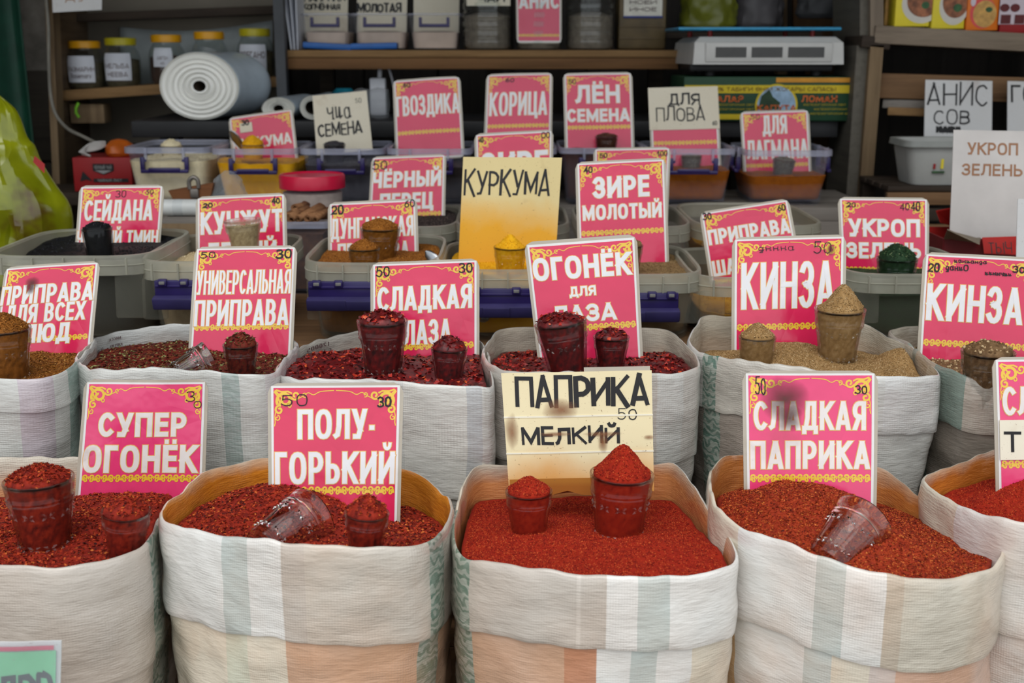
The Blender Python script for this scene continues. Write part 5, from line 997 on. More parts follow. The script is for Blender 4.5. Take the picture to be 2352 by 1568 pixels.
def sleeve(key):
    c = CARDS[key]; root = [o for o in COL.objects if o.type == 'EMPTY' and (Vector(o.location)-c.base).length < 1e-5][0]
    mb = MB(); c.slab(mb, 0, .93, .045, .09, .0018, .0004); mb.build('red_strip', MT['red_print'], root); mb = MB(); c.slab(mb, -.01, 1.01, -.012, 1.01, .0040, .0004); mb.build('clear_sleeve', MT['film'], root)
    q = MB(); b = c.base; q.box(b+Vector((0, .012, -.02)), (.03, .012, .06)); q.build('card_foot', MT['black'], root)
sleeve('green_card')

# ================================================================== BACK OF THE STALL
def plank_obj(name, a, b, h, d, mat, parent, t0=0):
    """board from a to b (front top edge), height h, depth d"""
    a, b = Vector(a), Vector(b); x = (b-a).normalized(); y = Vector((-x.y, x.x, 0)).normalized(); z = x.cross(y); M = Matrix((x, y, z)).transposed()
    q = MB(); q.box((a+b)/2 + y*d/2 - z*h/2, ((b-a).length, d, h), M, 0, .002); return q.build(name, mat, parent)
def up_text(mb, text, o, x, z, w, h, th, pen=False, seed=1, slant=0, mirror=False, off=.001):
    o, x, z = Vector(o), Vector(x).normalized(), Vector(z).normalized(); n = x.cross(z)
    pl = pen_text(text, w, h, th, seed=seed, slant=slant) if pen else bold_text(text, w, h, th)
    for p in pl:
        vs = [o + x*((w-px) if mirror else px) + z*py + n*off for px, py in p]
        if (vs[1]-vs[0]).cross(vs[-1]-vs[0]).dot(n) < 0: vs.reverse()
        mb.add(vs, [tuple(range(len(vs)))])

# left wooden shelf unit with jars
cab = thing('wooden_shelf_unit', 'open wooden shelf unit holding jars with yellow lids beside the green curtain', 'shelf', (-.85, 3.35, 0))
def upright(name, u0, u1, v0, v1, Y, d, mat, root, lean=0):
    a, b, c_ = at(u0, v0, Y), at(u1, v0, Y), at((u0+u1)/2+lean, v1, Y); q = MB(); w = (b.x-a.x)/2
    top, bot = (a+b)/2, c_; rings = [[p+Vector((sx*w, sy, 0)) for sx, sy in ((-1, 0), (1, 0), (1, d), (-1, d))] for p in (bot, top)]
    q.loft(rings, 0, True, True, True); return q.build(name, mat, root, False)
upright('front_post', 100, 117, -60, 640, 3.16, .05, WD_POST, cab, 30)
upright('side_board', 117, 124, -60, 640, 3.21, .24, WD_DEPTH, cab, 22)
JY = 3.24
sh0, sh1 = at(140, 208, JY), at(641, 176, JY+.06)
plank_obj('shelf_board', sh0, sh1, .026, .20, WD_SHELF, cab); plank_obj('upper_shelf_board', at(128, 32, JY+.12), at(641, 12, JY+.16), .022, .09, WD_DARK, cab)
q = MB(); a, b = at(125, 330, 3.47), at(645, -60, 3.5); q.box(((a.x+b.x)/2, 3.50, (a.z+b.z)/2), (b.x-a.x, .012, b.z-a.z)); q.build('back_panel', mottled('plywood_back', S(116, 108, 96), .85, .2, 4), cab, False)
q = MB(); a = at(168, 262, JY+.02); q.box(a+Vector((.03, .05, 0)), (.09, .06, .05), None, 0, .002); q.build('cleat', WD_POST, cab)
q = MB(); a = at(176, 254, JY); q.tube([a+Vector((.004, .008, .02)), a+Vector((-.003, .006, .006)), a+Vector((-.004, .006, -.006)), a+Vector((.002, .008, -.018))], .004, 6); q.build('green_tape', mottled('lime_tape', S(120, 190, 30), .5), cab)
pt = thing('metal_post', 'dark grey metal post between the jar shelf and the long shelf', 'post', (at(637, 200, 3.18).x, 3.2, 0)); a = at(626, 0, 3.18); b = at(649, 0, 3.18)
q = MB(); q.box(((a.x+b.x)/2, 3.20, (2.59+LEDGE)/2), (b.x-a.x, .035, 2.59-LEDGE-.004)); q.build('tube', mottled('grey_steel', S(62, 64, 68), .5, .2), pt, False)
q = MB(); q.box(((a.x+b.x)/2, 3.20, LEDGE+.004), (.055, .07, .007)); q.build('foot_plate', mottled('grey_steel', S(62, 64, 68)), pt, False)
sheet = thing('plastic_sheet', 'grey translucent sheet hung behind the jars on the back panel', 'sheet', at(450, 120, 3.47)); q = MB(); pts = []
for j in range(9):
    for i in range(21): t, r = i/20, j/8; p = at(276+350*t, (62-12*t+14*math.sin(t*3.4)) + r*(150), 3.478+.006*math.sin(t*11+r*2)); pts.append(p)
q.add(pts, [(j*21+i, (j+1)*21+i, (j+1)*21+i+1, j*21+i+1) for j in range(8) for i in range(20)]); o = q.build('film', mottled('grey_film', S(158, 164, 164), .5, .1), sheet); o.modifiers.new('thick', 'SOLIDIFY').thickness = .002

LIDO, LIDY = mottled('orange_lid', S(226, 160, 20), .4, .08), mottled('yellow_lid', S(190, 176, 30), .4, .08); LABELP = mottled('white_label', S(212, 214, 222), .5, .06)
def jar(u, vt, vb, wpx, Y, lid, lines, fill, label, lw=.78, lt=(.32, .86)):
    b = at(u, vb, Y); m = px_m(b); R = wpx*m/2; h = (vb-vt)*m; root = thing('glass_jar', label, 'jar', b, 'jars with yellow lids')
    q = MB(); pr = [(R*.80, 0), (R*.9, h*.02), (R*.97, h*.12), (R, h*.35), (R, h*.58), (R*.93, h*.70), (R*.78, h*.79), (R*.74, h*.82), (R*.74, h*.86)]
    q.lathe(pr, b, 36, None, 0, True, True); q.build('glass_wall', MT['glass_dark'], root)
    q = MB(); q.lathe([(R*.74, h*.005), (R*.9, h*.10), (R*.94, h*.35), (R*.93, h*.55), (R*.3, h*.60)], b, 28, None, 0, True, True); q.build('contents', fill, root)
    q = MB(); q.lathe([(R*.80, h*.845), (R*.82, h*.85), (R*.83, h*.97), (R*.80, h*.995), (R*.5, h)], b, 40, None, 0, True, True, lambda a, z: 1+.012*math.sin(20*a)); q.build('lid', lid, root)
    if lines is not None:
        Rf = lambda t: R*float(np.interp(t, [.02, .12, .35, .58, .70, .79], [.9, .97, 1, 1, .93, .78]))*1.012
        def LP(a, t, o=0.0): r = Rf(t)+o; th = -math.pi/2+(a-.5)*2*lw; return b+Vector((r*math.cos(th), r*math.sin(th), t*h))
        t0, t1 = lt[0]*.8-.12, lt[1]*.8; q = MB(); n, k = 14, 6
        q.add([LP(i/n, t0+(t1-t0)*j/k) for j in range(k+1) for i in range(n+1)], [(j*(n+1)+i, j*(n+1)+i+1, (j+1)*(n+1)+i+1, (j+1)*(n+1)+i) for j in range(k) for i in range(n)]); lb = q.build('paper_label', LABELP, root)
        q = MB(); aw = 2*lw*R
        for i, (tx, s0, s1, ty, th_) in enumerate(lines):
            for p in bold_text(tx, (s1-s0), th_, .16): q.add([LP(s0+x, ty+y, .0006) for x, y in p], [tuple(range(len(p)))])
        q.build('lettering', MT['greyink'], lb, smooth=False)
BRN, GRN = mottled('dried_leaf_fill', S(74, 66, 44), .9, .4, 60), mottled('dark_fill', S(64, 40, 30), .9, .3, 60)
def jy(u): return JY+.07+.06*(u-140)/500
jar(201, 97, 203, 86, jy(201), LIDO, [('РАЗМАРИН', .06, .98, .36, .10), ('Rosemary', .16, .86, .22, .10)], BRN, 'jar with orange lid and a label lettered РАЗМАРИН, first on the shelf')
jar(284, 90, 199, 84, jy(284), LIDY, [('МЕЛЬБА', .05, .92, .38, .10), ('НЕЕВА', .14, .86, .21, .10)], BRN, 'jar with olive yellow lid and square white label, second on the shelf')
jar(388, 83, 194, 82, jy(388), LIDO, [('АЖГОН', .24, .76, .50, .07), ('МО', .4, .6, .40, .06)], GRN, 'jar with orange lid and small oval label behind the plastic roll', .55, (.6, .92))
jar(486, 76, 189, 82, jy(486), LIDO, None, GRN, 'jar with orange lid almost hidden by the big plastic roll')
jar(590, 69, 182, 84, jy(590), LIDY, [('ОРЕГАНО', .05, .95, .42, .13)], BRN, 'jar with yellow lid and a label lettered ОРЕГАНО, last on the shelf')
# hanging paper top left
hp = hand_card('top_paper', (118, -60), (236, -66), (121, 31), (233, 22), 3.10, [('АУ', (150, -20, 200, 2), .02)], 'white paper sheet hanging from the top of the wooden shelf unit', WHITEP, hk=.75, lean=0, name='hanging_paper', ink='brownink', cat='paper', group=None)

# long shelf with boxes and jars
SY = 3.22; ls = thing('long_shelf', 'long brown wall shelf carrying handled boxes and ribbed jars', 'shelf', (0, 3.4, 0)); SZ = at(900, 115, SY).z
plank_obj('shelf_board', (at(651, 115, SY).x, SY, SZ), (at(1560, 115, SY).x, SY, SZ), .018, .36, WD_SHELF, ls); plank_obj('front_batten', (at(651, 123, SY).x, SY+.006, SZ-.018), (at(1560, 123, SY).x, SY+.006, SZ-.018), .030, .02, wood('batten', S(92, 62, 36), S(132, 94, 58)), ls)
for u in (700, 1130, 1545): q = MB(); q.box((at(u, 0, SY).x, SY+.35, SZ/2-.02), (.04, .04, SZ-.04)); q.build('leg', WD_DARK, ls, False)
GREYFILL = mottled('pinkish_powder', S(196, 176, 160), .9, .12, 30)
def shelf_box(u0, u1, label, fill, fl):
    a, b = at(u0, 30, SY+.05), at(u1, 30, SY+.05); zt = a.z; h = zt-SZ-.001; w = b.x-a.x; c = Vector(((a.x+b.x)/2, SY+.05+.09, SZ+.001)); root = thing('clear_storage_box', label, 'container', c, 'boxes on the long shelf'); r0 = srect(w/2, .09, 9)
    ring = lambda k, z: [c+Vector((r0(2*math.pi*i/64, k)*math.cos(2*math.pi*i/64), r0(2*math.pi*i/64, k)*math.sin(2*math.pi*i/64), z)) for i in range(64)]
    q = MB(); q.loft([ring(.84, 0), ring(.86, .004), ring(.90, h*.4), ring(.905, h*.41), ring(.96, h*.94)], 0, True, True); q.build('box_body', MT['clear'], root)
    q = MB(); q.loft([ring(.95, h*.94), ring(1.0, h*.95), ring(1.0, h), ring(.96, h)], 0); q.build('rim_flange', MT['clear_rim'], root)
    q = MB(); q.loft([ring(.82, .004), ring(.87, h*.48), ring(.5, h*.52)], 0, True, True, True); q.build('contents', fill, root)
    q = MB(); e = w*.26
    for s_ in (-1, 1): q.box(c+Vector((s_*e, -.09, h*.76)), (.008, .012, .024), None, 0, .002)
    q.box(c+Vector((0, -.092, h*.66)), (2*e+.008, .012, .009), None, 0, .002); q.build('carry_handle', MT['purple'], root); return c, h, w
for i, (u0, u1, lb) in enumerate(((688, 803, 'clear handled box on the long shelf in front of a card lettered КОПЧЁННАЯ kopchonnaya'), (806, 936, 'clear handled box on the long shelf in front of a card lettered МОЛОТАЯ molotaya'), (936, 1058, 'clear handled box on the long shelf with a blank card, next to the ribbed jars'))): shelf_box(u0, u1, lb, GREYFILL, '')
hand_card('kop', (694, -60), (799, -60), (694, 60), (799, 60), SY+.19, [('ПАПРИКА', (700, -22, 792, 2), .03), ('КОПЧЁННАЯ', (697, 10, 780, 21), .028)], 'white card lettered КОПЧЁННАЯ kopchonnaya in the first shelf box', AGED, hk=1.4, lean=2)
hand_card('mol', (820, -60), (936, -60), (820, 60), (934, 60), SY+.19, [('ПАПРИКА', (826, -30, 925, -4), .03), ('МОЛОТАЯ', (822, 9, 920, 26), .04)], 'white card lettered МОЛОТАЯ molotaya in the second shelf box', AGED, hk=1.4, lean=2)
hand_card('blank', (950, -60), (1056, -60), (950, 60), (1054, 60), SY+.19, [], 'blank white card standing in the third shelf box', AGED, hk=1.4, lean=2)
def ribbed_jar(u, w, label, fill, mat='glass_dark'):
    b = at(u, 112, SY+.08); b.z = SZ+.001; R = w*px_m(b)/2; h = .19; root = thing('ribbed_jar', label, 'jar', b, 'big ribbed jars on the long shelf'); q = MB(); pr = [(R*.85, 0), (R*.97, .006)]
    for i in range(6): z = .012+i*.023; pr += [(R, z), (R, z+.012), (R*.94, z+.016), (R*.94, z+.019)]
    pr += [(R*.98, .155), (R*.7, .178), (R*.68, .185)]; q.lathe(pr, b, 40, None, 0, True); q.build('jar_wall', MT[mat], root)
    q = MB(); q.lathe([(R*.82, .003), (R*.91, .01), (R*.91, .085), (R*.4, .095)], b, 32, None, 0, True, True); q.build('contents', fill, root)
    q = MB(); q.lathe([(R*.74, .180), (R*.76, .183), (R*.76, .205), (R*.6, .208)], b, 32, None, 0, True, True); q.build('screw_lid', MT['black'], root); return b, R
GF = mottled('grey_seed_fill', S(128, 116, 104), .9, .3, 70)
ribbed_jar(1120, 112, 'clear ribbed jar of grey seed, first of the ribbed jars on the long shelf', GF)
ribbed_jar(1238, 104, 'clear ribbed jar with a red card lettered АНИС anis behind its wall', GF)
ribbed_jar(1355, 112, 'clear ribbed jar of grey seed between the anis jar and the brown tin', GF)
hand_card('chai', (1070, -60), (1172, -60), (1072, 14), (1172, 14), SY+.025, [('ЧАЙ', (1100, -14, 1158, 3), .04)], 'cream card on the first ribbed jar, only its lower edge in view', AGED, hk=.72, lean=0)
red_card('anis', (1184, -70), (1290, -70), (1186, 60), (1290, 60), SY+.022, [('АНИС', (1192, -14, 1284, 19))], 'red card lettered АНИС anis against the ribbed jar', (), lean=0, hk=1.6, band=1.42)
tin = thing('brown_tin', 'square brown tin with a white printed sheet, last on the long shelf before the scale', 'tin', (at(1472, 100, SY+.1).x, SY+.1, SZ)); b = tin.location
q = MB(); q.box(b+Vector((0, .03, .085)), (.125, .12, .168), None, 0, .008); q.build('body', mottled('olive_tin', S(92, 76, 48), .5, .3), tin)
for z in (.03, .06): q = MB(); q.box(b+Vector((0, -.031, z)), (.122, .004, .004), None, 0, .001); q.build('rib', mottled('olive_tin', S(92, 76, 48)), tin)
q = MB(); q.box(b+Vector((0, -.033, .122)), (.10, .003, .075)); q.build('printed_sheet', mottled('sheet_white', S(214, 210, 198), .6, .15, 40), tin)
q = MB(); q.box(b+Vector((0, -.0345, .084)), (.102, .002, .005)); q.build('blue_edge', mottled('blue_edge', S(36, 52, 120), .5), tin)
q = MB()
for r_ in range(3): up_text(q, 'ИНОЕИН'[r_:r_+4], b+Vector((-.035, -.035, .098+.018*r_)), (1, 0, 0), (0, 0, 1), .07, .010, .16)
q.build('lettering', MT['greyink'], tin, smooth=False)
fl = thing('folded_blue_plastic', 'folded blue plastic lid lying before the handled boxes', 'lid', (at(800, 112, SY).x, SY+.02, SZ+.001)); b = fl.location
for nm, x, w, rz in (('lid_half', -.055, .125, .05), ('lid_half', .065, .12, -.02)): q = MB(); q.box(b+Vector((x, .005, .009)), (w, .05, .016), Matrix.Rotation(rz, 3, 'Y'), 0, .004); q.build(nm, mottled('blue_plastic', S(36, 96, 170), .4, .15), fl)
ps = thing('paper_stack', 'white folded sheets leaning upright at the end of the long shelf', 'paper', (at(676, 112, SY+.03).x, SY+.04, SZ+.001)); b = ps.location
for i in range(3): q = MB(); q.box(b+Vector((-.012+.010*i, .03+.012*i, .075)), (.003, .12, .15), Matrix.Rotation(-.10+.05*i, 3, 'Y')); q.build('sheet', LABELP, ps, False)
# bags and planks beyond
def crumple_bag(name, u, vt, vb, wpx, Y, mat, label, cat='bag', seed=0, fac=1.0, top=.55, zfloor=None):
    b = at(u, vb, Y); m = px_m(b); R = wpx*m/2; h = (vb-vt)*m; zb = b.z if zfloor is None else zfloor; h += b.z-zb; b.z = zb
    root = thing(name, label, cat, b); q = MB(); n, k = 48, 24; rings = []
    for j in range(k+1):
        t = j/k; r0 = R*float(np.interp(t, [0, .08, .5, .8, 1], [.9, 1, .95, .75, top])); rings.append([b+Vector((math.cos(2*math.pi*i/n), .7*math.sin(2*math.pi*i/n), 0))*r0*(1+fac*(.16*noise.noise((math.cos(2*math.pi*i/n)*2, math.sin(2*math.pi*i/n)*2, t*4+seed*7))+.10*abs(noise.noise((math.cos(2*math.pi*i/n)*5, math.sin(2*math.pi*i/n)*5, t*6+seed)))))+Vector((0, 0, t*h)) for i in range(n)])
    q.loft(rings, 0, True, True, True); q.build('bag_skin', mat, root, sharp=25); return root, b, R, h
crumple_bag('yellow_bag', 1625, -60, 68, 130, 3.50, mottled('olive_bag', S(120, 124, 40), .35, .35, 14, .5, .4, 30), 'olive yellow plastic bag behind the scale', seed=1, zfloor=SZ+.001 if False else None)
crumple_bag('grey_bag', 1740, -60, 66, 110, 3.55, mottled('grey_bag_skin', S(92, 88, 90), .5, .3, 14, .4, .4, 30), 'grey bag between the yellow bag and the wooden stud', seed=2)
crumple_bag('dark_cap_bag', 1885, -70, 42, 110, 3.42, mottled('dark_bag_skin', S(56, 56, 58), .6, .3, 14, .4, .4, 30), 'dark bag hanging before the brown board', seed=3)
rk = thing('back_rack', 'rough brown rack of boards behind the scale', 'rack', (at(1800, 60, 3.6).x, 3.62, 0))
upright('stud', 1785, 1808, -60, 700, 3.6, .04, WD_POST, rk); upright('wide_board', 1822, 1950, -60, 700, 3.66, .02, wood('brown_board', S(88, 62, 40), S(122, 90, 60), 'z'), rk)
zr_ = at(1700, 68, 3.45).z; q = MB(); q.box((at(1690, 68, 3.45).x, 3.55, zr_-.012), (.45, .30, .022)); q.build('rack_shelf', WD_DARK, rk, False)

# scale on the green carton
ct = thing('green_carton', 'long green and yellow printed carton under the scale', 'carton', (at(1768, 270, 3.03).x, 3.16, LEDGE+.001)); a, b = at(1568, 272, 3.03), at(1972, 272, 3.03); zt = at(1768, 176, 3.03).z; h = zt-LEDGE-.001; xc, w = (a.x+b.x)/2, b.x-a.x; FY = 3.03
q = MB(); q.box((xc, FY+.13, LEDGE+.001+h/2), (w, .26, h), None, 0, .003); q.build('carton_body', mottled('carton_green', S(28, 66, 42), .6, .15, 20), ct)
def panel(nm, x0, x1, z0, z1, mat, par, y=FY, o=.001): q = MB(); q.box((xc-w/2+(x0+x1)/2*w, y-o, LEDGE+(z0+z1)/2*h), ((x1-x0)*w, .0012, (z1-z0)*h)); return q.build(nm, mat, par, False)
YEL, ORG = mottled('carton_yellow', S(206, 180, 28), .6, .08), mottled('carton_orange', S(206, 142, 40), .6, .15)
panel('yellow_stripe', .005, .995, .64, .82, YEL, ct); panel('orange_band', .52, .995, .88, .985, ORG, ct); panel('lower_stripe', .0, .35, .05, .17, YEL, ct)
q = MB(); q.lathe([(.001, 0), (.052, 0)], (xc+.012, FY-.0015, LEDGE+.36*h), 40, Matrix.Rotation(math.pi/2, 3, 'X')); q.build('emblem_ring', YEL, ct, False)
q = MB(); q.lathe([(.001, 0), (.047, 0)], (xc+.012, FY-.0022, LEDGE+.36*h), 40, Matrix.Rotation(math.pi/2, 3, 'X')); em = q.build('emblem_sky', mottled('emblem_sky', S(150, 176, 200), .6, .3, 60), ct, False)
q = MB(); e0 = Vector((xc+.012, FY-.0030, LEDGE+.36*h)); q.add([e0+Vector((x*.047, 0, z*.047)) for x, z in ((-.95, -.2), (-.8, .5), (-.4, .82), (-.2, .45), (.2, .15), (.1, -.2))], [(0, 1, 2, 3, 4, 5)]); q.build('emblem_tree', mottled('emblem_tree', S(44, 66, 44), .7, .3, 60), ct, False)
q = MB(); X, Z = (1, 0, 0), (0, 0, 1)
up_text(q, '100% ТАБИҒИ ӨНІМ ЖОҒАРЫ САПАСЫ'.replace('Ғ', 'Г').replace('І', 'I'), (xc-w*.36, FY-.0018, LEDGE+.685*h), X, Z, w*.72, h*.09, .15); q.build('stripe_lettering', mottled('brown_letter', S(112, 78, 26), .6), ct, False)
q = MB(); up_text(q, 'МАЛАР', (xc-w*.36, FY-.0014, LEDGE+.44*h), X, Z, w*.20, h*.15, .2); up_text(q, 'ЛОМАН', (xc+w*.17, FY-.0014, LEDGE+.44*h), X, Z, w*.20, h*.15, .2); up_text(q, 'КАПУТА', (xc+.012-.048, FY-.0036, LEDGE+.24*h), X, Z, .096, h*.14, .2); q.build('orange_lettering', mottled('orange_letter', S(206, 100, 40), .6), ct, False)
q = MB()
for zz, xs in ((.36, (-.34, .18)), (.26, (-.34, .24)), (.16, (.22,))):
    for x_ in xs: up_text(q, 'ЖЕЛЕЗОГОРСКАЯ ОБЛАСТЬ'[:17], (xc+w*x_, FY-.0014, LEDGE+zz*h), X, Z, w*.24, h*.04, .12)
q.build('small_lettering', YEL, ct, False)
sc_ = thing('market_scale', 'white electronic market scale with blue platter standing on the green carton', 'scale', (xc, 3.15, zt+.001)); zc0 = zt+.0015
WHP = mottled('scale_white', S(196, 194, 190), .4, .06); aL, aR = at(1592, 140, 3.00).x, at(1938, 140, 3.00).x; sx = (aL+aR)/2; sw = aR-aL; z1, z2, z3 = at(1700, 148, 3.0).z, at(1700, 92, 3.0).z, at(1700, 84, 3.0).z
q = MB(); q.box((sx-.01, 3.14, (zc0+.012+z1)/2), (sw*.96, .22, z1-zc0-.010), None, 0, .004); q.build('dark_base', MT['black'], sc_)
for dx in (-.36, .36):
    for dy in (-.08, .09): q = MB(); q.lathe([(.012, 0), (.014, .012)], (sx+dx*sw, 3.14+dy, zc0), 16, None, 0, True, True); q.build('foot', MT['black'], sc_)
rr = [[Vector((sx+x*sw/2, y, z)) for x, y in ((-1, 3.0), (1, 3.0), (1.0, 3.27), (-1.08, 3.27))] for z in (z1, z1+.004)]+[[Vector((sx+x*sw/2, y, z)) for x, y in ((-.985, 3.003), (.985, 3.003), (.97, 3.26), (-1.05, 3.26))] for z in (z2-.006,)]+[[Vector((sx+x*sw/2, y, z)) for x, y in ((-.9, 3.02), (.9, 3.02), (.9, 3.25), (-.95, 3.25))] for z in (z3,)]
q = MB(); q.loft(rr, 0, True, True, True); q.build('housing', WHP, sc_, sharp=20)
q = MB(); zm_ = (z1+z2)/2; q.box((sx, 2.999, zm_), (sw*.84, .006, (z2-z1)*.80), None, 0, .0025); q.build('display_bezel', WHP, sc_)
for x0, x1 in ((1644, 1714), (1727, 1797), (1811, 1893)):
    a, b = at(x0, 108, 2.995), at(x1, 132, 2.995); q = MB(); q.box(((a.x+b.x)/2, 2.9965, (a.z+b.z)/2), (b.x-a.x, .003, a.z-b.z)); q.build('display_window', mottled('display_dark', S(62, 60, 58), .25, .1, 60), sc_, False)
zp = at(1700, 66, 3.0).z; q = MB(); q.box((at(1745, 66, 3.0).x, 3.13, zp), (at(1932, 0, 3.0).x-at(1555, 0, 3.0).x, .27, .008), None, 0, .003); q.build('platter', mottled('blue_platter', S(40, 140, 182), .3, .25, 30), sc_)
for u in (1612, 1640, 1845, 1880): q = MB(); q.lathe([(.006, z3-.001), (.006, zp-.004)], (at(u, 75, 3.0).x, 3.06 if u in (1640, 1880) else 3.2, 0), 14, None, 0, True, True); q.build('platter_post', mottled('red_plastic', S(170, 36, 32), .4), sc_)

# plastic rolls on the counter
def film_roll(u, v, wpx, hpx, Y0, Y1, du, label, name='plastic_roll', core=.16, grooves=True, col='roll_white'):
    c0 = at(u, v, Y0); m = px_m(c0); ra, rb = wpx*m/2, hpx*m/2; c0.z = LEDGE+.0015+rb; c1 = at(u+du, v, Y1); c1 = Vector((c1.x, Y1, c0.z)); d = c1-c0; root = thing(name, label, 'roll', (c0.x, c0.y, LEDGE+.0015), 'rolls of plastic bags')
    el = lambda k, p, ex=0: [p+Vector((ra*k*math.cos(2*math.pi*i/56), ex, rb*k*math.sin(2*math.pi*i/56)*(1 if math.sin(2*math.pi*i/56) > -.8 else .99))) for i in range(56)]
    q = MB(); body = [el(1.0-.03*abs(math.sin(t*3.0)) if 0 < t < 1 else .99, c0+d*t) for t in [0, .01]+[.06+.08*i for i in range(11)]+[.985, 1]]
    q.loft(body, 0, True, False, True); q.build('film_body', mottled(col+'_film', S(200, 212, 222), .22, .12, 14, .6, .3, 24), root, sharp=45)
    q = MB(); ks = [.99]+[x for i in range(12) for x in (.96-.066*i, .935-.066*i)]; ks = [k for k in ks if k > core]+[core]
    q.loft([el(k, c0, (.004 if j % 2 else -.001)+.004*math.sin(j*1.7)) for j, k in enumerate(ks)], 0); q.build('wound_end', mottled(col+'_end', S(244, 243, 238), .35, .03, 30), root, sharp=60)
    q = MB(); q.loft([el(core*1.02, c0), el(core, c0+d*.7)], 0, True, False, True); q.build('core_hole', mottled('cardboard_dark', S(60, 48, 36), .8), root); return root, c0, ra, rb, d
root, c0, ra, rb, d = film_roll(458, 198, 184, 154, 3.06, 3.22, 78, 'big white roll of plastic bags lying end on across the black counter')
q = MB(); p = c0+Vector((0, .01, rb)); q.add([p+Vector((-.03, 0, -.003)), p+Vector((.012, 0, .014)), p+Vector((.05, .05, -.004)), p+Vector((.02, .10, .0)), p+Vector((-.01, .05, .003))], [(0, 1, 4), (1, 2, 3), (1, 3, 4)]); o = q.build('loose_flap', MT['film'], root, False)
film_roll(640, 252, 78, 52, 3.07, 3.3, 60, 'smaller roll of plastic bags wrapped in clear film next to the big roll', grooves=False, core=.3)
film_roll(718, 250, 60, 56, 3.07, 3.3, 40, 'white cardboard cored roll behind the chia semena card', core=.55)
# bottle, charger
bt = thing('plastic_bottle', 'crumpled clear plastic bottle with a teal cap lying behind the chia card', 'bottle', (at(850, 262, 3.12).x, 3.12, LEDGE+.001)); b = Vector(bt.location); Mx = Matrix.Rotation(math.pi/2, 3, 'Y')
q = MB(); q.lathe([(.004, 0), (.034, .004), (.038, .03), (.033, .05), (.037, .07), (.034, .085), (.020, .10)], b+Vector((.05, 0, .039)), 30, Matrix.Rotation(-math.pi/2, 3, 'Y') , 0, True, True, lambda a, z: 1+.06*math.sin(5*a)); q.build('bottle_wall', MT['film'], bt)
q = MB(); q.lathe([(.021, .098), (.024, .102), (.024, .122), (.018, .126)], b+Vector((.05, 0, .039)), 24, Matrix.Rotation(-math.pi/2, 3, 'Y'), 0, True, True); q.build('cap', mottled('teal_cap', S(24, 120, 136), .4), bt)
cb = thing('teal_bag', 'teal blue plastic packet behind the crumpled bottle', 'packet', (at(790, 220, 3.25).x, 3.26, LEDGE+.001)); b = Vector(cb.location); q = MB(); q.lathe([(.03, 0), (.045, .02), (.04, .05), (.02, .072)], b, 24, None, 0, True, True, lambda a, z: 1+.1*math.sin(3*a+z*60)); q.build('packet_skin', mottled('teal_film', S(30, 120, 140), .3, .4, 30), cb)
ad = thing('white_charger', 'white plug charger with a cable looping up from it', 'charger', (at(869, 226, 3.12).x, 3.30, LEDGE+.001)); b = at(869, 226, 3.3); zt_ = at(869, 178, 3.3).z
q = MB(); q.box((b.x, 3.30, (LEDGE+zt_)/2), (.042, .03, zt_-LEDGE-.002), None, 0, .004); q.build('body', mottled('charger_white', S(206, 206, 212), .4, .04), ad)
q = MB(); q.tube(catmull([at(872, 178, 3.3), at(874, 150, 3.3), at(882, 134, 3.3), at(890, 150, 3.31), at(902, 188, 3.32), at(915, 262, 3.33)], 5, False), [.006]*4+[.0032]*22, 8); q.build('cable', mottled('charger_white', S(206, 206, 212)), ad)

# green curtain, cable, low left things
cu = thing('green_curtain', 'dark green curtain hanging at the edge of the stall', 'curtain', (at(10, 100, 3.1).x, 3.1, 2.58)); q = MB(); pts = []; n, k = 60, 10
for j in range(k+1):
    for i in range(n+1): t = i/n; z = 2.58-(2.58-.9)*j/k; x = -1.75+.52*t+.03*j/k*t; pts.append(Vector((x, 3.10+.022*math.sin(t*34+j*.12)+.01*math.sin(t*13), z)))
q.add(pts, [(j*(n+1)+i, (j+1)*(n+1)+i, (j+1)*(n+1)+i+1, j*(n+1)+i+1) for j in range(k) for i in range(n)]); o = q.build('cloth', mottled('green_cloth', S(6, 56, 40), .6, .3, 20), cu); o.modifiers.new('thick', 'SOLIDIFY').thickness = .003
q = MB(); q.tube([(-1.78, 3.1, 2.585), (-1.2, 3.1, 2.585)], .008); q.build('curtain_rod', MT['steel'], cu)
struct('wall_stone', [((-1.42, 3.30, 1.66), (.44, .10, 1.84))], mottled('grey_stone', S(150, 142, 132), .9, .5, 14, .2, .8, 30))
db = thing('dark_boarding', 'dark wooden boarding below the rough stone wall beside the curtain', 'boarding', (-1.42, 3.23, 0))
for j in range(4): q = MB(); q.box((-1.42, 3.23, 1.13-.235*j), (.45, .03, .23), None, 0, .002); q.build('board', wood('sooty_board', S(52, 46, 40), S(78, 70, 60)), db)
for x in (-1.56, -1.28): q = MB(); q.box((x, 3.26, .37), (.04, .03, .74)); q.build('batten', WD_DARK, db, False)
cbl = thing('grey_cable', 'grey cable hanging down the post of the wooden shelf unit', 'cable', at(112, 140, 3.13)); q = MB(); q.tube(catmull([at(104, -30, 3.145), at(111, 60, 3.145), at(112, 140, 3.145), at(116, 215, 3.145), at(128, 262, 3.14), at(155, 295, 3.13), at(190, 313, 3.11), at(224, 330, 3.10)], 6, False), .0042, 8); q.build('sheath', mottled('cable_grey', S(128, 124, 114), .5), cbl)
YB = mottled('yellow_green_bag', S(176, 182, 24), .22, .35, 7, .6, .5, 20)
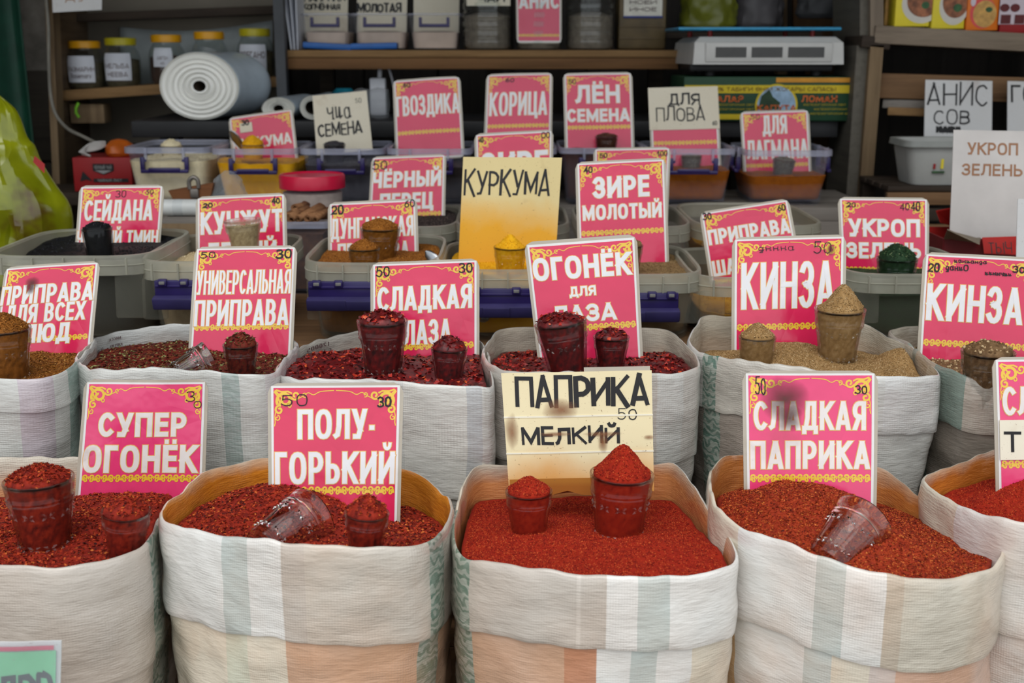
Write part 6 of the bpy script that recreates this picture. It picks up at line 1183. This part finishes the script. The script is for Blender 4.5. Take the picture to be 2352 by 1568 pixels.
bagm = NT('yellow_market_bag'); p_ = bagm.pos(); n1 = bagm.noise(p_, 6, 4); c_ = bagm.ramp(n1.outputs['Fac'], [(.36, S(84, 62, 14)), (.46, S(122, 128, 14)), (.70, S(160, 164, 26))]).outputs[0]; vz = bagm.n('ShaderNodeTexVoronoi'); vz.inputs['Scale'].default_value = 9; bagm.l(bagm.map(p_, (1, 1, .5)), vz.inputs['Vector']); bagm.fin(c_, .2, .7, bagm.bump(vz.outputs['Distance'], .8, .03))
bg = thing('yellow_plastic_bag', 'crumpled yellow green plastic bag standing behind the black cumin tub', 'bag', (at(-40, 560, 2.42).x, 2.42, ZT)); q = MB(); rings = []
out = [(-6, 215, 18), (15, 232, 24), (40, 258, 60), (62, 315, 92), (80, 335, 110), (96, 375, 126), (130, 430, 150), (158, 470, 180), (166, 520, 190), (160, 565, 190), (158, 640, 185)]
rows = catmull([Vector(p) for p in out], 4, False)
for p in rows:
    e = at(p.x, p.y, 2.42); R = p.z*px_m(e); cx_ = e.x-R; n = 64
    rings.append([Vector((cx_+R*math.cos(2*math.pi*i/n)*(1+.10*noise.noise((math.cos(2*math.pi*i/n)*2.4, math.sin(2*math.pi*i/n)*2.4, e.z*9))*(1-math.cos(2*math.pi*i/n))), 2.42+.6*R*math.sin(2*math.pi*i/n)*(1+.22*noise.noise((math.cos(2*math.pi*i/n)*3, math.sin(2*math.pi*i/n)*3, e.z*12+4))-.55*abs(noise.noise((math.cos(2*math.pi*i/n)*3.4+e.z*6, math.sin(2*math.pi*i/n)*2, e.z*7)))), max(e.z, ZT+.001))) for i in range(n)])
q.loft(rings, 0, True, True, True); q.build('bag_skin', bagm.mat, bg, sharp=22)
q = MB(); a = at(76, 372, 2.365); q.add([a, a+Vector((.022, .0, -.004)), a+Vector((.020, 0, -.022)), a+Vector((.004, 0, .012))], [(0, 2, 1), (0, 1, 3)]); q.build('red_print_mark', mottled('red_mark', S(170, 30, 30), .3), bg, False)
# red box of tea packets
rb_ = thing('red_box', 'red carton with dark emblem standing beneath the jar shelf', 'carton', (at(228, 440, 2.95).x, 3.02, .0)); a, b = at(165, 362, 2.95), at(300, 362, 2.95); zt2, zb2 = a.z, at(165, 440, 2.95).z; rb_.location.z = zb2
RED = mottled('box_red', S(150, 22, 26), .5, .12); q = MB(); q.box(((a.x+b.x)/2, 3.02, (zt2+zb2)/2), (b.x-a.x, .14, zt2-zb2), None, 0, .002); q.build('carton_body', RED, rb_)
m = px_m(a); e = at(237, 383, 2.949); q = MB(); q.add([e+Vector((x*m, -.001, z*m)) for x, z in ((-24, 7), (24, 7), (24, -9), (0, -18), (-24, -9))], [(0, 4, 3, 2, 1)]); q.build('emblem', MT['black'], rb_, False)
q = MB(); q.add([e+Vector((x*m, -.0018, z*m)) for x, z in ((-20, -8), (20, -8), (0, -16))], [(0, 2, 1)]); q.build('emblem_chevron', mottled('emblem_grey', S(150, 150, 150), .5), rb_, False)
q = MB(); up_text(q, 'ЧЁРНЫЙ ЧАЙ', e+Vector((-20*m, -.002, -5*m)), X, Z, 40*m, 8*m, .18); q.build('emblem_lettering', mottled('emblem_grey', S(150, 150, 150)), rb_, False)
e = at(255, 414, 2.949); q = MB(); q.box(e+Vector((0, -.0006, 0)), (80*m, .001, 8*m)); q.build('dark_strip', MT['black'], rb_, False); q = MB(); up_text(q, 'ЧАЙНЫЙ ЛИСТ', e+Vector((-30*m, -.0015, -3*m)), X, Z, 56*m, 6*m, .16); q.build('strip_lettering', mottled('emblem_grey', S(150, 150, 150)), rb_, False)
e = at(192, 402, 2.949); q = MB(); q.add([e+Vector((x*m, -.001, z*m)) for x, z in ((-9, -14), (-1, 9), (20, -14), (6, -10))], [(0, 3, 1), (1, 3, 2)]); q.build('leaf_print', MT['black'], rb_, False)
lb_ = thing('side_bench', 'rough plank the red carton stands on below the shelf unit', 'bench', (at(228, 445, 2.95).x, 3.03, 0)); q = MB(); q.box((at(228, 445, 2.95).x-.05, 3.035, zb2-.016), (.30, .20, .03), None, 0, .002); q.build('plank', WD_DARK, lb_)
for x in (-.16, .06): q = MB(); q.box((at(228, 445, 2.95).x+x, 3.04, (zb2-.03)/2), (.04, .04, zb2-.03)); q.build('leg', WD_DARK, lb_, False)
ob = thing('orange_packet', 'orange plastic packet lying on top of the red carton', 'packet', (at(268, 360, 2.98).x, 3.0, zt2+.001)); b = Vector(ob.location); q = MB(); q.lathe([(.030, 0), (.036, .008), (.034, .024), (.018, .037), (.004, .040)], b, 28, None, 0, True, True, lambda a, z: 1+.14*math.sin(3*a+z*40)); q.build('packet_skin', mottled('orange_film', S(190, 92, 24), .4, .25, 30), ob)
cd = thing('cord_coil', 'coil of white cord lying on the red carton', 'cord', (at(205, 345, 2.98).x, 3.0, zt2+.001)); b = Vector(cd.location)
for i in range(9): q = MB(); q.tube(catmull([at(242, 326+i, 2.98), at(226, 326+i*2, 2.97), at(204-2*i, 332+i*2.4, 2.965), at(182+i*3.2, 350+i*1.0, 2.955)], 5, False), .0026, 6); q.build('loop', mottled('cord_white', S(186, 182, 178), .7), cd)

# ================================================================== MIDDLE SMALL THINGS
cr = thing('wooden_crate', 'low wooden crate between the tubs and the clear boxes, white roll on it', 'crate', (at(480, 520, 2.46).x, 2.56, ZT)); x0, x1 = at(368, 500, 2.46).x, at(618, 500, 2.46).x
for i in range(2): q = MB(); q.box(((x0+x1)/2, 2.47, ZT+.030+.058*i), (x1-x0, .014, .052), None, 0, .002); q.build('side_slat', WD_POST if i else WD_SHELF, cr)
for i in range(3): q = MB(); q.box(((x0+x1)/2, 2.495+.058*i, ZT+.118), (x1-x0, .054, .012), None, 0, .002); q.build('top_slat', WD_GREY, cr)
q = MB(); q.box(((x0+x1)/2, 2.635, ZT+.056), (x1-x0, .014, .11), None, 0, .002); q.build('side_slat', WD_SHELF, cr)
ZC = ZT+.125
wr = thing('white_roll', 'white plastic roll lying on the wooden crate behind the seydana card', 'roll', (at(412, 480, 2.5).x, 2.505, ZC)); a, b = at(350, 480, 2.5).x, at(455, 480, 2.5).x
q = MB(); q.lathe([(.006, 0), (.017, 0), (.017, b-a), (.006, b-a)], (a, 2.505, ZC+.017), 28, Matrix.Rotation(math.pi/2, 3, 'Y'), 0, True, True); q.build('film_body', mottled('white_film', S(206, 208, 206), .4, .08, 20, .5, .3, 40), wr)
q = MB(); q.lathe([(.0171, 0), (.0178, .01), (.0171, .02)], (b-.05, 2.505, ZC+.017), 28, Matrix.Rotation(math.pi/2, 3, 'Y')); q.build('film_band', MT['film'], wr)
bd = thing('wooden_scoop', 'brown wooden board with a grey metal clip on the white roll', 'scoop', (at(440, 440, 2.56).x, 2.56, ZC)); M3 = Matrix.Rotation(-.06, 3, 'Y')
pts = [at(u, v, 2.55) for u, v in ((386, 438), (490, 420), (484, 448), (470, 466), (430, 470), (402, 466))]; q = MB(); q.loft([pts, [p+Vector((0, .018, 0)) for p in pts]], 0, True, True, True); q.build('board', wood('red_brown_board', S(96, 56, 30), S(130, 82, 48)), bd, False)
q = MB(); a = at(446, 440, 2.545); q.box(a+Vector((0, .004, -.004)), (.018, .012, .020), None, 0, .003); q.tube(catmull([at(436, 434, 2.55), at(434, 416, 2.55), at(444, 407, 2.55), at(454, 414, 2.55), at(456, 432, 2.55)], 4, False), .0045, 8); q.build('metal_clip', mottled('dull_metal', S(120, 114, 108), .45, .2, 40, .5, .1, 100, .6), bd)
q = MB(); a = at(436, 474, 2.56); q.box((a.x, 2.568, (a.z+ZC)/2), (.06, .02, max(.01, a.z-ZC+.006))); q.build('grip', WD_POST, bd)
root, b, R, h = crumple_bag('clear_bag', 527, 392, 462, 80, 2.57, MT['film'], 'small clear plastic bag standing on the crate behind the kunzhut card', seed=5, fac=1.8, top=.15, zfloor=ZC)
rt = thing('round_tub', 'round clear tub with a bright red lid behind the cinnamon box', 'container', (at(714, 430, 2.5).x, 2.52, ZT)); b = Vector(rt.location); R = 76*2.48/FPX; zl = at(714, 440, 2.44).z
q = MB(); q.lathe([(R*.84, 0), (R*.86, .004), (R*.95, zl-ZT)], b, 48, None, 0, True); q.build('tub_wall', MT['clear'], rt)
q = MB(); q.lathe([(R*.80, .004), (R*.90, (zl-ZT)*.95), (R*.5, (zl-ZT)*.98)], b, 40, None, 0, True, True); q.build('contents', mottled('pale_fill', S(176, 160, 150), .9, .25, 40), rt)
RL = mottled('red_lid', S(200, 26, 62), .3, .08); q = MB(); q.lathe([(R*.97, zl-ZT-.001), (R*1.0, zl-ZT), (R*1.0, zl-ZT+.024), (R*.97, zl-ZT+.027), (R*.92, zl-ZT+.024), (R*.3, zl-ZT+.0235)], b, 60, None, 0, True, True, lambda a, z: 1+.004*math.sin(60*a)); q.build('lid', RL, rt)
tub(645, 756, 511, 2.29, .16, ZT, None, 'small clear box with a bluish rim full of cinnamon sticks', '', '', 'cin', style='clear', group=None, taper=.86)
CINN = wood('cinnamon_bark', S(120, 76, 48), S(166, 120, 82), 'x', 1.5, .8)
q = MB(); bz = ZT+.128; c = Vector((at(702, 490, 2.36).x, 2.37, 0)); bxs = [[c+Vector((.040*sx, .062*sy, z)) for sx, sy in ((-1, -1), (1, -1), (1, 1), (-1, 1))] for z in (ZT+.010, bz-.012)]; q.loft(bxs, 0, True, True, True); tag(q.build('bark_crumbs', mottled('bark_mix', S(92, 62, 42), .9, .5, 90), None, False, loc=(c.x, c.y, ZT+.01)), 'broken cinnamon bark under the cinnamon sticks', 'spice', None, 'stuff')
for i, (u0, v0, u1, v1, Y) in enumerate(((664, 500, 706, 480, 2.345), (684, 504, 742, 478, 2.335), (672, 492, 700, 470, 2.37), (676, 478, 704, 472, 2.385), (668, 505, 690, 486, 2.325), (706, 503, 748, 488, 2.33), (700, 498, 750, 496, 2.35), (650, 503, 672, 490, 2.355), (686, 502, 736, 474, 2.36), (722, 505, 752, 484, 2.34))):
    a, b = at(u0, v0, Y-.02), at(u1, v1, Y+.05); r = .0075; t = (b-a).normalized(); y = Vector((0, 0, 1)); x = t.cross(y).normalized(); y = x.cross(t); prof = [((1-.55*k/18)*r*math.cos(k*.62), (1-.55*k/18)*r*math.sin(k*.62)) for k in range(19)]
    root = thing('cinnamon_stick', 'rolled cinnamon stick piled in the small clear box', 'cinnamon', a, 'cinnamon sticks in the small box'); q = MB(); q.loft([[a+x*p[0]+y*p[1] for p in prof], [b+x*p[0]+y*p[1] for p in prof]], 0, False); o = q.build('bark_curl', CINN, root); o.modifiers.new('thick', 'SOLIDIFY').thickness = .0012
def spoon(p, d, label, L=.13):
    p, d = Vector(p), Vector(d).normalized(); x = d.cross(Vector((0, -1, 0))).normalized(); n = x.cross(d); root = thing('steel_spoon', label, 'spoon', p); q = MB(); ws = [(0, .002), (.006, .0075), (.02, .010), (.045, .007), (.08, .004), (L, .004)]
    q.loft([[p+d*t+x*w*math.cos(k)+n*(.0015*math.sin(k)) for k in np.linspace(0, 6.283, 13)[:-1]] for t, w in ws], 0, True, True, True); q.build('handle', MT['steel'], root)
    e = p+d*L; q = MB(); rings = [[e+d*(.02+.024*math.cos(f))+x*(.016*math.sin(f)*math.cos(g))+n*(.006*math.sin(f)*math.sin(g)) for g in np.linspace(0, 6.283, 17)[:-1]] for f in np.linspace(.05, 3.09, 9)]; q.loft(rings, 0, True, True, True); q.build('bowl', MT['steel'], root)
spoon(at(978, 577, 2.02), at(1035, 640, 1.98)-at(978, 577, 2.02), 'steel spoon handle sticking out of the turmeric tub beside the sladkaya laza card')
spoon(at(529, 300, 2.80), at(580, 372, 2.83)-at(529, 300, 2.80), 'steel spoon leaning in the clear turmeric box before the red card', .10)

# ================================================================== RIGHT SIDE
rs = thing('board_shelf_unit', 'rough board shelf unit carrying noodle boxes', 'shelf', (at(2200, 80, 3.0).x, 3.2, 0)); GB = wood('weathered_board', S(112, 98, 84), S(150, 134, 116)); GBz = wood('weathered_post', S(108, 96, 84), S(148, 132, 114), 'z')
upright('post_face', 1999, 2029, -60, 100, 2.98, .03, GBz, rs, 0); upright('side_board', 1975, 1999, -60, 100, 3.0, .25, wood('grey_side', S(84, 80, 72), S(112, 106, 96), 'y'), rs)
def slope_board(nm, u0, v0, u1, v1, Y, hpx, d, mat): a, b = at(u0, v0, Y), at(u1, v1, Y-.03); return plank_obj(nm, a, b, hpx*px_m(a), d, mat, rs)
slope_board('shelf_board', 2012, 58, 2500, 84, 2.97, 40, .30, GB); slope_board('middle_beam', 2018, 168, 2500, 182, 2.99, 56, .04, WD_BROWN); slope_board('lower_lath', 2028, 228, 2160, 232, 3.0, 20, .06, WD_GREY); slope_board('lower_lath', 2040, 246, 2160, 250, 2.99, 18, .05, WD_SHELF)
q = MB(); a = at(1988, 98, 2.99); q.box(a+Vector((.02, .06, 0)), (.07, .16, .028), Matrix.Rotation(.1, 3, 'Y'), 0, .004); q.build('bracket', WD_DARK, rs)
upright('slanted_post', 2000, 2030, 104, 640, 2.97, .03, WD_POST, rs, -42); upright('slanted_side', 1968, 1999, 104, 640, 2.99, .20, wood('grey_side', S(84, 80, 72), S(112, 106, 96), 'y'), rs, -38)
upright('side_board', 2480, 2500, -60, 640, 2.97, .25, GBz, rs)
q = MB(); q.box((at(2250, 0, 3.3).x, 3.30, 1.1), (.70, .015, 1.5)); q.build('back_panel', WD_BACK, rs, False)
PICS = dict(noodle=mottled('noodle_print', S(150, 92, 60), .5, .7, 60), bowl=mottled('bowl_print', S(206, 200, 190), .5, .1), green=mottled('herb_print', S(50, 92, 50), .5, .5, 60), yel=mottled('pack_yellow', S(226, 206, 52), .4, .06), org=mottled('pack_orange', S(224, 116, 26), .4, .08), red=mottled('pack_red', S(150, 28, 30), .4, .1), wht=mottled('pack_white', S(206, 192, 200), .4, .06), drk=mottled('pack_darkred', S(96, 24, 26), .5, .3, 60), tan=mottled('noodle_tan', S(206, 158, 84), .5, .4, 50), pink=mottled('pack_pink', S(214, 70, 70), .4, .1))
def pack(u0, u1, vb, Y, body, label, arts):
    a, b = at(u0, vb, Y), at(u1, vb+(u1-u0)*.05, Y); w = b.x-a.x; root = thing('food_packet', label, 'packet', ((a.x+b.x)/2, Y+.03, a.z), 'noodle boxes on the board shelf'); h = .17
    q = MB(); q.box(((a.x+b.x)/2, Y+.03, a.z+h/2-.004), (w*.97, .06, h), None, 0, .002); q.build('carton_body', PICS[body], root); m = px_m(a)
    for i, (nm, cu, cv, ru, rv, mat) in enumerate(arts):
        e = at(cu, cv, Y-.0006*(i+1)); q = MB(); n = 30 if rv > 0 else 4; rv = abs(rv)
        q.add([e]+[e+Vector((ru*m*math.cos(t), 0, rv*m*math.sin(t))) for t in np.linspace(0, 2*math.pi, n+1)[:-1]+(math.pi/4 if n == 4 else 0)], [(0, 1+i_, 1+(i_+1) % n) for i_ in range(n)]); q.build(nm, PICS[mat], root, False)
pack(2053, 2135, 57, 2.99, 'yel', 'yellow noodle box with a bowl picture, first on the board shelf', [('bowl_picture', 2118, 8, 46, 44, 'bowl'), ('noodle_picture', 2122, 2, 38, 36, 'noodle'), ('herb_picture', 2126, 12, 9, 8, 'green')])
pack(2138, 2215, 62, 2.985, 'yel', 'yellow noodle box squeezed against the orange box', [('bowl_picture', 2192, 14, 34, 42, 'bowl'), ('noodle_picture', 2196, 4, 30, 36, 'noodle'), ('herb_picture', 2200, 18, 10, 9, 'green')])
pack(2217, 2292, 66, 2.98, 'org', 'orange noodle box with a round bowl picture', [('bowl_rim_picture', 2258, 30, 30, 34, 'pink'), ('noodle_picture', 2262, 32, 27, 30, 'tan'), ('herb_picture', 2272, 22, 8, 6, 'green'), ('label_picture', 2236, 4, 6, 10, 'wht')])
pack(2294, 2400, 72, 2.975, 'red', 'red and white box cut off by the picture edge', [('white_field', 2330, 22, 48, -46, 'wht'), ('meat_picture', 2308, 18, 11, 9, 'drk'), ('meat_picture', 2332, 18, 11, 9, 'drk'), ('meat_picture', 2310, 44, 16, -14, 'drk'), ('meat_picture', 2342, 44, 16, -14, 'drk')])
pack(2030, 2050, 55, 3.05, 'tan', 'narrow dark yellow box in the corner of the board shelf', [])
ut = thing('crate_stack', 'stack of dark slatted crates under the white plastic tub', 'crate', (at(2150, 450, 2.75).x, 2.78, ZU-.40)); a0, a1 = at(2040, 440, 2.72).x, at(2480, 440, 2.72).x; zt3 = at(2150, 428, 2.72).z
for i in range(4): q = MB(); q.box(((a0+a1)/2, 2.73, zt3-.018-.036*i-.01), (a1-a0, .014, .028), None, 0, .002); q.build('slat', WD_DARK if i % 2 else WD_BROWN, ut)
for i in range(4): q = MB(); q.box(((a0+a1)/2, 2.75+.06*i, zt3-.006), (a1-a0, .052, .012), None, 0, .002); q.build('top_slat', WD_DARK, ut)
for x in (a0+.02, a1-.02):
    for y in (2.75, 2.95): q = MB(); q.box((x, y, zt3/2-.006), (.03, .03, zt3-.014)); q.build('leg', WD_DARK, ut, False)
wt = thing('white_tub', 'greyish white plastic tub with a small coloured print on the crates', 'container', (at(2160, 420, 2.75).x, 2.80, zt3+.001)); b = Vector(wt.location); r0 = srect(.085, .075, 6); zr4 = at(2150, 325, 2.73).z; hh = zr4-b.z; rg = lambda k, z: [b+Vector((r0(t, k)*math.cos(t), r0(t, k)*math.sin(t), z)) for t in np.linspace(0, 2*math.pi, 57)[:-1]]
GW = mottled('milky_plastic', S(168, 168, 164), .4, .1, 20); q = MB(); q.loft([rg(.78, 0), rg(.8, .004), rg(.95, hh-.02), rg(.95, hh)], 0, True, True); q.loft([rg(.92, hh), rg(.76, .006)], 0, True, False, True); q.build('tub_wall', GW, wt)
q = MB(); q.loft([rg(.92, hh), rg(1.06, hh+.001), rg(1.08, hh-.012), rg(.95, hh-.012)], 0); q.build('rim_flange', mottled('milky_rim', S(142, 144, 140), .4, .1), wt)
for u, v, w, h, mt in ((2146, 382, 5, 12, 'red'), (2164, 376, 6, 22, 'yel'), (2155, 395, 28, 4, 'green')): e = at(u, v, 2.733); m = px_m(e); q = MB(); q.box(e, (w*m, .004, h*m)); q.build('print_mark', PICS[mt], wt, False)
hand_card('anis_sov', (2126, 183), (2280, 186), (2122, 340), (2278, 300), 2.93, [('АНИС', (2132, 190, 2268, 240), .03), ('СОВ', (2146, 252, 2226, 284), .026), ('ИММАНА', (2152, 291, 2206, 303), .035), ('ИИХ', (2136, 314, 2196, 332), .035)], 'white paper handwritten АНИС СОВ anis sov behind the white tub', WHITEP, hk=1.43, lean=1)
hand_card('gorch', (2314, 186), (2466, 190), (2314, 300), (2464, 300), 2.93, [('ГОРЧ', (2324, 194, 2440, 236), .03)], 'white paper handwritten ГО, cut off by the picture edge', WHITEP, hk=1.43, lean=1)
hand_card('ukrop_w', (2190, 298), (2400, 302), (2182, 520), (2396, 520), 2.36, [('УКРОП', (2222, 326, 2338, 356), .17, 1), ('ЗЕЛЕНЬ', (2210, 374, 2348, 404), .17, 1)], 'large white card with brown letters УКРОП ЗЕЛЕНЬ standing in the red carton', mottled('aged_white_board', S(206, 200, 196), .5, .1, 12), hk=1.45, lean=3, ink='brownink')
hand_card('blank_edge', (2337, 456), (2450, 460), (2335, 585), (2448, 585), 2.12, [], 'blank white card at the picture edge before the red carton', WHITEP, hk=1.5, lean=3)
rc = thing('open_red_carton', 'open red cardboard carton with bent flaps beside the ukrop zelen card', 'carton', (at(2260, 560, 2.3).x, 2.36, ZT)); a0, a1 = at(2168, 560, 2.3).x, at(2420, 560, 2.3).x; zt5 = at(2260, 548, 2.3).z; RC, RD = mottled('carton_red', S(176, 34, 30), .5, .15, 20), mottled('carton_dark_red', S(112, 20, 26), .55, .2, 20)
for nm, c, d, mt in (('front_wall', ((a0+a1)/2, 2.30, (ZT+zt5)/2), (a1-a0, .004, zt5-ZT), RD), ('back_wall', ((a0+a1)/2, 2.46, (ZT+zt5)/2), (a1-a0, .004, zt5-ZT), RC), ('end_wall', (a0, 2.38, (ZT+zt5)/2), (.004, .16, zt5-ZT), RD), ('end_wall', (a1, 2.38, (ZT+zt5)/2), (.004, .16, zt5-ZT), RD), ('bottom', ((a0+a1)/2, 2.38, ZT+.003), (a1-a0, .16, .004), RC)): q = MB(); q.box(c, d); q.build(nm, mt, rc, False)
def flap(nm, P4, mt): q = MB(); pts = [at(*p) for p in P4]; q.loft([pts, [p+Vector((.001, .003, .002)) for p in pts]], 0, True, True, True); q.build(nm, mt, rc, False)
flap('flap', [(2168, 550, 2.30), (2252, 548, 2.30), (2250, 562, 2.22), (2176, 528, 2.22)], mottled('grey_card', S(128, 116, 100), .8)); flap('flap', [(2256, 548, 2.298), (2345, 545, 2.298), (2343, 585, 2.255), (2260, 582, 2.255)], RC); flap('red_flap', [(2150, 486, 2.44), (2192, 478, 2.44), (2190, 520, 2.46), (2160, 512, 2.40)], RC)
q = MB(); e = at(2262, 578, 2.246); m = px_m(e); up_text(q, 'ТЫЧ', e+Vector((8*m, -.004, -2*m)), (1, 0, 0), (0, .5, 1), 52*m, 26*m, 2.5*m, True, 4); q.build('pen_lettering', MT['black'], rc, False)
fm = thing('film_cone', 'twist of clear film standing up in the red carton', 'film', at(2290, 545, 2.40)); b = Vector(fm.location); b.z = ZT+.006; fm.location = b; zt6 = at(2292, 498, 2.40).z; q = MB(); q.lathe([(.034, 0), (.036, .02), (.030, (zt6-b.z)*.6), (.003, zt6-b.z)], b, 22, None, 0, True, True, lambda a, z: 1+.18*math.sin(3*a+z*20)); q.build('film_skin', MT['film'], fm, sharp=30)
